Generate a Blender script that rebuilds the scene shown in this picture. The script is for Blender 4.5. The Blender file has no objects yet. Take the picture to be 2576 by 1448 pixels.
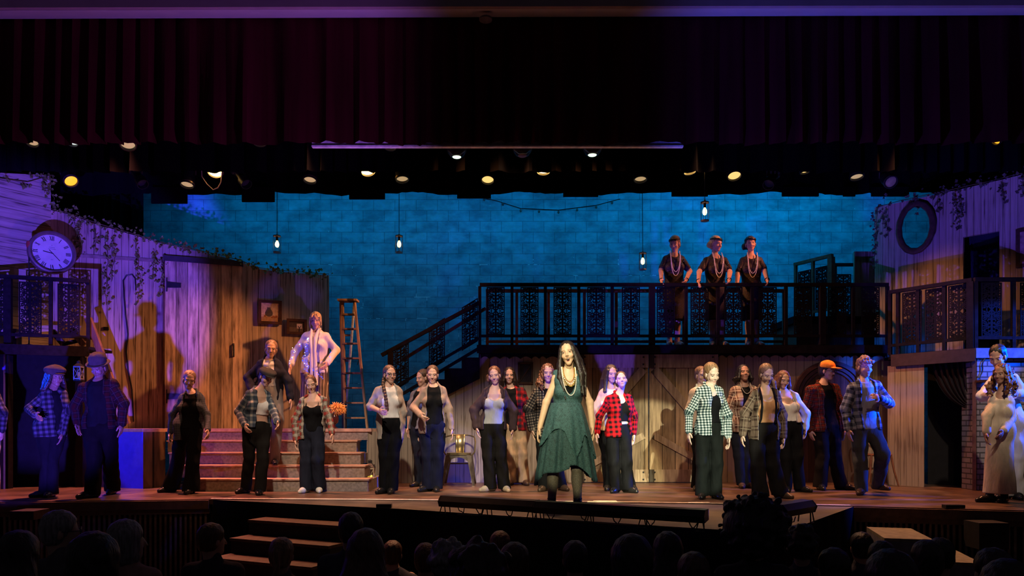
import bpy, bmesh, math, random
import numpy as np
from mathutils import Vector, Matrix

# ------------------------------------------------------------------ camera, world, lights
SC = bpy.context.scene
COL = SC.collection
F = 1860.0            # focal length in pixels of the 2576 x 1448 frame
CX, HZ, EYE = 1288.0, 1073.0, 0.85

cam = bpy.data.cameras.new('camera')
cam.sensor_width = 36.0
cam.lens = 36.0 * F / 2576.0
cam.shift_y = (HZ - 724.0) / 2576.0
cam.clip_start, cam.clip_end = 0.1, 100
camo = bpy.data.objects.new('camera', cam)
camo.location = (0, 0, EYE)
camo.rotation_euler = (math.pi / 2, 0, 0)
COL.objects.link(camo)
SC.camera = camo
SC.view_settings.view_transform = 'Standard'
SC.view_settings.look = 'None'
SC.view_settings.exposure = 0.0
SC.view_settings.gamma = 1.0

W = bpy.data.worlds.new('world'); SC.world = W; W.use_nodes = True
W.node_tree.nodes['Background'].inputs[0].default_value = (0.5, 0.4, 0.55, 1)
W.node_tree.nodes['Background'].inputs[1].default_value = 0.03

def aim(o, tgt):
    o.rotation_euler = (Vector(tgt) - o.location).to_track_quat('-Z', 'Y').to_euler()

def spot(name, loc, tgt, col, watts, half, blend=0.15, r=0.05):
    l = bpy.data.lights.new(name, 'SPOT'); l.energy = watts; l.color = col
    l.spot_size = math.radians(2 * half); l.spot_blend = blend; l.shadow_soft_size = r
    o = bpy.data.objects.new(name, l); o.location = loc; COL.objects.link(o); aim(o, tgt)
    return o

def area(name, loc, tgt, col, watts, sx, sy):
    l = bpy.data.lights.new(name, 'AREA'); l.energy = watts; l.color = col
    l.shape = 'RECTANGLE'; l.size = sx; l.size_y = sy
    o = bpy.data.objects.new(name, l); o.location = loc; COL.objects.link(o); aim(o, tgt)
    return o

def point(name, loc, col, watts, r=0.03):
    l = bpy.data.lights.new(name, 'POINT'); l.energy = watts; l.color = col; l.shadow_soft_size = r
    o = bpy.data.objects.new(name, l); o.location = loc; COL.objects.link(o)
    return o

WARM = (0.95, 0.97, 0.54); AMBER = (1.0, 0.36, 0.11); VIOLET = (0.115, 0.055, 1.0); CYAN = (0.0, 0.45, 1.0)
# follow spots in the house
spot('follow_spot_lead', (-2.2, -9, 5.2), (0.72, 7.64, 0.95), WARM, 12500, 2.6, 0.12, 0.05)
spot('follow_spot_side', (2.4, -9, 5.2), (2.1, 8.9, 0.85), (.95, 1.0, .72), 21000, 2.7, 0.12, 0.05)
# front lamps in the house, each covering one part of the stage
for i, (x, z, e, c) in enumerate([(-3.8, .4, 1100, (1, .48, .22)), (-1.8, -.1, 4200, (1, .84, .68)), (0.3, -.1, 5600, (1, .86, .66)), (2.5, .0, 2900, (1, .78, .54)), (4.6, .4, 700, (1, .6, .36)), (6.6, .4, 2700, (1, .76, .54))]):
    spot('front_lamp_%d' % i, (x * .6 - .3, 1.0, 8.4), (x, 10.5, z), c, e, 9.2, 0.7, 0.12)
# amber cross light on the side walls of the set, from the first pipe
spot('amber_cross_left', (3.0, 9.6, 5.0), (-5.0, 11.4, 1.3), AMBER, 2900, 13, 0.7, 0.08)
spot('amber_cross_right', (-3.0, 9.6, 5.0), (6.3, 11.3, 2.0), AMBER, 2000, 10, 0.7, 0.08)
# violet low light from the floor in front of the stage
spot('violet_floor_left', (-3.5, 3.5, -0.35), (-6.9, 11.0, 2.45), VIOLET, 6900, 15.4, 0.3, 0.06)
for i, (x, y, tx, e) in enumerate([(-.5, 7.2, -.5, 260), (-.4, 7.15, 1.8, 1300)]):
    spot('violet_floor_middle_%d' % i, (x, y, 0.19), (tx, 11.3, 2.3), VIOLET, e, 11, 0.7, 0.05)
spot('violet_floor_right', (2.45, 6.35, 0.2), (6.7, 11.3, 4.0), VIOLET, 1900, 11.5, 0.4, 0.05)
spot('violet_platform', (-.6, 7.2, .2), (-2.85, 10.95, 2.05), VIOLET, 420, 6, 0.5, 0.05)
spot('violet_balcony', (-.6, 7.25, .2), (3.2, 11.5, 3.2), VIOLET, 620, 9, 0.6, 0.05)
spot('amber_balcony', (5.3, 10.7, 4.85), (3.0, 11.55, 3.3), (1, .3, .16), 420, 14, 0.5, 0.06)
for i, (x, tx, e, c) in enumerate([(-.6, -4.6, 700, (.4, .13, .9)), (1.5, 5.2, 850, (.10, .1, 1.0))]):
    spot('violet_up_%d' % i, (x, 6.8, 0.2), (tx, 8.5, 5.7), c, e, 34, 0.6, 0.05)
# deep blue side light
spot('blue_side_left', (-8.3, 8.7, 2.0), (-4.5, 9.95, 1.0), (0, .05, 1), 700, 21, 0.3, 0.06)
spot('blue_side_right', (7.9, 8.5, 2.2), (4.3, 9.25, 1.35), (0, .06, 1), 7500, 8, 0.4, 0.06)
spot('blue_pier', (7.4, 7.5, 2.7), (6.45, 9.9, 2.0), (0, .08, 1), 1500, 12.5, 0.5, 0.06)
spot('blue_side_couple', (8.4, 8.3, 2.5), (5.85, 8.65, 1.35), (0, .08, 1), 2600, 15, 0.5, 0.06)
# back wall wash
area('wall_wash_top', (0.0, 12.25, 5.7), (0.0, 13.9, 3.4), CYAN, 55, 11.5, 0.3)
area('wall_wash_right', (5.2, 12.35, 5.6), (5.2, 13.9, 3.0), CYAN, 34, 4.5, 0.3)
area('wall_wash_low', (0.0, 12.6, 5.3), (0.0, 13.6, 0.5), CYAN, 45, 11.5, 0.3)
# warm overhead light from the lighting pipes
for i, (x, e, c) in enumerate([(-5.4, 2400, (1, .27, .18)), (-2.8, 1200, (1, .38, .19)), (0.0, 1150, (1, .46, .22)), (2.6, 1100, (1, .46, .22)), (5.2, 1000, (1, .34, .13))]):
    spot('overhead_%d' % i, (x, 10.1, 5.1), (x + .2, 9.0, 0), c, e, 33, 0.7, 0.08)

# ------------------------------------------------------------------ helpers
def P(px, py, d):
    return Vector(((px - CX) * d / F, d, EYE + (HZ - py) * d / F))

def X_(px, d): return (px - CX) * d / F
def Z_(py, d): return EYE + (HZ - py) * d / F

def empty(name, loc, label=None, cat=None, group=None, kind=None):
    o = bpy.data.objects.new(name, None); o.location = loc; COL.objects.link(o)
    o.empty_display_size = 0.1
    tag(o, label, cat, group, kind)
    return o

def tag(o, label=None, cat=None, group=None, kind=None):
    if label: o['label'] = label
    if cat: o['category'] = cat
    if group: o['group'] = group
    if kind: o['kind'] = kind
    return o

class MB:
    def __init__(s): s.v = []; s.f = []
    def add(s, vs, fs):
        n = len(s.v); s.v += [tuple(v) for v in vs]; s.f += [tuple(i + n for i in f) for f in fs]; return s
    def hexa(s, p):
        return s.add(p, [(0, 3, 2, 1), (4, 5, 6, 7), (0, 1, 5, 4), (1, 2, 6, 5), (2, 3, 7, 6), (3, 0, 4, 7)])
    def box(s, x0, x1, y0, y1, z0, z1):
        return s.hexa([(x0, y0, z0), (x1, y0, z0), (x1, y1, z0), (x0, y1, z0), (x0, y0, z1), (x1, y0, z1), (x1, y1, z1), (x0, y1, z1)])
    def bar(s, a, b, w, t, up=(0, 0, 1)):
        a = Vector(a); b = Vector(b); d = (b - a).normalized(); up = Vector(up)
        if abs(d.dot(up)) > 0.98: up = Vector((0, 1, 0))
        r = d.cross(up).normalized(); u = r.cross(d).normalized()
        r = r * w / 2; u = u * t / 2
        return s.hexa([a - r - u, a + r - u, a + r + u, a - r + u, b - r - u, b + r - u, b + r + u, b - r + u])
    def prism(s, poly, vec):
        n = len(poly); vec = Vector(vec); q = [Vector(p) for p in poly]
        return s.add(q + [p + vec for p in q], [tuple(range(n))[::-1], tuple(range(n, 2 * n))] + [(i, (i + 1) % n, n + (i + 1) % n, n + i) for i in range(n)])
    def tube(s, pts, r, n=8, cap=True):
        pts = [Vector(p) for p in pts]; R = r if isinstance(r, (list, tuple)) else [r] * len(pts)
        vs = []; fs = []; m = len(pts); prev = None
        for i, p in enumerate(pts):
            d = (pts[min(i + 1, m - 1)] - pts[max(i - 1, 0)])
            d = d.normalized() if d.length > 1e-9 else Vector((0, 0, 1))
            if prev is None:
                a = Vector((0, 0, 1)) if abs(d.z) < .9 else Vector((1, 0, 0))
                u = d.cross(a).normalized()
            else:
                u = (prev - d * prev.dot(d)); u = u.normalized() if u.length > 1e-6 else d.orthogonal().normalized()
            prev = u; w = d.cross(u)
            for k in range(n):
                an = 2 * math.pi * k / n
                vs.append(p + (u * math.cos(an) + w * math.sin(an)) * R[i])
        for i in range(m - 1):
            for k in range(n):
                fs.append((i * n + k, i * n + (k + 1) % n, (i + 1) * n + (k + 1) % n, (i + 1) * n + k))
        if cap:
            fs.append(tuple(range(n))[::-1]); fs.append(tuple(range((m - 1) * n, m * n)))
        return s.add(vs, fs)
    def lathe(s, prof, o=(0, 0, 0), ax=(0, 0, 1), n=20):
        """prof: list of (radius, height) along ax from o"""
        o = Vector(o); ax = Vector(ax).normalized(); u = ax.orthogonal().normalized(); w = ax.cross(u)
        vs = []; fs = []
        for r, h in prof:
            for k in range(n):
                a = 2 * math.pi * k / n
                vs.append(o + ax * h + (u * math.cos(a) + w * math.sin(a)) * max(r, 1e-4))
        for i in range(len(prof) - 1):
            for k in range(n):
                fs.append((i * n + k, i * n + (k + 1) % n, (i + 1) * n + (k + 1) % n, (i + 1) * n + k))
        fs.append(tuple(range(n))[::-1]); fs.append(tuple(range((len(prof) - 1) * n, len(prof) * n)))
        return s.add(vs, fs)
    def build(s, name, m, parent=None, smooth=False, origin=None):
        """verts are given in world space; origin (or the parent's place) becomes the object's own origin"""
        me = bpy.data.meshes.new(name)
        o = Vector(origin) if origin is not None else Vector((0, 0, 0))
        base = worldloc(parent) if parent else Vector((0, 0, 0))
        off = base + o if parent else o
        me.from_pydata([tuple(Vector(v) - off) for v in s.v], [], s.f)
        bm = bmesh.new(); bm.from_mesh(me); bmesh.ops.recalc_face_normals(bm, faces=bm.faces); bm.to_mesh(me); bm.free()
        if smooth:
            me.polygons.foreach_set('use_smooth', [True] * len(me.polygons))
            try: me.set_sharp_from_angle(angle=math.radians(42))
            except Exception: pass
        me.materials.append(m)
        ob = bpy.data.objects.new(name, me); ob.location = o; COL.objects.link(ob)
        if parent: ob.parent = parent
        me.update()
        return ob

def worldloc(o):
    v = Vector((0, 0, 0))
    while o is not None:
        v += o.location; o = o.parent
    return v

def struct(mb, name, m, smooth=False):
    o = mb.build(name, m, smooth=smooth); o['kind'] = 'structure'; return o

def thingmesh(mb, name, m, label, cat, group=None, smooth=False, kind=None):
    c = sum((Vector(v) for v in mb.v), Vector()) / len(mb.v)
    c.z = min(v[2] for v in mb.v)
    o = mb.build(name, m, smooth=smooth, origin=c); return tag(o, label, cat, group, kind)

def copy_tree(o, parent=None):
    c = o.copy(); COL.objects.link(c)
    for k in list(c.keys()):
        if k == 'label': del c[k]
    if parent: c.parent = parent
    for ch in list(o.children):
        cc = copy_tree(ch, c)
        if 'label' in ch.keys(): cc['label'] = ch['label']
    return c

# ------------------------------------------------------------------ materials
class NT:
    """small node helper"""
    def __init__(s, name):
        s.m = bpy.data.materials.new(name); s.m.use_nodes = True
        s.t = s.m.node_tree; s.b = s.t.nodes['Principled BSDF']
        s.i = 0
    def n(s, typ, **kw):
        nd = s.t.nodes.new(typ)
        for k, v in kw.items():
            if k.startswith('i_'):
                key = k[2:]; key = int(key) if key.isdigit() else key
                s.put(nd.inputs[key], v)
            else: setattr(nd, k, v)
        return nd
    def put(s, inp, v):
        if isinstance(v, bpy.types.NodeSocket): s.t.links.new(v, inp)
        elif hasattr(v, 'outputs'): s.t.links.new(v.outputs[0], inp)
        else:
            if inp.type == 'RGBA' and len(v) == 3: v = (*v, 1)
            inp.default_value = v
    def math(s, op, a, b=0.0, c=None):
        nd = s.t.nodes.new('ShaderNodeMath'); nd.operation = op
        s.put(nd.inputs[0], a); s.put(nd.inputs[1], b)
        if c is not None: s.put(nd.inputs[2], c)
        return nd.outputs[0]
    def mix(s, f, a, b, mode='MIX'):
        nd = s.t.nodes.new('ShaderNodeMix'); nd.data_type = 'RGBA'; nd.blend_type = mode
        s.put(nd.inputs[0], f); s.put(nd.inputs[6], a); s.put(nd.inputs[7], b)
        return nd.outputs[2]
    def coord(s, scale=(1, 1, 1), which='Object', loc=(0, 0, 0)):
        tc = s.t.nodes.new('ShaderNodeTexCoord'); mp = s.t.nodes.new('ShaderNodeMapping')
        s.t.links.new(tc.outputs[which], mp.inputs[0]); mp.inputs['Scale'].default_value = scale
        mp.inputs['Location'].default_value = loc
        return mp.outputs[0]
    def noise(s, vec, scale=5, detail=3, rough=.5):
        nd = s.t.nodes.new('ShaderNodeTexNoise'); s.put(nd.inputs['Vector'], vec)
        nd.inputs['Scale'].default_value = scale; nd.inputs['Detail'].default_value = detail
        nd.inputs['Roughness'].default_value = rough
        return nd.outputs[0]
    def ramp(s, f, stops):
        nd = s.t.nodes.new('ShaderNodeValToRGB'); s.put(nd.inputs[0], f)
        e = nd.color_ramp.elements
        while len(e) < len(stops): e.new(0.5)
        for k, (p, c) in enumerate(stops):
            e[k].position = p; e[k].color = (*c, 1) if len(c) == 3 else c
        return nd.outputs[0]
    def bump(s, h, strength=.3, dist=.02):
        nd = s.t.nodes.new('ShaderNodeBump'); s.put(nd.inputs['Height'], h)
        nd.inputs['Strength'].default_value = strength; nd.inputs['Distance'].default_value = dist
        s.t.links.new(nd.outputs[0], s.b.inputs['Normal'])
    def out(s, col=None, rough=.6, metal=0., spec=.3):
        if col is not None: s.put(s.b.inputs['Base Color'], col)
        s.put(s.b.inputs['Roughness'], rough); s.b.inputs['Metallic'].default_value = metal
        s.b.inputs['Specular IOR Level'].default_value = spec
        return s.m

def plain(name, col, rough=.6, metal=0., var=.25, scale=14, bump=0., spec=.25):
    t = NT(name); nz = t.noise(t.coord(), scale, 4)
    c = t.ramp(nz, [(.3, tuple(x * (1 - var) for x in col)), (.7, tuple(min(1, x * (1 + var)) for x in col))])
    if bump: t.bump(nz, bump, .01)
    return t.out(c, rough, metal, spec)

def emit(name, col, strength):
    t = NT(name); t.b.inputs['Base Color'].default_value = (*[min(1, c) * .5 for c in col], 1)
    t.b.inputs['Emission Color'].default_value = (*col, 1); t.b.inputs['Emission Strength'].default_value = strength
    nz = t.noise(t.coord(), 30, 2)
    return t.out(None, .4)

def cloth(name, col, var=.2, fold=.6, rough=.85):
    t = NT(name); v = t.coord((9, 9, 3)); nz = t.noise(v, 1.6, 3)
    fine = t.noise(t.coord((1, 1, 1)), 220, 2)
    c = t.ramp(nz, [(.3, tuple(x * (1 - var) for x in col)), (.7, tuple(min(1, x * (1 + var)) for x in col))])
    h = t.math('MULTIPLY_ADD', fine, .015, nz)
    t.bump(h, fold * .8, .03)
    return t.out(c, rough, 0, .06)

def plaid(name, c0, c1, c2=None, per=.075, duty=.5, line=None, lw=.08):
    """woven check: c0 ground, c1 where both bands cross, their mean where one does"""
    t = NT(name)
    at = t.n('ShaderNodeAttribute', attribute_name='cloth_uv')
    sp = t.n('ShaderNodeSeparateXYZ'); t.put(sp.inputs[0], at.outputs['Vector'])
    def band(x, p, d, off=0.0):
        q = t.math('FRACT', t.math('ADD', t.math('DIVIDE', x, p), off))
        return t.math('LESS_THAN', q, d)
    a = band(sp.outputs[0], per, duty); b = band(sp.outputs[1], per, duty)
    f = t.math('MULTIPLY', t.math('ADD', a, b), .5)
    c2 = c2 or tuple((x + y) * .42 for x, y in zip(c0, c1))
    c = t.ramp(f, [(0, c0), (.5, c2), (1, c1)])
    if line:
        la = band(sp.outputs[0], per, lw, duty / 2 + .5); lb = band(sp.outputs[1], per, lw, duty / 2 + .5)
        c = t.mix(t.math('MULTIPLY', t.math('MAXIMUM', la, lb), .75), c, line)
    nz = t.noise(t.coord((9, 9, 3)), 1.6, 3)
    c = t.mix(.35, c, t.ramp(nz, [(.3, (.45, .45, .45)), (.7, (1, 1, 1))]), 'MULTIPLY')
    t.bump(nz, .6, .03)
    return t.out(c, .88, 0, .06)

def siding(name, col, dark, groove=.1, horiz=False, amount=.55, ys=.6):
    """weathered tongue-and-groove boards with vertical runs of dark stain"""
    t = NT(name)
    tc = t.n('ShaderNodeTexCoord'); sp = t.n('ShaderNodeSeparateXYZ'); t.put(sp.inputs[0], tc.outputs['Object'])
    if horiz: along = t.math('ADD', sp.outputs[0], t.math('MULTIPLY', sp.outputs[1], .8)); across = sp.outputs[2]
    else: across = t.math('ADD', sp.outputs[0], t.math('MULTIPLY', sp.outputs[1], ys)); along = sp.outputs[2]
    cb = t.n('ShaderNodeCombineXYZ'); t.put(cb.inputs[0], t.math('MULTIPLY', across, 26)); t.put(cb.inputs[1], t.math('MULTIPLY', along, 1.1))
    cb2 = t.n('ShaderNodeCombineXYZ'); t.put(cb2.inputs[0], t.math('MULTIPLY', across, 90)); t.put(cb2.inputs[1], t.math('MULTIPLY', along, 2.2))
    n1 = t.noise(cb.outputs[0], 1, 4, .6); n2 = t.noise(cb2.outputs[0], 1, 3, .6)
    big = t.noise(t.coord(), 1.3, 3, .6)
    q = t.math('FRACT', t.math('DIVIDE', across, groove))
    g = t.math('LESS_THAN', t.math('ABSOLUTE', t.math('SUBTRACT', q, .5)), .045)
    k = t.math('ADD', t.math('MULTIPLY', n1, .6), t.math('ADD', t.math('MULTIPLY', n2, .25), t.math('MULTIPLY', big, .3)))
    mid = tuple((a * .72 + b * .28) for a, b in zip(col, dark))
    c = t.ramp(k, [(.46, dark), (.46 + .13 * amount, mid), (.64, col), (.82, tuple(min(1, x * 1.2) for x in col))])
    c = t.mix(t.math('MULTIPLY', g, .6), c, tuple(x * .4 for x in dark))
    h = t.math('SUBTRACT', t.math('MULTIPLY', k, .3), g)
    t.bump(h, .5, .01)
    return t.out(c, .75, 0, .2)

def planks(name, col, dark, w=.16, horiz=False):
    """rough boards, each with its own tone, grain and knots"""
    t = NT(name)
    tc = t.n('ShaderNodeTexCoord'); sp = t.n('ShaderNodeSeparateXYZ'); t.put(sp.inputs[0], tc.outputs['Object'])
    ac, al = (sp.outputs[2], sp.outputs[0]) if horiz else (sp.outputs[0], sp.outputs[2])
    cell = t.math('FLOOR', t.math('DIVIDE', ac, w))
    wn = t.n('ShaderNodeTexWhiteNoise', noise_dimensions='1D'); t.put(wn.inputs['W'], cell)
    cb = t.n('ShaderNodeCombineXYZ'); t.put(cb.inputs[0], t.math('MULTIPLY', ac, 22)); t.put(cb.inputs[1], t.math('MULTIPLY', al, 1.6)); t.put(cb.inputs[2], t.math('MULTIPLY', cell, 3.7))
    n1 = t.noise(cb.outputs[0], 1.2, 5, .65)
    blot = t.noise(t.coord((5, 5, 1.6)), 1.6, 3)
    q = t.math('FRACT', t.math('DIVIDE', ac, w))
    gap = t.math('GREATER_THAN', t.math('ABSOLUTE', t.math('SUBTRACT', q, .5)), .475)
    k = t.math('ADD', t.math('MULTIPLY', n1, .75), t.math('MULTIPLY', blot, .35))
    c = t.ramp(k, [(.36, dark), (.5, tuple((a + b) * .5 for a, b in zip(col, dark))), (.62, col), (.8, tuple(min(1, x * 1.25) for x in col))])
    tone = t.math('MULTIPLY_ADD', wn.outputs['Value'], .55, .6)
    cc = t.n('ShaderNodeCombineXYZ'); [t.put(cc.inputs[i], tone) for i in range(3)]
    c = t.mix(1.0, c, cc.outputs[0], 'MULTIPLY')
    c = t.mix(t.math('MULTIPLY', gap, .9), c, (.01, .008, .006))
    t.bump(t.math('SUBTRACT', t.math('MULTIPLY', k, .4), gap), .5, .01)
    return t.out(c, .7, 0, .2)

def blockwall(name):
    t = NT(name)
    tc = t.n('ShaderNodeTexCoord'); sp = t.n('ShaderNodeSeparateXYZ'); t.put(sp.inputs[0], tc.outputs['Object'])
    cb = t.n('ShaderNodeCombineXYZ'); t.put(cb.inputs[0], sp.outputs[0]); t.put(cb.inputs[1], t.math('SUBTRACT', sp.outputs[2], .041))
    br = t.n('ShaderNodeTexBrick'); t.put(br.inputs['Vector'], cb.outputs[0])
    br.offset = .5; br.inputs['Scale'].default_value = 1.0
    br.inputs['Color1'].default_value = (.09, .40, .54, 1); br.inputs['Color2'].default_value = (.075, .34, .47, 1); br.inputs['Mortar'].default_value = (.04, .2, .28, 1)
    br.inputs['Brick Width'].default_value = .4; br.inputs['Row Height'].default_value = .203
    br.inputs['Mortar Size'].default_value = .006; br.inputs['Mortar Smooth'].default_value = .3
    big = t.noise(t.coord((1.2, 1, 2.2)), 2.1, 5, .66)
    blot = t.noise(t.coord((1, 1, 1)), 3.4, 4, .6)
    c = t.mix(1.0, br.outputs['Color'], t.ramp(big, [(.36, (.6, .6, .62)), (.52, (.92, .92, .92)), (.68, (1.2, 1.18, 1.16))]), 'MULTIPLY')
    c = t.mix(.3, c, t.ramp(blot, [(.4, (.55, .55, .55)), (.6, (1.1, 1.1, 1.1))]), 'MULTIPLY')
    # bare pale mortar where the paint has worn off
    worn = t.math('GREATER_THAN', t.noise(t.coord((2.2, 1, 3.1), loc=(3, 0, 1)), 1.2, 5, .7), .60)
    low = t.math('LESS_THAN', sp.outputs[2], 4.0)
    c = t.mix(t.math('MULTIPLY', t.math('MULTIPLY', br.outputs['Fac'], worn), t.math('MULTIPLY', low, .8)), c, (.45, .85, .9))
    speck = t.math('GREATER_THAN', t.noise(t.coord(), 28, 1), .79)
    c = t.mix(t.math('MULTIPLY', speck, .6), c, (.9, .9, .9))
    h = t.math('SUBTRACT', t.math('MULTIPLY', blot, .3), br.outputs['Fac'])
    t.bump(h, .5, .012)
    return t.out(c, .6, 0, .3)

def brick(name, c1, c2, mortar):
    t = NT(name); v = t.coord()
    sp = t.n('ShaderNodeSeparateXYZ'); t.put(sp.inputs[0], v)
    cb = t.n('ShaderNodeCombineXYZ'); t.put(cb.inputs[0], t.math('ADD', sp.outputs[0], sp.outputs[1])); t.put(cb.inputs[1], sp.outputs[2])
    br = t.n('ShaderNodeTexBrick'); t.put(br.inputs['Vector'], cb.outputs[0]); br.inputs['Scale'].default_value = 1
    br.inputs['Color1'].default_value = (*c1, 1); br.inputs['Color2'].default_value = (*c2, 1); br.inputs['Mortar'].default_value = (*mortar, 1)
    br.inputs['Brick Width'].default_value = .2; br.inputs['Row Height'].default_value = .072; br.inputs['Mortar Size'].default_value = .009
    t.bump(t.math('SUBTRACT', 1, br.outputs['Fac']), .6, .01)
    return t.out(br.outputs['Color'], .7, 0, .25)

def velvet(name, col, fold=6.0):
    t = NT(name); nz = t.noise(t.coord((fold, fold, .4)), 1, 3)
    c = t.ramp(nz, [(.3, tuple(x * .6 for x in col)), (.7, tuple(x * 1.3 for x in col))])
    t.bump(nz, .4, .03)
    return t.out(c, .95, 0, .05)

def stagefloor(name, col, rough=.32):
    t = NT(name); v = t.coord((1, 1, 1)); n1 = t.noise(v, 2.2, 5, .62); n2 = t.noise(t.coord((.6, 5, 1)), 4, 4)
    k = t.math('ADD', t.math('MULTIPLY', n1, .6), t.math('MULTIPLY', n2, .4))
    c = t.ramp(k, [(.38, tuple(x * .38 for x in col)), (.52, col), (.68, tuple(x * 1.9 for x in col))])
    r = t.math('MULTIPLY_ADD', n1, .35, rough - .12)
    tc = t.n('ShaderNodeTexCoord'); br = t.n('ShaderNodeTexBrick'); t.put(br.inputs['Vector'], tc.outputs['Object'])
    br.inputs['Scale'].default_value = 1; br.inputs['Brick Width'].default_value = 2.44; br.inputs['Row Height'].default_value = 1.22; br.inputs['Mortar Size'].default_value = .003
    c = t.mix(t.math('MULTIPLY', br.outputs['Fac'], .7), c, (.01, .01, .01))
    t.bump(k, .08, .01)
    return t.out(c, r, 0, .35)

def lace(name, c0, c1, scale=70):
    t = NT(name); v = t.coord((1, 1, .8))
    vo = t.n('ShaderNodeTexVoronoi', feature='DISTANCE_TO_EDGE'); t.put(vo.inputs['Vector'], v); vo.inputs['Scale'].default_value = scale
    nz = t.noise(v, 40, 3); k = t.math('ADD', vo.outputs['Distance'], t.math('MULTIPLY', nz, .35))
    c = t.ramp(k, [(.2, c1), (.38, c0)])
    t.bump(k, .5, .006)
    return t.out(c, .7, 0, .25)

def skinmat(name):
    t = NT(name); at = t.n('ShaderNodeAttribute', attribute_name='tint')
    nz = t.noise(t.coord(), 35, 3)
    c = t.mix(.25, at.outputs['Color'], t.ramp(nz, [(.35, (.75, .68, .66)), (.65, (1, 1, 1))]), 'MULTIPLY')
    t.b.inputs['Subsurface Weight'].default_value = 0.0
    return t.out(c, .5, 0, .35)

def hairmat(name, col):
    t = NT(name); nz = t.noise(t.coord((70, 70, 8)), 1.2, 3)
    c = t.ramp(nz, [(.3, tuple(x * .45 for x in col)), (.7, tuple(min(1, x * 1.45) for x in col))])
    t.bump(nz, .7, .012)
    return t.out(c, .42, 0, .45)

# ------------------------------------------------------------------ the setting
M_block = blockwall('painted_block')
M_side_l = siding('weathered_siding_left', (.38, .285, .21), (.07, .045, .03), .11)
M_side_h = siding('weathered_boards_left', (.37, .30, .24), (.08, .06, .045), .14, True, .6)
M_side_r = siding('weathered_siding_right', (.36, .28, .22), (.07, .045, .035), .11, ys=-.7)
M_side_u = siding('weathered_siding_under_balcony', (.33, .24, .18), (.15, .095, .07), .11, ys=-.9)
M_side_m = siding('stage_siding', (.34, .27, .2), (.12, .085, .06), .13, False, .35)
M_rail = plain('dark_rail_paint', (.008, .0065, .009), .8, spec=.06, var=.35, scale=20)
M_railb = plain('brown_rail_wood', (.13, .05, .028), .55, var=.4, scale=18)
M_deck = plain('deck_dark_wood', (.009, .007, .009), .8, spec=.06, var=.4, scale=10, bump=.3)
M_scroll = plain('scroll_panel_black', (.005, .004, .006), .7, spec=.08, var=.3)
M_barn = planks('barn_planks', (.52, .36, .24), (.08, .05, .03), .165)
M_barnr = planks('barn_door_boards', (.36, .24, .135), (.12, .075, .04), .2)
M_barnx = planks('barn_brace_boards', (.38, .27, .17), (.16, .1, .06), 3.0)
M_iron = plain('black_iron', (.02, .02, .022), .4, .5)
M_floor = stagefloor('stage_floor_board', (.105, .06, .04))
M_apron = stagefloor('apron_board', (.07, .06, .04), .5)
M_velvet = velvet('black_velour', (.0022, .0018, .0026))
M_vredd = velvet('dark_red_velour', (.05, .004, .009))
M_skirt = velvet('black_skirt', (.01, .01, .012), 2)
M_plaster = plain('header_plaster', (.30, .22, .24), .9, var=.08, scale=4)
M_slat = plain('stage_front_slat', (.16, .11, .09), .6, var=.3)
M_slatb = plain('stage_front_back', (.012, .01, .01), .9)
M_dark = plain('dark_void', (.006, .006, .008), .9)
M_tape = plain('pale_tape', (.75, .66, .5), .6, var=.25, scale=9)
M_step = plain('step_paint', (.22, .17, .13), .6, var=.3, scale=30, bump=.25)
M_nose = plain('step_nosing', (.42, .24, .16), .55, var=.25)
M_bluep = plain('blue_lit_panel', (.06, .05, .55), .55, var=.1)  # panel colour with the blue of the side light put in
M_brick = brick('pier_brick', (.24, .22, .24), (.2, .18, .2), (.06, .055, .06))
M_frame = plain('dark_picture_frame', (.05, .02, .012), .4, var=.4)

# stage floor (edge follows the curved front of the stage)
EDGE = [(-9, 8.0), (-5.8, 8.37), (-3.56, 8.69), (-1.6, 8.6), (.37, 8.41), (2.03, 8.19), (3.66, 7.94), (5.2, 7.53), (9, 6.6)]
poly = [(x, y, -.06) for x, y in EDGE] + [(9, 14.2, -.06), (-9, 14.2, -.06)]
struct(MB().prism(poly, (0, 0, .06)), 'floor', M_floor)
AP = [(-3.50, 8.66), (-1.19, 7.71), (1.645, 6.18), (2.16, 5.95), (3.66, 7.92)]
ap = [(x, y, -.055) for x, y in AP] + [(2.03, 8.17, -.055), (.37, 8.39, -.055), (-1.6, 8.58, -.055)]
struct(MB().prism(ap, (0, 0, .05)), 'floor_apron', M_apron)
# pale tape line along the stage edge, with two label strips
mb = MB()
for (a, b) in zip(EDGE[2:6], EDGE[3:7]):
    a = Vector((*a, .002)); b = Vector((*b, .002)); mb.bar(a + Vector((0, .06, 0)), b + Vector((0, .06, 0)), .045, .006)
thingmesh(mb, 'floor_tape', M_tape, 'long pale tape line along the edge between stage and apron', 'tape')
for n, (px, py, w) in enumerate([(1302, 1258, .25), (1522, 1261, .26), (1758, 1265, .24), (2016, 1268, .26)]):
    d = EYE * F / (py - HZ); c = P(px, py, d)
    thingmesh(MB().box(c.x - w / 2, c.x + w / 2, d - .04, d + .04, .001, .009), 'tape_strip', M_tape,
              ['white tape strip on the floor left of the singer', 'white tape strip on the floor just right of the singer',
               'white tape strip in front of the girl in green and white check', 'white tape strip near the small footlight bar'][n], 'tape', 'white tape strips')
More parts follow.
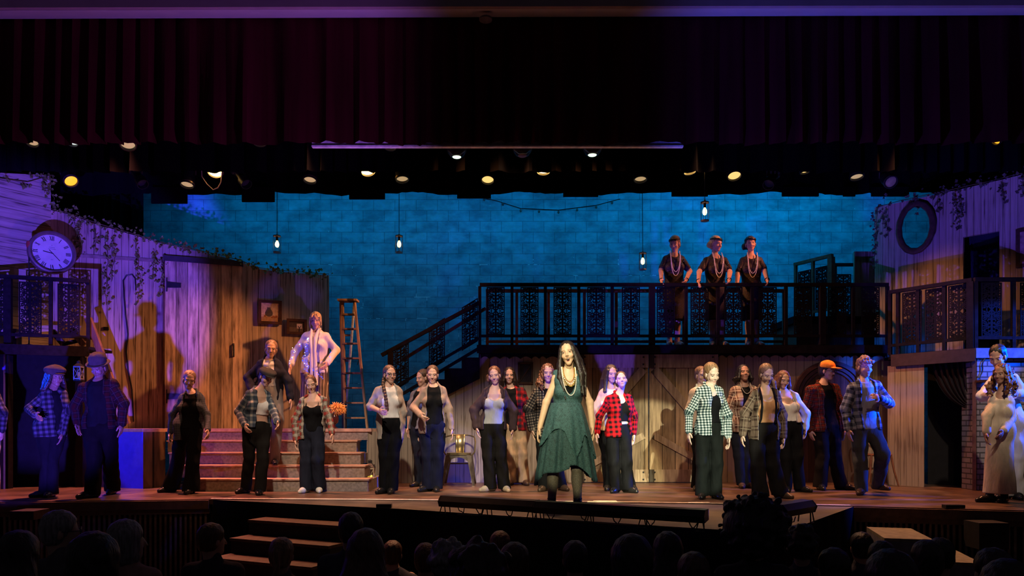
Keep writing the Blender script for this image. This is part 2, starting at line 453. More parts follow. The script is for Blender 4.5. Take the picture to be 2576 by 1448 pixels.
# auditorium floor, stage front
struct(MB().prism([(-12, 8.9, -1.06), (12, 8.9, -1.06), (12, -4, -.7), (-12, -4, -.7)], (0, 0, -.1)), 'floor_auditorium', plain('auditorium_carpet', (.02, .016, .018), .95))
def stage_front(x0, x1, name):
    mb = MB(); mb2 = MB(); mb3 = MB()
    pts = [p for p in EDGE if x0 - .01 <= p[0] <= x1 + .01]
    for a, b in zip(pts[:-1], pts[1:]):
        a = Vector((*a, 0)); b = Vector((*b, 0)); d = (b - a); L = d.length; d.normalize(); nrm = Vector((d.y, -d.x, 0))
        mb2.bar(a + Vector((0, .10, -.56)), b + Vector((0, .10, -.56)), .03, 1.0)
        mb3.bar(a + nrm * .01 + Vector((0, 0, -.06)), b + nrm * .01 + Vector((0, 0, -.06)), .05, .10)
        mb3.bar(a - nrm * .03 + Vector((0, 0, -.14)), b - nrm * .03 + Vector((0, 0, -.14)), .05, .06)
        k = 0.03
        while k < L:
            c = a + d * k - nrm * .05
            mb.bar(c + Vector((0, 0, -1.04)), c + Vector((0, 0, -.17)), .024, .024, up=nrm); k += .056
    struct(mb2, name + '_backing', M_slatb); struct(mb, name + '_slats', M_slat); struct(mb3, name + '_moulding', plain(name + '_wood', (.10, .055, .04), .5))
stage_front(-9, -3.5, 'wall_front_left'); stage_front(3.6, 9, 'wall_front_right')
# black skirt round the apron
vs = []; fs = []; pts = []
for a, b in zip(AP[:-1], AP[1:]):
    n = max(2, int((Vector(b) - Vector(a)).length / .05))
    for k in range(n): pts.append(Vector(a).lerp(Vector(b), k / n))
pts.append(Vector(AP[-1]))
for i, p in enumerate(pts):
    o = .012 * math.sin(i * .9) + .008 * math.sin(i * 2.3)
    vs += [(p.x, p.y - .004, -.003), (p.x + o * .5, p.y - .03 + o, -.5), (p.x + o, p.y - .04 + 1.5 * o, -1.04)]
for i in range(len(pts) - 1):
    for k in range(2): fs.append((3 * i + k, 3 * i + 3 + k, 3 * i + 4 + k, 3 * i + 1 + k))
thingmesh(MB().add(vs, fs), 'apron_skirt', M_skirt, 'black cloth skirt hanging round the front of the stage apron', 'skirt', smooth=True)

# back wall and side drapes
struct(MB().box(-8.5, 8.5, 13.9, 14.1, 0, 7.2), 'wall_back', M_block)
struct(MB().box(-9.3, -9.1, 7.5, 14.2, -.06, 7.2), 'wall_left', M_dark)
struct(MB().box(9.1, 9.3, 7.0, 14.2, -.06, 7.2), 'wall_right', M_dark)
struct(MB().box(-9.3, 9.3, 8.8, 14.2, 7.2, 7.3), 'ceiling_stage', M_dark)

def drape(x0, x1, y, z0, z1, name, m, label, fold=.09, amp=.05, wob=.02, y1=None, seed=1, cat='curtain', scallop=0.0):
    rnd = random.Random(seed); n = int(abs(x1 - x0) / (fold / 6)) + 2; vs = []; fs = []; ph = 0
    rows = 6
    for i in range(n):
        t = i / (n - 1); x = x0 + (x1 - x0) * t; yy = y if y1 is None else y + (y1 - y) * t
        ph += (2 * math.pi / (fold / abs(x1 - x0) * (n - 1))) * (1 + .45 * math.sin(i * .071 + seed))
        for r in range(rows):
            q = r / (rows - 1); a = amp * (.35 + .65 * (1 - q))
            zz = z0 + (z1 - z0) * q
            if r == 0: zz += wob * math.sin(x * 3.1 + seed) + wob * .6 * math.sin(x * 7.7 + seed) + scallop * math.sin(ph)
            vs.append((x, yy + a * math.sin(ph) + .4 * a * math.sin(2.1 * ph + 1), zz))
    for i in range(n - 1):
        for r in range(rows - 1): fs.append((i * rows + r, i * rows + rows + r, i * rows + rows + r + 1, i * rows + r + 1))
    return thingmesh(MB().add(vs, fs), name, m, label, cat, 'stage curtains', smooth=True)

# proscenium: header wall, soffit, main valance
YV = 8.9
def zl(py, d): return Z_(py, d)
mb = MB().hexa([(-9, 8.3, zl(27, 8.3)), (9, 8.3, zl(18, 8.3)), (9, 8.25, zl(18, 8.3)), (-9, 8.25, zl(27, 8.3)), (-9, 8.3, 7.4), (9, 8.3, 7.4), (9, 8.25, 7.4), (-9, 8.25, 7.4)])
struct(mb, 'wall_header', M_plaster)
mb = MB().hexa([(-9, 8.31, zl(27, 8.3)), (9, 8.31, zl(16, 8.3)), (9, 8.85, zl(36, 8.85)), (-9, 8.85, zl(50, 8.85)),
                (-9, 8.31, zl(27, 8.3) + .05), (9, 8.31, zl(16, 8.3) + .05), (9, 8.85, zl(36, 8.85) + .2), (-9, 8.85, zl(50, 8.85) + .2)])
struct(mb, 'trim_1', plain('soffit_paint', (.5, .45, .5), .8, var=.06, scale=3))
# round detector on the soffit
c = P(1222, 40, 8.5)
thingmesh(MB().lathe([(.075, 0), (.075, -.02), (.05, -.035), (.0, -.036)], (c.x, c.y, zl(26, 8.3) + .02), n=20), 'smoke_detector', plain('detector_plastic', (.12, .1, .12), .5), 'small round detector under the header above the main curtain', 'detector', smooth=True)
drape(-9, 9, YV, zl(360, YV), 6.4, 'valance_curtain', M_vredd, 'dark red pleated valance hanging right across the stage opening', .30, .07, .012, seed=2, scallop=.012)
drape(-9, 9, 10.35, zl(432, 10.35), 7.0, 'border_curtain', M_velvet, 'black border curtain hanging behind the first row of stage lights', .28, .06, .006, seed=4, scallop=.006)
drape(-9, 9, 12.0, zl(487, 12.0), 7.0, 'border_curtain', M_velvet, 'rearmost black border curtain, just above the top of the blue wall', .5, .05, .02, seed=7, scallop=.012)
drape(-8.4, -6.45, 12.9, 0, 7.0, 'leg_curtain', M_velvet, 'black leg curtain at the left end of the blue wall', .14, .06, 0, seed=5)
drape(7.75, 8.9, 12.7, 0, 7.0, 'leg_curtain', M_velvet, 'black leg curtain behind the wall on the right', .14, .06, 0, seed=6)
drape(-9, -7.82, 11.7, 0, 7.0, 'leg_curtain', M_vredd, 'dark red leg curtain above the tall boarded wall at far left', .16, .06, 0, seed=8)
# small black flags on the rear border
for n, (a, b, y) in enumerate([(380, 470, 511), (608, 690, 507), (878, 968, 500), (1150, 1235, 498), (1417, 1505, 494), (1690, 1781, 493), (1968, 2060, 493), (2122, 2152, 493), (2193, 2287, 493)]):
    d = 11.9; words = ['leftmost', 'second', 'third', 'fourth', 'fifth', 'sixth', 'seventh', 'eighth and smallest', 'rightmost']
    thingmesh(MB().box(X_(a, d), X_(b, d), d, d + .03, Z_(y, d), Z_(470, d)), 'cloth_flag', M_velvet, words[n] + ' black rectangular flap below the rear black border', 'flap', 'black flaps along the rear border')
# projection screen case hanging behind the valance
d = 9.0
t0 = empty('projection_screen', P(1250, 366, d), 'rolled projection screen lit violet, its white bottom bar showing under the valance', 'projection screen')
MB().box(X_(777, d), X_(1725, d), d + .12, d + .18, Z_(367, d + .1) - .0, Z_(363, d + .1)).build('bottom_bar', plain('screen_white', (.8, .8, .85), .5), t0)
MB().box(X_(777, d), X_(1725, d), d + .135, d + .14, Z_(363, d + .1), Z_(330, d)).build('screen_fabric', plain('screen_fabric', (.7, .7, .75), .8), t0)
MB().tube([(X_(777, d), d + .137, Z_(326, d)), (X_(1725, d), d + .137, Z_(326, d))], .05, 12).build('roller', M_iron, t0)
for q in (900, 1600): MB().box(X_(q, d) - .02, X_(q, d) + .02, d + .12, d + .15, Z_(326, d), 7.19).build('hanger', M_iron, t0)

# ------------------------------------------------------------------ left half of the set
def line_d(px, A, B):
    """depth at which the sight line through column px meets the ground line A-B"""
    k = (px - CX) / F; ax, ay = A; bx, by = B; m = (by - ay) / (bx - ax)
    return (ay - m * ax) / (1 - m * k)
LA = (X_(128, 11.1), 11.1); dB = 1.06 * 13.02 / (1 + .39 * (1288 - 828) / F); LB = (X_(828, dB), dB)
def lw(px): return line_d(px, LA, LB)
def wallpt(px, py, off=0.0):
    d = lw(px) - off; return P(px, py, d)
LN = Vector((LB[0] - LA[0], LB[1] - LA[1], 0)).normalized(); LNn = Vector((LN.y, -LN.x, 0))   # towards the house
PZ = .825
def slabwall(pairs, thick, name, m):
    """vertical wall from (point at bottom, point at top) pairs, thickened backwards"""
    mb = MB(); n = len(pairs); th = thick
    vs = []
    for a, b in pairs: vs += [a, b, a + th, b + th]
    fs = []
    for i in range(n - 1):
        p, q = 4 * i, 4 * i + 4
        fs += [(p, q, q + 1, p + 1), (p + 2, p + 3, q + 3, q + 2), (p + 1, q + 1, q + 3, p + 3), (p, p + 2, q + 2, q)]
    fs += [(0, 1, 3, 2), (4 * n - 4, 4 * n - 2, 4 * n - 1, 4 * n - 3)]
    mb.add(vs, fs)
    return struct(mb, name, m)
tops = [(128, 528), (170, 538), (250, 566), (330, 589), (412, 613), (480, 628), (560, 645), (611, 660), (650, 676), (720, 684), (828, 692)]
prs = []
for px, py in tops:
    t = wallpt(px, py); prs.append((Vector((t.x, t.y, PZ)), t))
slabwall(prs, -LNn * .06, 'wall_left_set', M_side_l)
# stains and mouldings on that wall: seam batten, small outlet, curved old trim
a, b = wallpt(180, 641, .012), wallpt(408, 656, .012)
struct(MB().bar(a, b, .015, .05, up=(0, 0, 1)), 'trim_2', plain('seam_batten', (.2, .14, .11), .7))
c = wallpt(267, 826, .015)
thingmesh(MB().bar(c - LN * .035, c + LN * .035, .02, .05), 'outlet_box', M_iron, 'small dark outlet box on the violet wall left of the wooden door', 'outlet')
pth = [(336, 1060), (332, 980), (322, 930), (318, 885), (322, 840), (316, 790), (312, 740), (310, 705), (318, 693), (332, 690), (340, 700), (342, 730)]
mb = MB().tube([wallpt(x, y, .015) for x, y in pth], .011, 6)
thingmesh(mb, 'wall_cable', M_iron, 'dark looping cable tacked to the violet wall left of the wooden door', 'cable', smooth=True)
# tall boarded wall at far left
sd = Vector((-.57, -.82, 0)); c0 = Vector((LA[0], LA[1], 0))
prs = []
for L, zt in ((1.9, Z_(424, 9.6)), (.0, Z_(441, 11.1))):
    q = c0 + sd * L; prs.append((Vector((q.x, q.y, PZ)), Vector((q.x, q.y, zt))))
slabwall(prs, Vector((-.82, .57, 0)) * .06, 'wall_left_tall', M_side_h)

# platform with front panels and five steps
pf = [(X_(-80, 10.4), 10.4), (X_(213, 10.55), 10.55), (X_(360, 10.15), 10.15), (X_(416, 10.5), 10.5), (X_(425, 10.73), 10.73), (X_(925, 10.73), 10.73), (X_(1037, 11.25), 11.25), (X_(1037, 12.6), 12.6), (-2.0, 13.3), (-8.4, 13.3)]
pf2 = [(X_(213, 11.4), 11.4)] + pf[1:]
struct(MB().prism([(x, y, PZ - .045) for x, y in pf2[:9]] + [(-8.4, 13.3, PZ - .045), (-8.4, 11.4, PZ - .045)], (0, 0, .045)), 'floor_platform', plain('platform_top', (.42, .25, .17), .5, var=.3))
def vpanel(a, b, z0, z1, m, name, label=None, cat=None, th=.03):
    a = Vector((*a, 0)); b = Vector((*b, 0)); d = (b - a).normalized(); nn = Vector((-d.y, d.x, 0)) * th
    mb = MB().hexa([a + Vector((0, 0, z0)), b + Vector((0, 0, z0)), b + nn + Vector((0, 0, z0)), a + nn + Vector((0, 0, z0)),
                    a + Vector((0, 0, z1)), b + Vector((0, 0, z1)), b + nn + Vector((0, 0, z1)), a + nn + Vector((0, 0, z1))])
    if cat: return thingmesh(mb, name, m, label, cat)
    return struct(mb, name, m)
vpanel(pf[1], pf[2], 0, PZ - .046, M_bluep, 'wall_platform_left')
vpanel(pf[2], pf[3], 0, PZ - .046, planks('platform_brown', (.16, .09, .06), (.06, .035, .025), .25), 'wall_platform_return')
vpanel(pf[5], pf[6], 0, PZ - .046, M_side_m, 'wall_platform_right')
mb = MB(); xr = X_(1037, 11.24)
for k in range(9):
    x = X_(925, 11.0) + .03 + k * .075
    mb.box(x, x + .055, 11.19, 11.21, .02, PZ - .05)
stair = empty('stage_steps', (X_(660, 10.1), 10.1, 0), 'five wide wooden steps with pale nosing leading up to the left platform', 'steps')
xl, xr = X_(419, 10.6), X_(897, 10.4)
for k in range(5):
    y0 = 9.73 + .25 * k; z1 = .165 * (k + 1)
    x0 = X_([495, 430, 426, 422, 418][k], y0) if k else X_(470, y0); x1 = X_([925, 917, 907, 897, 890][k], y0)
    if k < 4:
        MB().box(x0, x1, y0, 10.725, z1 - .165, z1 - .021).build('riser', M_step, stair)
        MB().box(x0 - .01, x1 + .015, y0 - .02, y0 + .27, z1 - .020, z1).build('tread', M_nose, stair)
    else:
        MB().box(X_(425, y0), X_(925, y0), y0 - .0, y0 + .03, z1 - .165, z1 - .046).build('riser', M_step, stair)
        MB().box(X_(300, y0), X_(935, y0), y0 - .02, y0 + .02, z1 - .045, z1 + .002).build('tread', M_nose, stair)

# barn door in the left wall
def onwall(px0, px1, z0, z1, off=.02, th=.03):
    a = wallpt(px0, 900, off); b = wallpt(px1, 900, off)
    return MB().hexa([Vector((a.x, a.y, z0)), Vector((b.x, b.y, z0)), Vector((b.x, b.y, z0)) - LNn * th, Vector((a.x, a.y, z0)) - LNn * th,
                      Vector((a.x, a.y, z1)), Vector((b.x, b.y, z1)), Vector((b.x, b.y, z1)) - LNn * th, Vector((a.x, a.y, z1)) - LNn * th])
dz1 = Z_(657, lw(412))
def rotbuild(name, a, b, z0, z1, th, m, parent=None, kind=None):
    """box from ground point a to b, own local axes so plank textures follow it"""
    a = Vector((a[0], a[1], 0)); b = Vector((b[0], b[1], 0)); L = (b - a).length; ang = math.atan2(b.y - a.y, b.x - a.x)
    mb = MB().box(0, L, 0, th, z0, z1); o = mb.build(name, m)
    o.location = a; o.rotation_euler = (0, 0, ang)
    if parent is not None: o.parent = parent; o.location = a - worldloc(parent)
    if kind: o['kind'] = kind
    return o
a = wallpt(414, 900, .05); b = wallpt(610, 900, .05)
door1 = rotbuild('door_1', a, b, PZ, dz1, .045, M_barn, kind='structure')
door1['label'] = 'tall weathered plank door in the left wall'
def dchild(mb, name, m, smooth=False):
    """child of door_1 built from world-space points"""
    o = mb.build(name, m, smooth=smooth); o.parent = door1; o.matrix_parent_inverse = door1.matrix_basis.inverted(); return o
for z0, z1 in ((Z_(724, lw(430)), Z_(712, lw(430))), (Z_(1003, lw(430)), Z_(991, lw(430)))):
    p = wallpt(421, 900, .06); q = wallpt(455, 900, .06); zm = (z0 + z1) / 2
    mb = MB().add([Vector((p.x, p.y, z0)), Vector((p.x, p.y, z1)), Vector((q.x, q.y, zm + .03)), Vector((q.x, q.y, zm - .03))], [(0, 1, 2, 3)])
    mb = MB().prism([Vector((p.x, p.y, z0 - .01)), Vector((p.x, p.y, z1 + .01)), Vector((q.x, q.y, zm + .035)), Vector((q.x, q.y, zm - .035))], LNn * .012)
    p2 = wallpt(418, 900, .06); mb.prism([Vector((p2.x, p2.y, z0 - .07)), Vector((p2.x, p2.y, z1 + .07)), Vector((p.x, p.y, z1 + .07)), Vector((p.x, p.y, z0 - .07))], LNn * .015)
    dchild(mb, 'hinge', M_iron)
p = wallpt(588, 880, .085); mb = MB().tube([p + Vector((0, 0, .1)) + LNn * -.03, p + Vector((0, 0, .09)), p, p + Vector((0, 0, -.09)), p + Vector((0, 0, -.1)) + LNn * -.03], .014, 8)
dchild(mb, 'handle', M_iron, True)
struct(onwall(410, 414.5, PZ, dz1 + .1, .06, .06), 'trim_3', M_frame)
struct(onwall(410, 612, dz1, dz1 + .085, .065, .06), 'trim_4', plain('door_lintel', (.03, .025, .03), .6))

# pictures on the left wall
def picture(x0, x1, y0, y1, off, label, pic, tilt=0):
    a = wallpt(x0, (y0 + y1) / 2, off); b = wallpt(x1, (y0 + y1) / 2, off); d = (a.y + b.y) / 2
    c = (a + b) / 2; w = (b - a).length; h = (y1 - y0) * d / F
    root = empty('framed_picture', (c.x, c.y, c.z - h / 2), label, 'picture', 'pictures on the left wall')
    ang = math.atan2(LN.y, LN.x); fw = .045
    def loc(mb, name, m):
        o = mb.build(name, m); o.parent = root; o.rotation_euler = (0, 0, ang); return o
    mb = MB()
    for (p, q, r, s) in ((-w / 2, w / 2, 0, fw), (-w / 2, w / 2, h - fw, h), (-w / 2, -w / 2 + fw, fw, h - fw), (w / 2 - fw, w / 2, fw, h - fw)):
        mb.box(p, q, -.02, .015, r, s)
    loc(mb, 'frame', M_frame)
    loc(MB().box(-w / 2 + fw, w / 2 - fw, -.004, .01, fw, h - fw), 'print', pic)
    return root, loc, w, h, fw
def still_life(name, bgc, table):
    t = NT(name); tc = t.n('ShaderNodeTexCoord'); sp = t.n('ShaderNodeSeparateXYZ'); t.put(sp.inputs[0], tc.outputs['Object'])
    nz = t.noise(tc.outputs['Object'], 22, 3)
    top = t.math('GREATER_THAN', t.math('ADD', sp.outputs[2], t.math('MULTIPLY', nz, .02)), .13)
    c = t.mix(top, table, bgc); c = t.mix(.5, c, t.ramp(nz, [(.35, (.3, .3, .3)), (.65, (1, 1, 1))]), 'MULTIPLY')
    return t.out(c, .5)
root, loc, w, h, fw = picture(650, 709, 755, 815, .05, 'square framed print of a jug and fruit beside the wooden door', still_life('jug_print', (.62, .42, .3), (.4, .22, .12)))
jug = MB().lathe([(.02, 0), (.055, .02), (.062, .06), (.045, .1), (.026, .13), (.03, .15)], (-.02, -.007, .125), n=14)
jug.v = [(x, -.006 + (y + .007) * .05, z) for x, y, z in jug.v]
o = loc(jug, 'printed_jug', plain('jug_ink', (.08, .06, .06), .5))
mb = MB()
for (x, z, r) in ((.05, .125, .02), (.075, .12, .017), (.03, .115, .015), (.1, .128, .02), (-.08, .13, .018)):
    mb.lathe([(0, -.002), (r * .8, -.001), (r, 0), (r * .8, .001), (0, .002)], (x, -.006, z), (0, 1, 0), 12)
loc(mb, 'printed_fruit', plain('fruit_ink', (.28, .1, .04), .5))
root, loc, w, h, fw = picture(721, 772, 802, 841, .05, 'small dark framed print half hidden behind the blonde person', still_life('dark_print', (.06, .04, .04), (.12, .08, .06)))
loc(MB().box(.0, .085, -.007, -.004, .10, .18), 'printed_window', plain('window_ink', (.5, .4, .42), .5))
loc(MB().tube([(.04, -.008, .05), (.045, -.008, .11), (.02, -.008, .14)], .006, 6).tube([(.044, -.008, .11), (.07, -.008, .15)], .005, 6), 'printed_tree', plain('tree_ink', (.03, .02, .02), .6))

# ------------------------------------------------------------------ railings with scroll panels
def scroll_cells(nx, nz, w, h):
    """mask of a cast scroll-work panel: border, side spirals, central wheel, leaves"""
    xs = (np.arange(nx) + .5) / nx * w - w / 2; zs = (np.arange(nz) + .5) / nz * h - h / 2
    Xg, Zg = np.meshgrid(np.abs(xs), np.abs(zs), indexing='ij')
    D = np.full(Xg.shape, 9.0)
    def poly(pts, r):
        nonlocal D
        for (ax, az), (bx, bz) in zip(pts[:-1], pts[1:]):
            dx, dz = bx - ax, bz - az; L2 = dx * dx + dz * dz + 1e-12
            t = np.clip(((Xg - ax) * dx + (Zg - az) * dz) / L2, 0, 1)
            D = np.minimum(D, np.hypot(Xg - ax - t * dx, Zg - az - t * dz) - r)
    def spiral(cx, cz, r0, r1, a0, turns, r):
        n = 22; poly([(cx + (r0 + (r1 - r0) * i / n) * math.cos(a0 + turns * 2 * math.pi * i / n), cz + (r0 + (r1 - r0) * i / n) * math.sin(a0 + turns * 2 * math.pi * i / n)) for i in range(n + 1)], r)
    hw, hh = w / 2, h / 2; R = .0075
    D = np.minimum(D, hw - .016 - Xg + 0); D = np.minimum(D, np.maximum(hh - .016 - Zg, -9))
    D = np.where((Xg > hw - .016) | (Zg > hh - .016), -1, D)
    for k, (cz, s) in enumerate([(.055, 1), (.125, -1), (.195, 1), (.265, -1), (.335, 1)]):
        cz *= h / .78; spiral(hw - .045, cz, .028, .006, math.pi * (.5 if s > 0 else -.5), 1.25 * s, R * .9)
        poly([(hw - .02, cz - .03), (hw - .045, cz - .028)], R); poly([(.03, cz + .01 * s), (hw - .07, cz + .028 * s)], R)
    th = np.arctan2(Zg, Xg); rr = np.hypot(Xg, Zg)
    D = np.minimum(D, np.abs(rr - .066) - R * .9)
    poly([(0, 0), (.046, .046)], R * 1.2); poly([(0, 0), (.0, .09)], R * 1.1); poly([(.02, .05), (.055, .10)], R)
    for z in (.12, .17, .225, .285, .345):
        z *= h / .78; poly([(0, z), (.022, z + .025), (.045, z + .012)], R); poly([(0, z - .02), (0, z + .03)], R * 1.8); poly([(.03, z - .03), (.052, z - .012)], R * 1.3)
    return D < 0
def scroll_mesh(w, h, shear=0.0, cell=.0052, th=.014):
    nx, nz = int(w / cell), int(h / cell); m = scroll_cells(nx, nz, w, h)
    V = {}; vs = []; fs = []
    def vid(i, k, f):
        key = (i, k, f)
        if key not in V:
            x = i / nx * w - w / 2; V[key] = len(vs); vs.append((x, f * th - th / 2, k / nz * h + shear * x))
        return V[key]
    pad = np.pad(m, 1)
    for i in range(nx):
        for k in range(nz):
            if not m[i, k]: continue
            fs.append((vid(i, k, 0), vid(i + 1, k, 0), vid(i + 1, k + 1, 0), vid(i, k + 1, 0)))
            fs.append((vid(i, k, 1), vid(i, k + 1, 1), vid(i + 1, k + 1, 1), vid(i + 1, k, 1)))
            if not pad[i, k + 1]: fs.append((vid(i, k, 0), vid(i, k + 1, 0), vid(i, k + 1, 1), vid(i, k, 1)))
            if not pad[i + 2, k + 1]: fs.append((vid(i + 1, k, 0), vid(i + 1, k, 1), vid(i + 1, k + 1, 1), vid(i + 1, k + 1, 0)))
            if not pad[i + 1, k]: fs.append((vid(i, k, 0), vid(i, k, 1), vid(i + 1, k, 1), vid(i + 1, k, 0)))
            if not pad[i + 1, k + 2]: fs.append((vid(i, k + 1, 0), vid(i + 1, k + 1, 0), vid(i + 1, k + 1, 1), vid(i, k + 1, 1)))
    me = bpy.data.meshes.new('scroll_panel'); me.from_pydata(vs, [], fs); me.materials.append(M_scroll); me.update(); return me
SCR = scroll_mesh(.272, .72)
def panel(parent, c, ang=0.0, me=None):
    o = bpy.data.objects.new('scroll_panel', me or SCR); COL.objects.link(o)
    o.parent = parent; o.location = Vector(c) - worldloc(parent); o.rotation_euler = (0, 0, ang); return o
def railing(name, a, b, z0, z1, posts, panels, m, label, group='balcony railings', bigposts=(), lowz=.135, ps=.045, wide=.06):
    """straight railing from ground point a to b; posts and panels at fractions along it"""
    a = Vector((*a, 0)); b = Vector((*b, 0)); ang = math.atan2(b.y - a.y, b.x - a.x); mid = (a + b) / 2
    r = empty(name, (mid.x, mid.y, z0), label, 'railing', group)
    zz = lambda p, z: Vector((p.x, p.y, z))
    MB().bar(zz(a, z1 - .025), zz(b, z1 - .025), wide, .05).build('top_rail', m, r)
    MB().bar(zz(a, z0 + lowz), zz(b, z0 + lowz), .04, .04).build('bottom_rail', m, r)
    for t in posts:
        p = a.lerp(b, t); w = ps * (1.9 if t in bigposts else 1)
        dd = (b - a).normalized() * w / 2; nn = Vector((-dd.y, dd.x, 0))
        MB().hexa([zz(p - dd - nn, z0), zz(p + dd - nn, z0), zz(p + dd + nn, z0), zz(p - dd + nn, z0), zz(p - dd - nn, z1 - .05), zz(p + dd - nn, z1 - .05), zz(p + dd + nn, z1 - .05), zz(p - dd + nn, z1 - .05)]).build('post', m, r)
    for t in panels:
        p = a.lerp(b, t); panel(r, (p.x, p.y, z0 + lowz + .02), ang)
    return r
fr = lambda px, x0, x1: (px - x0) / (x1 - x0)
D1 = 11.2; DZ = 2.09
ppost = [1207, 1288, 1372, 1456, 1540, 1640, 1726, 1806, 1892, 1977, 2068, 2146, 2232]
ppan = [1247, 1332, 1415, 1500, 1587, 1675, 1760, 1845, 1931, 2020, 2106, 2190]
T = lambda px: fr(px, 1207, 2234)
railing('balcony_railing', (X_(1207, D1), D1), (X_(2234, D1), D1), DZ, DZ + .935, [T(p) for p in ppost], [T(p) for p in ppan], M_rail, 'long front railing of the centre balcony that three people lean on', bigposts=[T(1640), T(2068)])
bd = 11.95
railing('balcony_railing', (X_(1222, bd), bd), (X_(1975, bd), bd), DZ, DZ + .98, [fr(p, 1222, 1975) for p in (1226, 1300, 1380, 1470, 1550, 1640, 1720, 1800, 1890, 1972)], [], M_railb, 'plain reddish rear railing of the centre balcony against the blue wall')
deck = empty('balcony_deck', (X_(1720, 11.6), 11.6, DZ), 'dark floor deck of the centre balcony above the barn doors', 'deck', 'balcony decks')
MB().box(X_(1200, D1), X_(2237, D1), D1 - .02, 13.4, DZ - .04, DZ).build('floor_boards', M_deck, deck)
MB().box(X_(1200, D1), X_(2237, D1), D1 - .07, D1 - .021, DZ - .13, DZ - .01).build('fascia', M_deck, deck)

# right balcony
RA, RB = (X_(2237, 10.81), 10.81), (X_(2447, 9.89), 9.89)
def rline(px): return line_d(px, RA, RB)
def rt(px): return (X_(px, rline(px)) - RA[0]) / (RB[0] - RA[0])
RZ = 1.90
railing('balcony_railing', RA, RB, RZ, RZ + .94, [rt(p) for p in (2239, 2259, 2310, 2376, 2443)], [rt(p) for p in (2294, 2353, 2412)], M_rail, 'angled railing of the right balcony, running forward from the centre balcony', bigposts=[rt(2443)])
railing('balcony_railing', (X_(2450, 9.87), 9.87), (X_(2720, 9.87), 9.87), RZ, RZ + .94, [fr(p, 2450, 2720) for p in (2454, 2549, 2630, 2716)], [fr(p, 2450, 2720) for p in (2494, 2592, 2670)], M_rail, 'blue-lit railing of the right balcony above the brick pier')
rdeck = empty('balcony_deck', (6.4, 10.5, RZ), 'floor deck of the right balcony above the dark doorway', 'deck', 'balcony decks')
MB().prism([(RA[0] - .02, RA[1] - .05, RZ - .04), (RB[0], RB[1] - .05, RZ - .04), (X_(2720, 9.83), 9.83, RZ - .04), (X_(2720, 9.83), 12.6, RZ - .04), (X_(2237, 11.18), 12.6, RZ - .04), (X_(2240, 11.1), 11.0, RZ - .04)], (0, 0, .04)).build('floor_boards', M_deck, rdeck)
mb = MB().bar((RA[0], RA[1] - .06, RZ - .09), (RB[0], RB[1] - .06, RZ - .09), .03, .17)
mb.build('fascia', plain('fascia_brown', (.035, .018, .016), .7), rdeck)
MB().bar((RB[0], RB[1] - .06, RZ - .07), (X_(2720, 9.83), 9.82, RZ - .07), .03, .13).build('fascia', plain('fascia_grey', (.12, .13, .2), .6), rdeck)

# left balcony
la, lb = (X_(2, 10.15), 10.15), (X_(226, 10.5), 10.5)
LZ = Z_(870, 10.4)
Lt = lambda px: fr(px, 0, 226)
railing('balcony_railing', (X_(-70, 10.05), 10.05), lb, LZ, LZ + .955, [fr(p, -70, 226) for p in (18, 125, 222)], [fr(p, -70, 226) for p in (-20, 73, 171)], M_rail, 'dark railing of the left balcony in front of the wall clock', bigposts=[fr(18, -70, 226)])
ldeck = empty('balcony_deck', (X_(110, 10.6), 10.6, LZ), 'dark deck of the left balcony above the black doorway', 'deck', 'balcony decks')
MB().prism([(X_(-70, 10), 10.0, LZ - .04), (lb[0] + .02, lb[1] - .05, LZ - .04), (lb[0] + .02, 11.05, LZ - .04), (X_(128, 11.0), 10.95, LZ - .04), (X_(-70, 10.2), 10.18, LZ - .04)], (0, 0, .04)).build('floor_boards', M_deck, ldeck)
MB().bar((X_(5, 10.1), 10.06, LZ - .075), (lb[0] + .02, lb[1] - .05, LZ - .075), .03, .14).build('fascia', M_rail, ldeck)
# doorway under it
struct(MB().box(X_(14, 10.2), X_(28, 10.2), 10.14, 10.24, 0, LZ - .15), 'trim_5', M_rail)
struct(MB().box(X_(194, 10.45), X_(213, 10.45), 10.40, 10.5, 0, LZ - .15), 'trim_6', M_rail)
struct(MB().box(X_(10, 10.56), X_(213, 10.56), 10.55, 10.57, 0, LZ - .045), 'doorway_shade_left', M_dark)  # near-black sheet standing in for the shade inside the doorway
struct(MB().box(X_(-80, 10.1), X_(11, 10.1), 10.08, 10.12, 0, LZ - .0), 'wall_left_return', M_bluep)
# microphone on a stand behind the left railing
d = 10.42; c = P(73, 700, d)
t0 = empty('microphone_stand', (c.x, d, LZ), 'thin microphone stand with foam-covered head beside the wall clock', 'microphone')
MB().lathe([(.1, 0), (.1, .012), (.02, .03), (.009, .04)], (c.x, d, LZ), n=18).build('base', M_iron, t0, True)
MB().tube([(c.x, d, LZ + .03), (c.x, d, Z_(628, d))], .009, 8).build('pole', M_iron, t0, True)
MB().lathe([(.0, -.05), (.016, -.04), (.02, .0), (.034, .03), (.036, .07), (.03, .1), (.0, .112)], (c.x, d, Z_(625, d)), n=14).build('microphone', plain('red_foam', (.25, .04, .03), .9), t0, True)
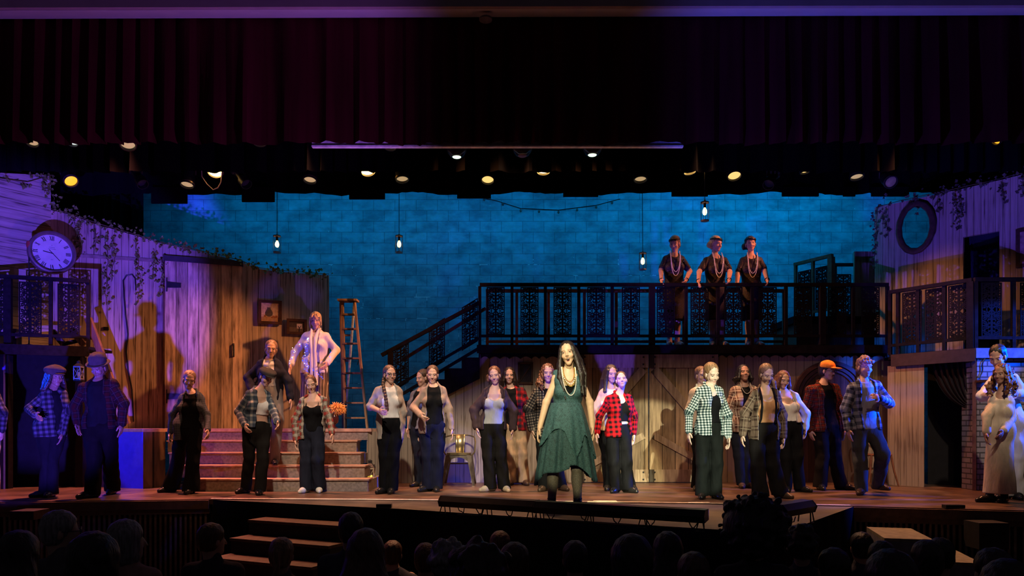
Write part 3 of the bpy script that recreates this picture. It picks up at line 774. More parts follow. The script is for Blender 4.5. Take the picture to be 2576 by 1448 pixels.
# wall clock
d = 10.62; c = P(131, 635, d); n = Vector((.66, -.75, 0)).normalized(); rr = .305
ck = empty('roman_clock', (c.x, c.y, c.z - rr), 'large round wall clock with roman numerals hanging above the left balcony', 'clock')
side = Vector((-n.y, n.x, 0)); upv = Vector((0, 0, 1))
if side.x < 0: side = -side
MB().lathe([(rr * .9, 0), (rr, .01), (rr, .075), (rr * .97, .10), (rr * .9, .105), (rr * .84, .085), (rr * .83, .05), (rr * .83, .02)], c - n * .05, n, 48).build('case', plain('clock_case', (.13, .09, .09), .35, .3), ck, True)
MB().lathe([(0, 0), (rr * .845, 0), (rr * .845, .006), (0, .007)], c - n * .02, n, 48).build('dial', plain('clock_dial', (.40, .38, .38), .6, var=.12, scale=6), ck)
M_ink = plain('clock_ink', (.015, .015, .02), .6)
def stroke(mb, x0, y0, x1, y1, w):
    p = c - n * .011 + side * x0 + upv * y0; q = c - n * .011 + side * x1 + upv * y1
    mb.bar(p, q, w, .004, up=n)
ROM = ['XII', 'I', 'II', 'III', 'IIII', 'V', 'VI', 'VII', 'VIII', 'IX', 'X', 'XI']
for k, s in enumerate(ROM):
    mb = MB(); a = math.radians(90 - 30 * k); er = Vector((math.cos(a), math.sin(a))); et = Vector((math.sin(a), -math.cos(a)))
    wd = {'I': .016, 'V': .03, 'X': .03}; tot = sum(wd[ch] for ch in s); o = -tot / 2
    R0, R1 = rr * .57, rr * .78
    def L(u, r): v = er * r + et * u; return v.x, v.y
    for ch in s:
        w = wd[ch]; m = o + w / 2
        if ch == 'I': stroke(mb, *L(m, R0), *L(m, R1), .008)
        elif ch == 'V': stroke(mb, *L(m, R0), *L(m - w * .36, R1), .008); stroke(mb, *L(m, R0), *L(m + w * .36, R1), .004)
        else: stroke(mb, *L(m - w * .36, R0), *L(m + w * .36, R1), .004); stroke(mb, *L(m + w * .36, R0), *L(m - w * .36, R1), .008)
        o += w
    mb.build('numeral', M_ink, ck)
mb = MB(); stroke(mb, .02, -.01, -.11, .012, .011); mb.build('hour_hand', M_ink, ck)
mb = MB(); stroke(mb, -.035, .04, .10, -.105, .008); mb.build('minute_hand', M_ink, ck)
mb = MB(); stroke(mb, -.035, .075, .035, .075, .007); stroke(mb, -.045, .052, .05, .052, .006); stroke(mb, -.006, .105, .006, .105, .012); stroke(mb, -.014, -.1, .014, -.1, .008)
mb.build('dial_lettering', plain('faded_ink', (.25, .24, .28), .6), ck)
# leaning planks and broken trestle on the left balcony, long leaning beam
def beam(pts, w, t, m, name, label, cat, group=None):
    mb = MB().bar(pts[0], pts[1], w, t, up=(0, -1, 0)); return thingmesh(mb, name, m, label, cat, group)
M_beam = planks('old_beam', (.17, .09, .06), (.07, .035, .025), 2.0)
beam([P(222, 800, 10.62), P(320, 1066, 10.62)], .085, .06, M_beam, 'leaning_beam', 'long dark beam leaning from the left balcony down to the platform', 'beam')
beam([P(132, 832, 10.6), P(160, 866, 10.6)], .075, .04, M_beam, 'plank_offcut', 'short plank leaning behind the middle post of the left balcony', 'plank', 'planks on the left balcony')
beam([P(178, 826, 10.58), P(212, 868, 10.58)], .08, .04, M_beam, 'plank_offcut', 'plank slanting under the right scroll panel of the left balcony', 'plank', 'planks on the left balcony')
beam([P(160, 865, 10.64), P(240, 846, 10.64)], .05, .04, M_beam, 'plank_offcut', 'plank lying across the other two at the right end of the left balcony', 'plank', 'planks on the left balcony')
c = P(36, 850, 10.5)
thingmesh(MB().box(c.x - .06, c.x + .07, 10.44, 10.56, LZ, LZ + .25), 'wooden_crate', planks('crate_wood', (.2, .12, .09), (.08, .05, .04), .1, True), 'small wooden crate standing on the left end of the left balcony', 'crate')

# ------------------------------------------------------------------ centre: wall under the balcony, barn doors, stairs
DW = 11.3
def wpoly(pts, d, th, name, m):
    return struct(MB().prism([P(x, y, d) for x, y in pts], (0, th, 0)), name, m)
fy = HZ + EYE * F / DW
zc = lambda px, z: (px, HZ + (EYE - z) * F / DW)
low = Z_(905, DW)
wpoly([zc(1207, 0), zc(1457, 0), zc(1457, 1.96), zc(1207, 1.96)], DW, .05, 'wall_centre_left', M_side_m)
wpoly([zc(1804, 0), zc(2240, 0), zc(2240, 1.96), zc(1804, 1.96)], DW, .05, 'wall_centre_right', M_side_m)
wpoly([zc(1457, 1.955), zc(1804, 1.955), zc(1804, 2.05), zc(1457, 2.05)], DW, .05, 'wall_centre_head', M_deck)
wpoly([zc(1037, 0), zc(1207, 0), (1207, 918), (1150, 950), (1090, 986), (1037, 1016)], DW, .05, 'wall_under_stairs', M_side_m)
def jag(x0, x1, y, seed):
    rnd = random.Random(seed); mb = MB(); x = x0
    while x < x1:
        w = rnd.uniform(18, 34); xb = min(x1, x + w); n = 8; pts = []
        for i in range(n + 1):
            t = i / n; pts.append(P(x + (xb - x) * t, y - 6 * math.sin(math.pi * t), DW - .012))
        pts = [P(xb, y - 12, DW - .012)] + pts[::-1] + [P(x, y - 12, DW - .012)]
        mb.prism(pts, (0, .012, 0)); x = xb
    return mb
struct(jag(1209, 1455, 902, 3), 'trim_7', M_deck); struct(jag(1806, 2232, 899, 4), 'trim_8', M_deck)
# small dark hatch window
wx = empty('hatch_window', P(1322, 938, DW - .01), 'small square dark window in the wall left of the barn doors', 'window')
mb = MB(); w0, w1, h0, h1 = X_(1306, DW), X_(1338, DW), Z_(962, DW), Z_(914, DW)
for q in ((w0 - .02, w1 + .02, h0 - .02, h0 + .008), (w0 - .02, w1 + .02, h1 - .008, h1 + .02), (w0 - .02, w0 + .008, h0, h1), (w1 - .008, w1 + .02, h0, h1)): mb.box(q[0], q[1], DW - .03, DW - .001, q[2], q[3])
mb.build('frame', M_frame, wx)
MB().box(w0, w1, DW - .012, DW - .002, h0, h1).build('pane', plain('dark_pane', (.03, .022, .025), .25), wx)
MB().bar((w0, DW - .016, h0), (w1, DW - .016, h1), .012, .01, up=(0, -1, 0)).build('crossbar', M_frame, wx)
# barn doors
def barndoor(n, x0, x1, flip, label):
    a0, a1 = X_(x0, DW), X_(x1, DW); z1 = 1.95
    o = MB().box(0, a1 - a0, 0, .04, .01, z1).build('door_%d' % n, M_barnr); o.location = (a0, DW - .03, 0); o['kind'] = 'structure'; o['label'] = label
    def ch(mb, name, m):
        c = mb.build(name, m); c.parent = o; return c
    w = a1 - a0
    ch(MB().box(0, w, -.025, -.001, z1 - .2, z1), 'top_board', M_barnx); ch(MB().box(0, w, -.025, -.001, .01, .2), 'bottom_board', M_barnx)
    zt, zb = z1 - .2, 1.02
    p, q = ((w - .075, zt - .02), (.12, zb - .28)) if flip else ((.075, zt - .02), (w - .12, zb - .28))
    dx, dz = q[0] - p[0], q[1] - p[1]; L = math.hypot(dx, dz); nx, nz = -dz / L * .062, dx / L * .062
    ch(MB().prism([(p[0] - nx, -.001, p[1] - nz), (q[0] - nx, -.001, q[1] - nz), (q[0] + nx, -.001, q[1] + nz), (p[0] + nx, -.001, p[1] + nz)], (0, -.022, 0)), 'brace', M_barnx)
    p, q = ((.07, .22), (w - .07, .72)) if flip else ((w - .07, .22), (.07, .72))
    dx, dz = q[0] - p[0], q[1] - p[1]; L = math.hypot(dx, dz); nx, nz = -dz / L * .05, dx / L * .05
    ch(MB().prism([(p[0] - nx, -.001, p[1] - nz), (q[0] - nx, -.001, q[1] - nz), (q[0] + nx, -.001, q[1] + nz), (p[0] + nx, -.001, p[1] + nz)], (0, -.018, 0)), 'brace', M_barnx)
    for bx in (.08, w - .08):
        for bz in (z1 - .04, z1 - .15, .05, .16):
            ch(MB().lathe([(.014, 0), (.014, .008), (.006, .012)], (bx, -.024, bz), (0, -1, 0), 10), 'bolt', M_iron)
    return o
barndoor(2, 1457, 1630, True, 'left leaf of the pale barn double door'); barndoor(3, 1632, 1804, False, 'right leaf of the pale barn double door')
# carved arch standing against the wall
t0 = empty('carved_arch', P(2085, 1005, DW - .05), 'dark carved wooden arch on the wall behind the orange cap', 'arch')
t0.location.z = 0
def arch(r, w, y0, y1, zb, zc_):
    mb = MB(); n = 28; vs = []; fs = []
    pts = [(-r, zb)] + [(r * math.cos(math.pi - math.pi * i / n), zc_ + r * math.sin(math.pi * i / n)) for i in range(n + 1)] + [(r, zb)]
    pin = [(-(r - w), zb)] + [((r - w) * math.cos(math.pi - math.pi * i / n), zc_ + (r - w) * math.sin(math.pi * i / n)) for i in range(n + 1)] + [(r - w, zb)]
    cx = X_(2085, DW)
    for (ax, az), (bx, bz) in zip(pts, pin): vs += [(cx + ax, y0, az), (cx + bx, y0, bz), (cx + bx, y1, bz), (cx + ax, y1, az)]
    m = len(pts)
    for i in range(m - 1):
        for k in range(4): fs.append((4 * i + k, 4 * i + (k + 1) % 4, 4 * i + 4 + (k + 1) % 4, 4 * i + 4 + k))
    fs += [(0, 1, 2, 3), (4 * m - 4, 4 * m - 1, 4 * m - 2, 4 * m - 3)]
    return mb.add(vs, fs)
M_arch = plain('dark_carved_wood', (.06, .03, .022), .4, var=.4)
ac = Z_(1000, DW)
arch(.56, .06, DW - .07, DW - .002, 0, ac).build('outer_moulding', M_arch, t0, True); arch(.485, .045, DW - .055, DW - .002, 0, ac).build('inner_moulding', M_arch, t0, True)
arch(.425, .03, DW - .045, DW - .002, 0, ac).build('inner_bead', M_arch, t0, True)
mb = MB(); n = 24; cx = X_(2085, DW)
mb.prism([(cx - .4, DW - .02, 0), (cx + .4, DW - .02, 0)] + [(cx + .4 * math.cos(math.pi * i / n), DW - .02, ac + .4 * math.sin(math.pi * i / n)) for i in range(n + 1)], (0, .017, 0))
mb.build('panel', planks('arch_panel', (.1, .06, .045), (.04, .025, .02), .1), t0)

# staircase down from the centre balcony
ds = 11.25
st = empty('staircase', (X_(1110, ds), ds, 0.5), 'dark staircase with scroll panels falling left from the centre balcony', 'staircase')
slope = -.607
def spt(px, dy, d=ds):      # point on the nosing line, dy metres above
    return Vector((X_(px, d), d, Z_(866, D1) + .0 + slope * (X_(1203, d) - X_(px, d)) + dy))
for k in range(5):
    xr_ = 1207 - 43 * k; zt = DZ - .165 * (k + 1) - .02
    MB().box(X_(xr_ - 47, ds), X_(xr_, ds), ds + .02, ds + .75, zt - .03, zt).build('tread', M_deck, st)
    MB().box(X_(xr_ - 3, ds), X_(xr_, ds), ds + .02, ds + .75, zt, zt + .14).build('riser', M_deck, st)
mb = MB()
pl = []
for k in range(5):
    xr_ = 1207 - 43 * k; zt = DZ - .165 * (k + 1) - .02
    pl += [Vector((X_(xr_, ds), ds, zt)), Vector((X_(xr_ - 43, ds), ds, zt))]
bot = [Vector((p.x, p.y, p.z - .30)) for p in (pl[-1], pl[0])]
for k in range(5):
    a, b = pl[2 * k], pl[2 * k + 1]; za = a.z
    lo = lambda x: bot[0].z + (bot[1].z - bot[0].z) * (x - bot[0].x) / (bot[1].x - bot[0].x)
    mb.prism([a, b, Vector((b.x, ds, lo(b.x) - .02)), Vector((a.x, ds, lo(a.x) - .02))], (0, .03, 0))
mb.build('side_board', M_deck, st)
MB().bar(P(960, 893, ds), P(1206, 761, ds), .06, .055).build('handrail', M_rail, st)
MB().bar(P(1003, 968, ds), P(1204, 850, ds), .045, .04).build('lower_rail', M_rail, st)
MB().bar(P(1003, 996, ds), P(1204, 876, ds), .045, .045).build('lower_rail', M_rail, st)
MB().bar(P(982, 885, ds), P(982, 1075, ds), .07, .07).build('newel_post', M_rail, st)
MB().bar(P(1012, 905, ds + .75), P(1222, 775, ds + .75), .05, .05).build('rear_handrail', M_railb, st)
SCS = scroll_mesh(.245, .66, .607)
for px, py in ((1008, 973), (1099, 920), (1182, 870)):
    p = P(px, py, ds); panel(st, (p.x, p.y, p.z), 0, SCS)

# ------------------------------------------------------------------ right half of the set
WA, WB = (X_(2200, 12.0), 12.0), (X_(2576, 10.45), 10.45)
def rw(px): return line_d(px, WA, WB)
WN = Vector((WB[0] - WA[0], WB[1] - WA[1], 0)).normalized(); WNn = Vector((WN.y, -WN.x, 0))
def rpt(px, py, off=0.0):
    d = rw(px) - off; return P(px, py, d)
ZT = Z_(520, 12.0)
def rseg(p0, p1, z0, z1, name, m=M_side_r):
    a = rpt(p0, 500); b = rpt(p1, 500); f = lambda v, z: Vector((v.x, v.y, z))
    z1a, z1b = z1 if isinstance(z1, tuple) else (z1, z1)
    th = -WNn * .06
    return struct(MB().hexa([f(a, z0), f(b, z0), f(b, z0) + th, f(a, z0) + th, f(a, z1a), f(b, z1b), f(b, z1b) + th, f(a, z1a) + th]), name, m)
zdoor = Z_(588, rw(2468))
tp = lambda px, py: Z_(py, rw(px))
rseg(2423, 2514, zdoor, (tp(2423, 474), tp(2514, 453)), 'wall_right_over_door'); rseg(2514, 2740, RZ, (tp(2514, 453), tp(2740, 398)), 'wall_right_front')
# the wall piece with the oval opening
oc = rpt(2303, 572); orx, orz = .245, .365
A0, B0 = rpt(2200, 500), rpt(2423, 500)
ua, ub = (A0 - oc).dot(WN), (B0 - oc).dot(WN); za, zb_ = tp(2200, 522) - oc.z, tp(2423, 474) - oc.z; zlo = RZ - oc.z
vs = []; fs = []; n = 72
corner = [math.atan2(z, u_) for u_, z in ((ua, za), (ub, zb_), (ub, zlo), (ua, zlo))]
angs = sorted([2 * math.pi * i / n - math.pi for i in range(n)] + corner)
for a in angs:
    cu_, su = math.cos(a), math.sin(a); t = 99.0
    if cu_ > 1e-6: t = min(t, ub / cu_)
    if cu_ < -1e-6: t = min(t, ua / cu_)
    if su < -1e-6: t = min(t, zlo / su)
    m_ = (zb_ - za) / (ub - ua); den = su - m_ * cu_
    if den > 1e-6: t = min(t, (za - m_ * ua) / den)
    for (u_, z) in ((orx * cu_, orz * su), (t * cu_, t * su)):
        p = Vector((oc.x, oc.y, oc.z + z)) + WN * u_
        vs += [p, p - WNn * .06]
m = len(angs)
for i in range(m):
    p, q = 4 * i, 4 * ((i + 1) % m)
    fs += [(p, p + 2, q + 2, q), (p + 1, q + 1, q + 3, p + 3), (p, q, q + 1, p + 1), (p + 2, p + 3, q + 3, q + 2)]
struct(MB().add(vs, fs), 'wall_right_set', M_side_r)
a = rpt(2423, 700, -.3); b = rpt(2514, 700, -.3)
struct(MB().hexa([Vector((a.x, a.y, RZ)), Vector((b.x + .4, b.y, RZ)), Vector((b.x + .4, b.y + .03, RZ)), Vector((a.x, a.y + .03, RZ)), Vector((a.x, a.y, zdoor + .3)), Vector((b.x + .4, b.y, zdoor + .3)), Vector((b.x + .4, b.y + .03, zdoor + .3)), Vector((a.x, a.y + .03, zdoor + .3))]), 'door_4', velvet('doorway_drape', (.03, .03, .05)))
# low wall piece behind, landing and rear stair rails
struct(MB().box(X_(2150, 12.3), X_(2203, 12.3), 12.3, 12.35, RZ, Z_(632, 12.3)), 'wall_right_low', M_side_r)
land = empty('rear_landing', (X_(2110, 12.5), 12.4, DZ), 'dark raised landing behind the right end of the centre balcony', 'landing')
MB().box(X_(1996, 12.2), X_(2236, 12.2), 12.2, 13.3, Z_(812, 12.2), Z_(795, 12.2)).build('top_board', M_deck, land)
MB().box(X_(2005, 12.2), X_(2234, 12.2), 12.22, 13.3, DZ, Z_(813, 12.2)).build('front_panel', planks('landing_planks', (.16, .1, .07), (.06, .04, .03), .09), land)
lz = Z_(795, 12.2) + .005
railing('balcony_railing', (X_(1999, 13.0), 13.0), (X_(2094, 12.3), 12.3), lz, Z_(645, 12.5), [.03, .5, .97], [.27, .74], M_railb, 'brown rear railing slanting forward at the right end of the blue wall', bigposts=[.97])
railing('balcony_railing', (X_(2098, 13.1), 13.1), (X_(2172, 13.1), 13.1), lz, Z_(662, 13.1), [.04, .96], [.32], M_rail, 'short dark rear railing beside the right set wall')
# oval frame round the opening
c = rpt(2303, 572, .06); mir = empty('oval_frame', (c.x, c.y, Z_(634, c.y)), 'oval carved dark frame on the right wall with blue inside it', 'frame')
wv = WN; rx, rz = .245, .365
vs = []; fs = []; n = 56; m = 8
for i in range(n):
    a = 2 * math.pi * i / n; bul = 1 + .06 * math.sin(a * 14)
    for k in range(m):
        b = 2 * math.pi * k / m; rad = .05 * bul
        vs.append(c + wv * (math.cos(a) * (rx + rad * math.cos(b))) + upv * (math.sin(a) * (rz + rad * math.cos(b))) + WNn * (.035 * math.sin(b) * bul))
for i in range(n):
    for k in range(m): fs.append((i * m + k, ((i + 1) % n) * m + k, ((i + 1) % n) * m + (k + 1) % m, i * m + (k + 1) % m))
MB().add(vs, fs).build('carved_ring', plain('carved_bronze', (.10, .06, .045), .3, .5), mir, True)
# framed picture at the right edge
c = rpt(2572, 622, .04); w, h = .42, Z_(573, c.y) - Z_(671, c.y)
fp = empty('framed_picture', (c.x, c.y, c.z - h / 2), 'dark framed picture cut by the right edge, beside the upper doorway', 'picture')
mb = MB(); z0 = c.z - h / 2
for u0, u1, v0, v1 in ((0, w, 0, .05), (0, w, h - .05, h), (0, .05, .05, h - .05), (w - .05, w, .05, h - .05)):
    A = rpt(2555, 600, .03); q = [A + wv * u0 + upv * 0, A + wv * u1]
    f = lambda u, z, o: Vector((A.x, A.y, 0)) + wv * u + Vector((0, 0, z0 + z)) + WNn * o
    mb.hexa([f(u0, v0, 0), f(u1, v0, 0), f(u1, v0, -.03), f(u0, v0, -.03), f(u0, v1, 0), f(u1, v1, 0), f(u1, v1, -.03), f(u0, v1, -.03)])
mb.build('frame', M_frame, fp)
MB().hexa([f(.05, .05, -.008), f(w - .05, .05, -.008), f(w - .05, .05, -.03), f(.05, .05, -.03), f(.05, h - .05, -.008), f(w - .05, h - .05, -.008), f(w - .05, h - .05, -.03), f(.05, h - .05, -.03)]).build('print', plain('brown_print', (.28, .16, .14), .6, var=.5, scale=12), fp)

# wall and curtained doorway under the right balcony
def vseg(p0, p1, z0, z1, name, m, off=.06):
    a = Vector((X_(p0, rline(p0)), rline(p0) + off, 0)); b = Vector((X_(p1, rline(p1)), rline(p1) + off, 0)); f = lambda v, z: Vector((v.x, v.y, z)); th = Vector((.03, .05, 0))
    return struct(MB().hexa([f(a, z0), f(b, z0), f(b, z0) + th, f(a, z0) + th, f(a, z1), f(b, z1), f(b, z1) + th, f(a, z1) + th]), name, m)
vseg(2238, 2331, 0, RZ - .16, 'wall_under_right_balcony', M_side_u)
vseg(2446, 2456, 0, RZ - .1, 'trim_9', plain('door_post', (.10, .05, .045), .6), .0)
a = (X_(2334, 10.9), 10.9); b = (X_(2475, 10.6), 10.6)
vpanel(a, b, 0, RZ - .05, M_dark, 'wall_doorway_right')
# swagged black curtain in that doorway
vs = []; fs = []; nI, nJ = 60, 26
for i in range(nI):
    t = i / (nI - 1)
    x0_, y0_, x1_, y1_ = 2336 + 110 * t, 897, 2440 + 6 * t, 1030 - 14 * t; cx_, cy_ = x0_ + 22 * (1 - t), 897 + 112 - 40 * t
    for j in range(nJ):
        s_ = j / (nJ - 1); w0_, w1_, w2_ = (1 - s_) ** 2, 2 * s_ * (1 - s_), s_ * s_
        px = w0_ * x0_ + w1_ * cx_ + w2_ * x1_; py = w0_ * y0_ + w1_ * cy_ + w2_ * y1_
        vs.append(P(px, py, rline(px) + .14 + .028 * math.sin(t * 46) * (1 - .5 * s_)))
for i in range(nI - 1):
    for j in range(nJ - 1): fs.append((i * nJ + j, (i + 1) * nJ + j, (i + 1) * nJ + j + 1, i * nJ + j + 1))
thingmesh(MB().add(vs, fs), 'swag_curtain', velvet('swag_black', (.02, .015, .018)), 'black curtain swagged to the right in the doorway under the right balcony', 'curtain', smooth=True)
# brick pier at right with iron bracket
struct(MB().box(X_(2458, 9.86), X_(2517, 9.86), 9.86, 10.2, 0, RZ - .14), 'wall_pier_right', M_brick)
struct(MB().box(X_(2517, 9.9), X_(2720, 9.9), 9.95, 10.0, 1.05, RZ - .14), 'wall_pier_panel', M_brick)
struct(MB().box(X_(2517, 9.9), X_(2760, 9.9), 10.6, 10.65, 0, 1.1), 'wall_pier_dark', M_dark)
t0 = empty('iron_bracket', P(2460, 900, 9.8), 'curly iron wall bracket on the brick pier at right', 'bracket'); d = 9.83
MB().tube([P(2457, 890, d), P(2464, 896, d), P(2471, 895, d), P(2476, 890, d), P(2479, 895, d), P(2477, 903, d), P(2473, 909, d), P(2471, 917, d), P(2472, 926, d), P(2471, 935, d), P(2466, 944, d), P(2462, 950, d)], .008, 6).build('scroll', M_iron, t0, True)
MB().bar(P(2455, 900, d), P(2478, 900, d), .012, .012).build('arm', M_iron, t0)
MB().box(X_(2455, d), X_(2475, d), d - .1, d + .02, Z_(962, d), Z_(956, d)).build('shelf', M_frame, t0)

# ------------------------------------------------------------------ props
def ivy(name, label, paths, hang, seed, m_leaf, nrm, n_per=60, spread=.06):
    """ivy vine: leaf mesh and stems, growing along paths with hanging strands"""
    rnd = random.Random(seed); mb = MB(); ms = MB()
    def leaf(p, s):
        a = rnd.uniform(0, 6.28); tilt = rnd.uniform(-.9, .9); d1 = Vector((math.cos(a), nrm.y * .2, math.sin(a))).normalized()
        nn = (Vector(nrm) + Vector((rnd.uniform(-.7, .7), rnd.uniform(-.4, .4), rnd.uniform(-.7, .7)))).normalized()
        d1 = (d1 - nn * d1.dot(nn)).normalized(); d2 = nn.cross(d1)
        q = [p, p + d1 * s * .35 + d2 * s * .45 + nn * .008, p + d1 * s * .6 + d2 * s * .25, p + d1 * s + nn * -.006, p + d1 * s * .6 - d2 * s * .25, p + d1 * s * .35 - d2 * s * .45 + nn * .008]
        mb.add(q, [(0, 1, 2, 3), (0, 3, 4, 5)])
    for pth in paths:
        ms.tube(pth, .006, 5)
        for a, b in zip(pth[:-1], pth[1:]):
            for k in range(max(1, int((b - a).length * n_per))):
                p = a.lerp(b, rnd.random()) + Vector((rnd.gauss(0, spread), rnd.gauss(0, .02), rnd.gauss(0, spread))) + Vector(nrm) * rnd.uniform(.01, .06)
                leaf(p, rnd.uniform(.035, .075))
    for (p, L, dens) in hang:
        x = p.copy(); pts = [x.copy()]
        for k in range(int(L / .06)):
            x = x + Vector((rnd.gauss(0, .018), 0, -.06)); pts.append(x.copy())
            for j in range(dens):
                leaf(x + Vector((rnd.gauss(0, .03), 0, rnd.gauss(0, .03))) + Vector(nrm) * rnd.uniform(.01, .05), rnd.uniform(.03, .065))
        ms.tube(pts, .004, 5)
    c = paths[0][0]; root = empty(name, c, label, 'ivy', 'ivy on the set walls')
    ms.build('stem', plain(name + '_stem', (.10, .07, .03), .8), root); mb.build('leaves', m_leaf, root)
    return root
M_ivy = plain('ivy_leaf', (.10, .12, .03), .5, var=.6, scale=30)
M_ivyd = plain('ivy_leaf_dark', (.06, .05, .035), .6, var=.5, scale=30)
pth = [wallpt(x, y - 3, .03) for x, y in tops]
ivy('ivy_vine', 'green ivy trailing along the sloping top of the left wall', [pth], [(wallpt(200, 553, .04), .45, 2), (wallpt(182, 545, .04), .6, 2), (wallpt(270, 580, .04), 1.15, 2), (wallpt(285, 590, .04), .75, 2), (wallpt(340, 605, .04), 1.0, 2), (wallpt(385, 625, .04), .5, 3), (wallpt(405, 650, .07), .6, 2), (wallpt(240, 575, .04), .3, 2)], 5, M_ivy, LNn, 62, .045)
a, b = c0 + sd * 1.1, c0.copy()
A = Vector((a.x, a.y, Z_(430, a.y))); B = Vector((b.x, b.y, Z_(441, b.y)))
wn_ = Vector((.82, -.57, 0))
ivy('ivy_vine', 'ivy cluster on the corner of the tall boarded wall at far left', [[A + wn_ * .03, A.lerp(B, .35) + wn_ * .03 + Vector((0, 0, -.08)), A.lerp(B, .7) + wn_ * .03 + Vector((0, 0, -.12)), B + wn_ * .03]], [(B + wn_ * .05 + sd * .05, .55, 3), (B + wn_ * .05 + sd * .12, .35, 3)], 8, M_ivy, wn_, 30, .04)
pr = [rpt(x, y - 2, .03) for x, y in ((2204, 523), (2260, 508), (2320, 494), (2380, 482), (2440, 468), (2480, 460), (2530, 447), (2576, 436), (2640, 420))]
ivy('ivy_vine', 'dark ivy along the sloping top of the right wall with hanging strands', [pr], [(rpt(2208, 530, .04), .9, 4), (rpt(2225, 530, .04), .4, 4), (rpt(2402, 485, .04), .55, 4), (rpt(2412, 480, .04), .4, 4), (rpt(2360, 492, .04), .25, 3), (rpt(2310, 500, .04), .2, 3), (rpt(2518, 455, .04), .3, 3), (rpt(2572, 440, .04), .35, 3)], 11, M_ivyd, WNn, 40, .05)

# step ladder
d = 11.6
lad = empty('step_ladder', (X_(885, d), d, PZ), 'tall paint-spattered wooden step ladder standing against the blue wall', 'ladder')
M_lad = planks('ladder_wood', (.34, .21, .12), (.14, .08, .05), 2.0)
M_ladt = plain('ladder_pale_paint', (.38, .42, .38), .6, var=.4)
zt = Z_(758, d)
def lp(px, z, y): return Vector((X_(px, d), y, z))
yt = d; yb = d - .25
for a, b in ((862, 878), (892, 932)):
    MB().bar(lp(a, zt, yt), lp(b, PZ, yb), .03, .075, up=(0, 1, 0)).build('rail', M_lad, lad)
for k in range(8):
    t = (k + .9) / 8.6; z = zt + (PZ - zt) * t; y = yt + (yb - yt) * t; xa = 862 + (878 - 862) * t; xb = 892 + (932 - 892) * t
    MB().box(X_(xa, d), X_(xb, d), y - .05, y + .05, z - .012, z + .012).build('step', M_lad, lad)
MB().box(X_(852, d), X_(900, d), d - .1, d + .12, zt, zt + .03).build('top_cap', M_lad, lad)
for a, b in ((853, 836), (888, 840)):
    MB().bar(lp(a, zt, d + .1), lp(b, PZ, d + .75), .025, .06, up=(0, 1, 0)).build('rear_leg', M_lad if a == 853 else M_ladt, lad)
for k in range(4):
    t = .25 + .2 * k; z = zt + (PZ - zt) * t; y = d + .1 + .65 * t
    MB().bar(lp(853 - 17 * t, z, y), lp(888 - 48 * t, z, y), .03, .03).build('rear_rung', M_lad, lad)
for px in (866, 900):
    MB().bar(lp(px + 8, zt - .9, d - .12), lp(px - 14, zt - .95, d + .4), .012, .02).build('spreader', M_iron, lad)
# fluffy orange plume prop near the steps
d = 10.75; c = P(842, 1068, d)
t0 = empty('wig_stand', (c.x, d, PZ), 'fluffy orange wig on a small dark stand at the right end of the platform', 'wig')
rnd = random.Random(4); mb = MB(); hc = P(848, 1028, d)
for k in range(420):
    v = Vector((rnd.gauss(0, 1), rnd.gauss(0, 1), rnd.gauss(0, 1))).normalized(); v.z = v.z * .8 + .1
    p = hc + v * .055; q = hc + v * rnd.uniform(.08, .13) + Vector((rnd.gauss(.01, .015), 0, rnd.gauss(-.012, .012)))
    mb.tube([p, p.lerp(q, .5) + Vector((0, 0, .008)), q], [.007, .006, .002], 4)
mb.lathe([(0, -.07), (.05, -.05), (.075, 0), (.05, .05), (0, .07)], hc, n=14)
mb.build('wig', plain('orange_fluff', (.75, .34, .10), .8, var=.35, scale=40), t0)
MB().lathe([(.045, 0), (.045, .012), (.012, .03), (.014, .06), (.05, .09), (.06, .14), (.05, .2), (.03, .22)], (c.x, d, PZ), n=18).build('stand', plain('dark_red_glaze', (.07, .015, .015), .2), t0, True)

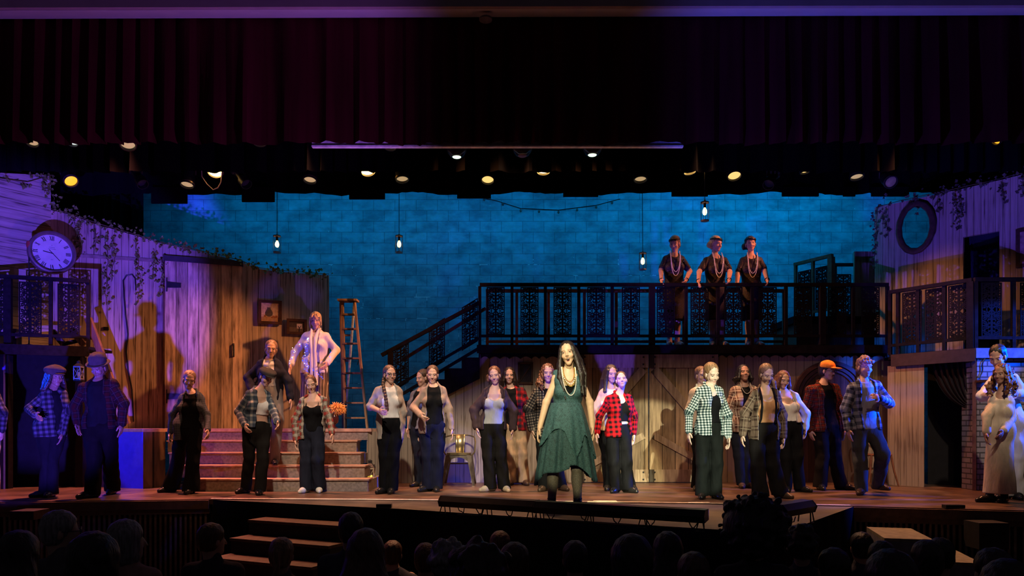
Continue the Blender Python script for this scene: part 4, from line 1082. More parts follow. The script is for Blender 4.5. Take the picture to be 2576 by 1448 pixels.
# metal cafe chair
def cafe_chair():
    d0 = 10.72; x0, x1 = X_(1122, d0), X_(1184, d0); cx = (x0 + x1) / 2; w = (x1 - x0) / 2; y0, y1 = d0, d0 + .38; zs = .455
    r = empty('metal_chair', (cx, (y0 + y1) / 2, 0), 'brass-toned metal cafe armchair beside the wall under the stairs', 'chair', 'chairs on the stage')
    m = plain('worn_brass_metal', (.32, .26, .14), .3, .85, var=.3); mg = plain('gun_metal', (.18, .15, .12), .35, .8)
    mb = MB(); n = 20; pts = []
    for i in range(n):
        a = 2 * math.pi * i / n; ca, sa = math.cos(a), math.sin(a); e = .35
        pts.append((cx + w * math.copysign(abs(ca) ** e, ca), (y0 + y1) / 2 + .19 * math.copysign(abs(sa) ** e, sa), zs - .015))
    mb.prism(pts, (0, 0, .03)); mb.build('seat', m, r)
    for sx in (-1, 1):
        for yy, sy in ((y0 + .02, -1), (y1 - .02, 1)):
            t = Vector((cx + sx * (w - .025), yy, zs - .02)); b = Vector((cx + sx * (w + .045), yy + sy * .05, 0))
            mb = MB(); dn = (b - t)
            for k in range(6): pass
            wv_ = Vector((.034, 0, 0)); wb = Vector((.016, 0, 0)); dv = Vector((0, .02, 0)); db = Vector((0, .012, 0))
            mb.hexa([b - wb - db, b + wb - db, b + wb + db, b - wb + db, t - wv_ - dv, t + wv_ - dv, t + wv_ + dv, t - wv_ + dv]); mb.build('leg', mg, r)
    mb = MB(); n = 18     # arched apron below the front edge
    up_ = [(cx - w + .01 + (2 * w - .02) * i / n, y0 + .012, zs - .016) for i in range(n + 1)]
    lo_ = [(cx - w + .01 + (2 * w - .02) * i / n, y0 + .008, zs - .16 + .11 * math.sin(math.pi * i / n) ** .6) for i in range(n + 1)]
    for i in range(n): mb.prism([up_[i], up_[i + 1], lo_[i + 1], lo_[i]], (0, .008, 0))
    mb.build('apron', mg, r)
    MB().bar((cx - w, y1 + .01, .3), (cx + w, y1 + .01, .3), .015, .02).build('stretcher', mg, r)
    pts = [(cx - w - .005, y0 + .17, zs - .03), (cx - w - .05, y0 + .17, zs + .03), (cx - w - .06, y0 + .2, zs + .17), (cx - w - .045, y0 + .26, zs + .23)]
    arc = [(cx - (w + .045) * math.cos(math.pi * i / 12), y0 + .26 + .16 * math.sin(math.pi * i / 12), zs + .23 + .045 * math.sin(math.pi * i / 12)) for i in range(1, 12)]
    pts2 = [(2 * cx - x, y, z) for x, y, z in pts[::-1]]
    MB().tube(pts + arc + pts2, .011, 8).build('arm_hoop', m, r, True)
    vs = []; fs = []
    for i in range(7):
        u = i / 6 * 2 - 1
        for z, sc, yo in ((zs + .01, .8, -.03), (zs + .14, .95, 0), (zs + .28, 1.0, .0)): vs.append((cx + u * .075 * sc, y0 + .40 + yo - .02 * u * u, z))
    for i in range(6):
        for k in range(2): fs.append((3 * i + k, 3 * i + 3 + k, 3 * i + 4 + k, 3 * i + 1 + k))
    o = MB().add(vs, fs).build('back_splat', m, r, True); md = o.modifiers.new('t', 'SOLIDIFY'); md.thickness = .006
    return r
cafe_chair()
def bent_chair():
    d0 = 10.55; cx = X_(2222, d0); y0 = d0; zs = .46; w = .2
    r = empty('bentwood_chair', (cx, y0 + .2, 0), 'dark bentwood chair against the wall behind the person in the blue jacket', 'chair', 'chairs on the stage')
    m = plain('bentwood', (.14, .055, .03), .35, var=.3)
    MB().lathe([(0, 0), (w, 0), (w + .012, .012), (w + .005, .026), (0, .03)], (cx, y0 + .2, zs - .03), n=28).build('seat', m, r, True)
    for sx in (-1, 1):
        for sy in (-1, 1):
            MB().tube([(cx + sx * .14, y0 + .2 + sy * .14, zs - .02), (cx + sx * .17, y0 + .2 + sy * .17, .22), (cx + sx * .215, y0 + .2 + sy * .21, 0)], [.017, .015, .011], 8).build('leg', m, r, True)
    hoop = [(cx - .17, y0 + .36, zs)] + [(cx - .2 * math.cos(math.pi * i / 14), y0 + .40, zs + .22 + .17 * math.sin(math.pi * i / 14)) for i in range(15)] + [(cx + .17, y0 + .36, zs)]
    MB().tube(hoop, .013, 8).build('back_hoop', m, r, True)
    hoop = [(cx - .09, y0 + .365, zs)] + [(cx - .1 * math.cos(math.pi * i / 10), y0 + .4, zs + .17 + .1 * math.sin(math.pi * i / 10)) for i in range(11)] + [(cx + .09, y0 + .365, zs)]
    MB().tube(hoop, .009, 8).build('inner_hoop', m, r, True)
    MB().tube([(cx + .15 * math.cos(2 * math.pi * i / 20), y0 + .2 + .15 * math.sin(2 * math.pi * i / 20), .24) for i in range(21)], .009, 6).build('leg_ring', m, r, True)
    return r
bent_chair()
# floor lantern with a candle
def floor_lantern(c, s, label, frame, candle, name='candle_lantern'):
    r = empty(name, c, label, 'lantern'); c = Vector(c); w = .062 * s; h = .26 * s
    MB().box(c.x - w, c.x + w, c.y - w, c.y + w, c.z, c.z + .02 * s).build('base', M_iron, r)
    mb = MB()
    for sx in (-1, 1):
        for sy in (-1, 1): mb.box(c.x + sx * w * .9 - .005, c.x + sx * w * .9 + .005, c.y + sy * w * .9 - .005, c.y + sy * w * .9 + .005, c.z + .02 * s, c.z + h)
    for z in (.03, .235):
        for sx in (-1, 1):
            mb.box(c.x + sx * w * .9 - .006, c.x + sx * w * .9 + .006, c.y - w * .9, c.y + w * .9, c.z + z * s, c.z + z * s + .018); mb.box(c.x - w * .9, c.x + w * .9, c.y + sx * w * .9 - .006, c.y + sx * w * .9 + .006, c.z + z * s, c.z + z * s + .018)
    for sx in (-1, 1):
        mb.bar((c.x - sx * w * .9, c.y - w * .92, c.z + .03 * s), (c.x + sx * w * .9, c.y - w * .92, c.z + .235 * s), .006, .008, up=(0, -1, 0))
        mb.bar((c.x + w * .92, c.y - sx * w * .9, c.z + .03 * s), (c.x + w * .92, c.y + sx * w * .9, c.z + .235 * s), .006, .008, up=(1, 0, 0))
    mb.build('frame', frame, r)
    q = [(-1.05, 0), (-1.05, .004), (-.35, .05), (-.35, .085)]
    mb = MB().lathe([(1.45 * w, h), (.55 * w, h + .05 * s), (.5 * w, h + .085 * s), (0, h + .09 * s)], c, n=4); mb.build('roof', M_iron, r)
    MB().tube([c + Vector((-.03 * s, 0, h + .08 * s)), c + Vector((0, 0, h + .1 * s)), c + Vector((.03 * s, 0, h + .08 * s))], .004, 6).build('handle', M_iron, r)
    MB().lathe([(.03 * s, .0), (.03 * s, .13 * s), (.026 * s, .135 * s), (0, .13 * s)], c + Vector((0, 0, .021 * s)), n=14).build('candle', candle, r, True)
    return r
c = P(931, 1221, 10.45)
floor_lantern((c.x, 10.45, 0), 1.08, 'candle lantern with dark roof standing at the right foot of the steps', plain('lantern_wood', (.42, .32, .2), .6), emit('lit_candle', (1.0, .62, .06), 1.6))
point('candle_glow', (c.x, 10.3, .13), (1, .6, .15), .5)
c = P(205, 940, 10.3)
floor_lantern((c.x - .05, 10.32, Z_(958, 10.3)), .8, 'blue-lit metal lantern hanging on the post of the left doorway', plain('pale_metal', (.55, .55, .6), .25, .8), plain('unlit_candle', (.6, .55, .5), .5), 'hanging_lantern')
# pendants
glass = NT('clear_glass'); glass.b.inputs['Transmission Weight'].default_value = 1.0; glass.b.inputs['IOR'].default_value = 1.05
glass.b.inputs['Base Color'].default_value = (1, .97, .9, 1); gz = glass.noise(glass.coord(), 20, 2); glass.put(glass.b.inputs['Roughness'], glass.math('MULTIPLY', gz, .06))
bulbm = emit('warm_bulb', (1.0, .70, .26), 7)
def pendant(px, py, d, top, label):
    c = P(px, py, d); r = empty('pendant_lantern', (c.x, d, c.z - .15), label, 'pendant lamp', 'pendant lanterns over the stage')
    h = .15; w = .062
    MB().tube([(c.x, d, c.z + h), (c.x + (-.03 if abs(px - 1616) < 5 else 0), d, top)], .0055, 6).build('cord', M_iron, r)
    MB().lathe([(w * 1.02, 0), (w * 1.02, .016), (.02, .026), (.012, .045), (0, .046)], (c.x, d, c.z + h - .03), n=18).build('top_cap', plain('pendant_metal', (.16, .1, .09), .4, .5), r, True)
    MB().lathe([(w * .98, 0), (w * .98, .016), (0, .017)], (c.x, d, c.z - h), n=18).build('bottom_ring', plain('pendant_metal_low', (.3, .22, .2), .4, .5), r, True)
    for k in range(6):
        a = math.pi / 6 + math.pi / 3 * k
        MB().tube([(c.x + w * math.cos(a), d + w * math.sin(a), c.z - h + .01), (c.x + w * math.cos(a), d + w * math.sin(a), c.z + h - .02)], .0035, 5).build('cage_bar', M_iron, r)
    MB().lathe([(.018, .0), (.018, .07)], (c.x, d, c.z + .05), n=12).build('socket', M_iron, r)
    MB().lathe([(0, -.055), (.022, -.045), (.032, -.015), (.03, .015), (.018, .045), (.013, .06)], (c.x, d, c.z - .005), n=16).build('bulb', bulbm, r, True)
    point('pendant_glow', (c.x, d, c.z - .005), (1, .72, .35), 2.2, .04)
pendant(697, 613, 12.2, 7.2, 'pendant lantern at left, hanging above the top of the left wall')
pendant(1004, 613, 12.2, 7.2, 'pendant lantern hanging above the foot of the dark staircase')
pendant(1617, 656, 12.2, 7.2, 'lowest pendant lantern, just left of the three balcony people')
pendant(1773, 531, 11.0, 7.2, 'highest pendant lantern, above the three balcony people')
# string lights on the back wall
d = 13.89
t0 = empty('string_lights', P(1400, 520, d), 'thin dark string of small unlit bulbs sagging across the top of the blue wall', 'string lights')
pts = [P(1180, 490, d), P(1250, 505, d), P(1310, 524, d), P(1405, 528, d), P(1500, 516, d), P(1560, 500, d)]
MB().tube(pts, .006, 5).build('cable', M_iron, t0)
for px, py in ((1218, 500), (1265, 512), (1310, 528), (1356, 530), (1405, 532), (1452, 526), (1500, 519), (1540, 508)):
    c = P(px, py, d - .01); MB().lathe([(.008, .02), (.02, .0), (.022, -.02), (.0, -.045)], c, n=10).build('bulb', plain('dull_bulb', (.1, .1, .1), .2), t0, True)

# footlight bars on the apron
def light_bar(a, b, label, nlegs, h=.105):
    a = Vector(a); b = Vector(b); d = (b - a).normalized(); nn = Vector((d.y, -d.x, 0))
    r = empty('footlight_bar', (a + b) / 2, label, 'stage light', 'footlight bars on the apron')
    up_ = Vector((0, 0, 1))
    prof = [(-.07, -.02), (.065, -.035), (.085, .02), (.045, .07), (-.06, .072)]
    MB().prism([a + nn * u + up_ * (h + v) for u, v in prof], b - a).build('housing', plain('bar_black', (.015, .015, .018), .35, .2), r)
    MB().bar(a - nn * .068 + up_ * (h + .03), b - nn * .068 + up_ * (h + .03), .004, .06).build('lens_strip', emit('violet_lens', (.3, .15, 1.0), .6), r)
    for e in (a, b): MB().prism([e + nn * u * 1.05 + up_ * (h + v) for u, v in prof], d * (.012 if e is a else -.012)).build('end_cap', M_iron, r)
    for k in range(nlegs):
        p = a.lerp(b, (k + .08) / max(1, nlegs - 1 + .16)) if nlegs > 1 else a
        MB().tube([p + nn * .045 + up_ * (h + .0) + d * -.01, p + nn * .06 + up_ * .004 + d * -.035, p + nn * .06 + up_ * .004 + d * .035, p + nn * .045 + up_ * (h + .01) + d * .01], .006, 6).build('foot_bracket', M_iron, r)
        MB().tube([p - nn * .055 + up_ * (h - .0), p - nn * .07 + up_ * .004], .006, 6).build('rear_foot', M_iron, r)
    L = (b - a).length; rnd = random.Random(int(L * 100))
    for k in range(int(L / .3)):
        p = a + d * (.1 + k * .3 + rnd.uniform(0, .12)); q = [p + nn * .05 + up_ * h]
        for j in range(1, 8): q.append(p + d * (.012 * j) + nn * (.055 + .012 * math.sin(j * 1.1)) + up_ * (h - (h - .008) * math.sin(math.pi * j / 8) * rnd.uniform(.7, 1.0)))
        MB().tube(q, .005, 5).build('cable_loop', M_iron, r)
    return r
light_bar((X_(1114, 7.3), 7.3, 0), (X_(1350, 6.78), 6.78, 0), 'left footlight bar of the long black row on the apron', 3)
light_bar((X_(1350, 6.75), 6.75, 0), (X_(1778, 6.03), 6.03, 0), 'longer black footlight bar in front of the singer', 4)
light_bar((X_(1956, 6.2), 6.2, .0), (X_(2032, 6.6), 6.6, .0), 'short black footlight bar at the right corner of the apron', 2, .13)
pts = [Vector((X_(px, d), d, .008)) for px, d in ((1150, 7.1), (1250, 6.93), (1360, 6.72), (1420, 6.62), (1500, 6.45), (1560, 6.36), (1650, 6.25), (1720, 6.1))]
thingmesh(MB().tube([p + Vector((0, .02 * math.sin(i * 2.3), 0)) for i, p in enumerate(pts)], .007, 6), 'power_cable', M_iron, 'thin black cable lying along the apron edge below the footlight bars', 'cable', smooth=True)
c = P(968, 1275, 7.85); thingmesh(MB().box(c.x - .08, c.x + .08, 7.78, 7.84, 0, .035), 'cable_block', M_iron, 'small black block on the left edge of the apron', 'block')
c = P(100, 1262, 8.3)
thingmesh(MB().box(X_(60, 8.25), X_(118, 8.25), 8.02, 8.3, -.16, -.065), 'stage_box', plain('box_brown', (.025, .013, .012), .6), 'low brown box on the ledge of the stage front at far left', 'box')
c = P(2397, 1274, 7.75); thingmesh(MB().box(c.x - .1, c.x + .1, 7.7, 7.78, 0.0, .035), 'floor_wedge', M_iron, 'flat black block on the stage edge near the person in white', 'block')
thingmesh(MB().box(X_(2432, 7.5), X_(2505, 7.5), 7.3, 7.55, -.36, -.1), 'speaker_box', plain('speaker_black', (.008, .008, .01), .8), 'black speaker box hanging on the right stage front', 'speaker')

# steps from the house up to the stage
def house_steps(label, O, u, v, w0, w1, n, rise, run, m, ms):
    O = Vector((*O, 0)); u = Vector((*u, 0)).normalized(); v = Vector((*v, 0)).normalized()
    r = empty('house_steps', O + v * run * n * .5 - Vector((0, 0, 1.05)), label, 'steps', 'steps from the house to the stage')
    f = lambda a, b, z: O + u * a + v * b + Vector((0, 0, z))
    for k in range(1, n + 1):
        z = -rise * k; b0, b1 = run * (k - 1), run * k
        MB().hexa([f(w0, b0, -1.05), f(w1, b0, -1.05), f(w1, b1, -1.05), f(w0, b1, -1.05), f(w0, b0, z - .03), f(w1, b0, z - .03), f(w1, b1, z - .03), f(w0, b1, z - .03)]).build('step_box', ms, r)
        MB().hexa([f(w0, b0, z - .029), f(w1, b0, z - .029), f(w1, b1 + .02, z - .029), f(w0, b1 + .02, z - .029), f(w0, b0, z), f(w1, b0, z), f(w1, b1 + .02, z), f(w0, b1 + .02, z)]).build('tread', m, r)
    return r
M_tr = plain('house_tread', (.07, .045, .03), .6, var=.3); M_trp = plain('house_tread_pale', (.15, .145, .115), .6, var=.3); M_bk = plain('step_black', (.015, .014, .016), .7)
house_steps('dark steps with thin lit treads at left, going up to the apron', (-2.55, 8.24), (.91, -.41), (-.41, -.91), -.25, 1.05, 5, .165, .26, M_tr, M_bk)
house_steps('dark steps with pale treads at right, going up to the stage', (3.76, 7.9), (-.257, -.966), (.966, -.257), .14, .95, 4, .2, .4, M_trp, plain('step_blue_side', (.12, .12, .16), .6))

# ------------------------------------------------------------------ smooth solids for people
class Vol:
    """distance field on a grid; shapes are blended together and meshed as one surface"""
    def __init__(s, lo, hi, h):
        s.h = h; s.lo = np.array(lo, float); n = np.ceil((np.array(hi) - s.lo) / h).astype(int) + 1
        s.a = np.full(n, .4, np.float32); s.n = n
        s.ax = [(s.lo[i] + np.arange(n[i]) * h).astype(np.float32) for i in range(3)]
    def sl(s, lo, hi):
        i0 = np.clip(np.floor((np.array(lo) - s.lo) / s.h).astype(int), 0, s.n); i1 = np.clip(np.ceil((np.array(hi) - s.lo) / s.h).astype(int) + 1, 0, s.n)
        if np.any(i1 <= i0): return None
        q = tuple(slice(a, b) for a, b in zip(i0, i1))
        return q, s.ax[0][q[0]][:, None, None], s.ax[1][q[1]][None, :, None], s.ax[2][q[2]][None, None, :]
    def put(s, q, d, k, sub=False):
        a = s.a[q]
        if sub:
            d = -d
            if k > 0:
                hh = np.clip(.5 - .5 * (a - d) / k, 0, 1); s.a[q] = a * (1 - hh) + d * hh + k * hh * (1 - hh)
            else: s.a[q] = np.maximum(a, d)
        else:
            if k > 0:
                hh = np.clip(.5 + .5 * (a - d) / k, 0, 1); s.a[q] = a * (1 - hh) + d * hh - k * hh * (1 - hh)
            else: s.a[q] = np.minimum(a, d)
    def cap(s, a, b, ra, rb, k=.02, sub=False, flat=None, ratio=1.0):
        """tapered capsule; flat: direction along which it is squeezed by ratio"""
        a = np.array(a, float); b = np.array(b, float); m = max(ra, rb) + k + 2 * s.h
        R = s.sl(np.minimum(a, b) - m, np.maximum(a, b) + m)
        if R is None: return
        q, x, y, z = R; ba = b - a; L2 = float(ba @ ba) + 1e-9
        px, py, pz = x - a[0], y - a[1], z - a[2]
        t = np.clip((px * ba[0] + py * ba[1] + pz * ba[2]) / L2, 0, 1)
        dx, dy, dz = px - t * ba[0], py - t * ba[1], pz - t * ba[2]
        if flat is not None:
            f = np.array(flat, float); c = (dx * f[0] + dy * f[1] + dz * f[2]) * (ratio - 1)
            dx, dy, dz = dx + c * f[0], dy + c * f[1], dz + c * f[2]
        d = np.sqrt(dx * dx + dy * dy + dz * dz) - (ra + (rb - ra) * t)
        if flat is not None and ratio > 1: d = d / (1 + (ratio - 1) * .3)
        s.put(q, d.astype(np.float32), k, sub)
    def ell(s, c, r, fr=None, k=.02, sub=False):
        c = np.array(c, float); m = max(r) + k + 2 * s.h; R = s.sl(c - m, c + m)
        if R is None: return
        q, x, y, z = R; px, py, pz = x - c[0], y - c[1], z - c[2]
        if fr is not None:
            u = [px * e[0] + py * e[1] + pz * e[2] for e in fr]
        else: u = [px + 0 * py + 0 * pz, py + 0 * px + 0 * pz, pz + 0 * px + 0 * py]
        k0 = np.sqrt(sum((w / rr) ** 2 for w, rr in zip(u, r))); k1 = np.sqrt(sum((w / rr ** 2) ** 2 for w, rr in zip(u, r))) + 1e-6
        s.put(q, (k0 * (k0 - 1) / k1).astype(np.float32), k, sub)
    def cut(s, p, n, k=0):
        """keep the side the normal points away from"""
        n = np.array(n, float); p = np.array(p, float)
        d = (s.ax[0][:, None, None] - p[0]) * n[0] + (s.ax[1][None, :, None] - p[1]) * n[1] + (s.ax[2][None, None, :] - p[2]) * n[2]
        np.maximum(s.a, d.astype(np.float32), out=s.a)
    def folds(s, amp, fx=30, fz=6, ph=0.0):
        x, y, z = s.ax[0][:, None, None], s.ax[1][None, :, None], s.ax[2][None, None, :]
        s.a += (amp * (np.sin(fx * x + 2.2 * np.sin(fz * z + ph) + ph) * np.cos(fx * .8 * y + 1.7 * np.sin(fz * .8 * z + 2 * ph)) + .5 * np.sin(fz * 2.6 * z + fx * .4 * x + ph) * np.sin(fx * .55 * (x + y)))).astype(np.float32)
    def mesh(s):
        a = s.a; a[0] = a[-1] = .4; a[:, 0] = a[:, -1] = .4; a[:, :, 0] = a[:, :, -1] = .4
        neg = a < 0; c = np.zeros(s.n - 1, np.uint8)
        for i in (0, 1):
            for j in (0, 1):
                for k in (0, 1): c += neg[i:s.n[0] - 1 + i, j:s.n[1] - 1 + j, k:s.n[2] - 1 + k]
        I, J, K = np.nonzero((c > 0) & (c < 8)); n = len(I)
        idx = np.full(s.n - 1, -1, np.int32); idx[I, J, K] = np.arange(n)
        acc = np.zeros((n, 3)); cnt = np.zeros(n)
        for axis in range(3):
            o1, o2 = [q for q in range(3) if q != axis]
            for u in (0, 1):
                for v in (0, 1):
                    e = [0, 0, 0]; e[o1] = u; e[o2] = v; e2 = list(e); e2[axis] = 1
                    v0 = a[I + e[0], J + e[1], K + e[2]]; v1 = a[I + e2[0], J + e2[1], K + e2[2]]
                    m = (v0 < 0) != (v1 < 0); t = np.where(m, v0 / np.where(m, v0 - v1, 1), 0)
                    p = np.zeros((n, 3)); p[:, o1] = u; p[:, o2] = v; p[:, axis] = t
                    acc += p * m[:, None]; cnt += m
        vs = (np.stack([I, J, K], 1) + acc / cnt[:, None]) * s.h + s.lo
        Fs = []
        for axis in range(3):
            o1, o2 = (axis + 1) % 3, (axis + 2) % 3
            sa = [slice(1, -1)] * 3; sb = [slice(1, -1)] * 3; sa[axis] = slice(0, -1); sb[axis] = slice(1, None)
            A = neg[tuple(sa)]; B = neg[tuple(sb)]; ch = np.nonzero(A != B); base = np.stack(ch, 1)
            off = np.ones(3, int); off[axis] = 0; base = base + off
            def cell(d1, d2):
                q = base.copy(); q[:, o1] += d1; q[:, o2] += d2; return idx[q[:, 0], q[:, 1], q[:, 2]]
            quad = np.stack([cell(-1, -1), cell(0, -1), cell(0, 0), cell(-1, 0)], 1)
            fl = B[ch]; quad[fl] = quad[fl][:, ::-1]; Fs.append(quad)
        return vs, np.concatenate(Fs)

def mesh_obj(name, vs, fs, mat, parent, attrs=None):
    me = bpy.data.meshes.new(name); n, m = len(vs), len(fs); k = fs.shape[1]
    me.vertices.add(n); me.vertices.foreach_set('co', np.asarray(vs, np.float32).ravel())
    me.loops.add(m * k); me.loops.foreach_set('vertex_index', fs.astype(np.int32).ravel())
    me.polygons.add(m); me.polygons.foreach_set('loop_start', np.arange(0, m * k, k, dtype=np.int32))
    me.polygons.foreach_set('loop_total', np.full(m, k, np.int32)); me.polygons.foreach_set('use_smooth', np.ones(m, bool))
    for an, (typ, data) in (attrs or {}).items():
        at = me.attributes.new(an, typ, 'POINT'); at.data.foreach_set('color' if 'COLOR' in typ else 'vector', np.asarray(data, np.float32).ravel())
    me.materials.append(mat); me.update(calc_edges=True); me.validate()
    o = bpy.data.objects.new(name, me); o.parent = parent; COL.objects.link(o); return o

M_skin = skinmat('skin'); M_eyew = plain('eye_white', (.45, .43, .42), .3, var=.05); M_eyed = plain('eye_iris', (.03, .02, .015), .15)
M_teeth = plain('teeth', (.75, .72, .65), .3, var=.05)
HAIR = {k: hairmat('hair_' + k, v) for k, v in dict(dark=(.022, .013, .01), brown=(.07, .035, .018), auburn=(.13, .05, .022), light=(.22, .125, .06), blonde=(.52, .35, .15), grey=(.2, .19, .2), black=(.01, .008, .009)).items()}
CL = {}
def C_(name, col, **kw):
    if name not in CL: CL[name] = cloth(name, col, **kw)
    return CL[name]
black = C_('black_cloth', (.0055, .0055, .0065)); black2 = C_('black_trouser', (.007, .007, .008)); white = C_('white_cloth', (.62, .6, .57), var=.08); grey = C_('grey_rib', (.30, .31, .31), var=.1)
SHOE = plain('black_shoe', (.012, .011, .011), .25); SHOEB = plain('brown_shoe', (.05, .03, .02), .3); SHOET = plain('tan_shoe', (.42, .33, .22), .5); SHOEW = plain('white_shoe', (.6, .56, .5), .4)
PL = dict(
    red=plaid('red_black_check', (.5, .008, .014), (.012, .006, .008), (.22, .008, .012), .062),
    bw=plaid('green_white_check', (.72, .76, .72), (.012, .03, .03), (.17, .23, .23), .031, .54),
    brown=plaid('brown_cream_plaid', (.40, .31, .24), (.09, .04, .035), (.22, .13, .10), .12, .48, (.62, .52, .42), .09),
    tan=plaid('brown_tan_plaid', (.17, .12, .09), (.045, .028, .022), (.10, .068, .05), .12, .5, (.24, .19, .14), .07),
    navy=plaid('navy_cream_plaid', (.04, .055, .08), (.36, .35, .3), (.13, .15, .17), .085, .32),
    redgrey=plaid('red_grey_plaid', (.30, .04, .035), (.36, .33, .27), (.17, .13, .10), .082, .5, (.42, .38, .3)),
    darkred=plaid('dark_red_plaid', (.15, .022, .012), (.02, .012, .014), (.06, .014, .01), .05, .5, (.22, .1, .07)),
    nightred=plaid('night_red_plaid', (.03, .006, .006), (.008, .006, .008), (.016, .006, .006), .07, .5, (.05, .025, .025)),
    deepred=plaid('red_plaid', (.34, .015, .02), (.025, .02, .03), (.13, .015, .02), .09),
    grid=plaid('dark_grid_check', (.26, .22, .17), (.015, .015, .018), (.06, .05, .045), .036, .55),
    denim=plaid('blue_grey_plaid', (.075, .08, .10), (.035, .04, .055), (.05, .06, .075), .03, .4, (.11, .11, .11)),
    blue=plaid('blue_plaid', (.30, .33, .42), (.03, .035, .06), (.12, .14, .2), .085),
    puffer=plaid('dark_check', (.09, .09, .1), (.012, .012, .016), (.035, .035, .04), .06))
nrm_ = lambda v: v / (np.linalg.norm(v) + 1e-12)

def person(label, d, J, H, top=None, over=None, pants=None, hair=('back', 'brown'), hat=None, skin=(.55, .33, .24), yaw=0, head=(0, 0, 0), zf=0.0, d_feet=None,
           shoes=SHOE, foot=(-14, 14), arm_dy=(0, 0, 0, 0), dress=None, h=.0062, gaze=None, group='performers on the stage', bulk=1.0, leg_dy=(0, 0), extra=None, bust=1.0, sleeves=None, hs=1.0, mouth=0, curl=.5, knee_dy=(-.03, -.03), cat='person'):
    """one performer. J: joints in photograph pixels, turned into metres at distance d. H: standing height in metres"""
    s = H / 1.68
    def W(k, dy=0.0):
        p = J[k]; return np.array(P(p[0], p[1], d + dy + (p[2] if len(p) > 2 else 0)), float)
    yr = math.radians(yaw); feet = {}
    for i, k in enumerate(('fl', 'fr')):
        px, py = J[k][0], J[k][1]
        df = d + leg_dy[i]
        feet[k] = np.array((X_(px, df), df, max(zf, Z_(py, df)) if leg_dy[i] or py < 1e5 else zf), float)
        feet[k][2] = zf + (J[k][2] if len(J[k]) > 2 else 0)
    root = empty('person', ((feet['fl'][0] + feet['fr'][0]) / 2, d, zf), label, cat, group)
    R0 = np.array(root.location, float)
    g = lambda k, dy=0.0: W(k, dy) - R0
    swd = abs(J['sr'][0] - J['sl'][0]) * d / F / 2
    sl, sr = g('sl', -math.sin(yr) * swd), g('sr', math.sin(yr) * swd)
    hw = J.get('hw', .085 * s * bulk); hp = g('hp')
    lat = nrm_(np.array((math.cos(yr), math.sin(yr), (sr - sl)[2] / (2 * swd + 1e-6) * .8)))
    hlat = np.array((math.cos(yr * .8), math.sin(yr * .8), 0))
    neck = (sl + sr) / 2 + np.array((0, .015, .02 * s)); up = nrm_(neck - hp); fw = nrm_(np.cross(lat, up)); up = nrm_(np.cross(fw, lat)) * 1.0
    fw = nrm_(np.cross(lat, up)); sw = max(np.linalg.norm(sr - sl) / 2, .15 * s)
    jl = sl + lat * .046 - np.array((0, 0, .058)) * s; jr = sr - lat * .046 - np.array((0, 0, .058)) * s
    el, er = g('el', arm_dy[0]), g('er', arm_dy[2]); wl, wr = g('wl', arm_dy[1]), g('wr', arm_dy[3])
    def limit(a, b, L):
        v = b - a; n = np.linalg.norm(v); return b if n <= L else a + v / n * L
    el = limit(jl, el, .33 * s); er = limit(jr, er, .33 * s); wl = limit(el, wl, .28 * s); wr = limit(er, wr, .28 * s)
    hl, hr = hp - hlat * hw, hp + hlat * hw
    al, ar = feet['fl'] - R0 + (0, 0, .085 * s), feet['fr'] - R0 + (0, 0, .085 * s)
    kl, kr = g('kl', knee_dy[0] + leg_dy[0] * .6), g('kr', knee_dy[1] + leg_dy[1] * .6)
    # head frame
    hy, hp_, hrl = [math.radians(q) for q in head]
    f = np.array((math.sin(hy), -math.cos(hy), 0.)); r = np.array((math.cos(hy), math.sin(hy), 0.)); u = np.array((0, 0, 1.))
    f, u = f * math.cos(hp_) - u * math.sin(hp_), u * math.cos(hp_) + f * math.sin(hp_)
    r, u = r * math.cos(hrl) - u * math.sin(hrl), u * math.cos(hrl) + r * math.sin(hrl)
    hc = g('hd'); c = s * 1.0 * hs
    if 'hs' in J: c *= J['hs']
    Hd = lambda x, y, z: hc + (r * x + f * y + u * z) * c
    fr = (r, f, u)
    allp = np.array([sl, sr, el, er, wl, wr, hl, hr, al, ar, kl, kr, hc]); lo, hi = allp.min(0) - .26, allp.max(0) + .26
    lo[2] = min(al[2], ar[2]) - .1 * s; 
    # ---------------- body
    V = Vol(lo, hi, h)
    def torso(V, inf=0.0, k=.05, wst=1.0, hip=1.0):
        V.ell(hp + up * .02 * s, ((.150 * bulk * s + inf) * hip, .105 * s * bulk + inf, .13 * s + inf), (lat, fw, up), k)
        V.cap(hp + up * .05 * s, neck - up * .30 * s, .128 * s * bulk * wst + inf, .128 * s * bulk * wst + inf, k, flat=fw, ratio=1.28)
        V.ell(neck - up * .20 * s, (sw * .80 + inf, .105 * s * bulk + inf, .165 * s + inf), (lat, fw, up), k)
        for q in (jl, jr): V.cap(neck - up * .055 * s, q, .055 * s + inf * .7, .047 * s + inf * .7, k)
        V.cap(neck - up * .09 * s, neck - up * .02 * s, .10 * s + inf, .05 * s + inf * .6, k)
        if bust > 0:
            for q in (-1, 1): V.ell(neck - up * .215 * s + lat * q * .075 * s + fw * .082 * s, ((.062 * s + inf) * bust, (.052 * s + inf) * bust, (.06 * s + inf) * bust), (lat, fw, up), .035)
    torso(V)
    nb = hc - u * .085 * c - f * .022 * c
    V.cap(neck - up * .03, nb, .050 * s, .043 * s, .03)
    for a, b, cc, q in ((jl, el, wl, -1), (jr, er, wr, 1)):
        V.cap(a, b, .042 * s * bulk, .035 * s * bulk, .03); V.cap(b, cc, .038 * s * bulk, .026 * s, .02)
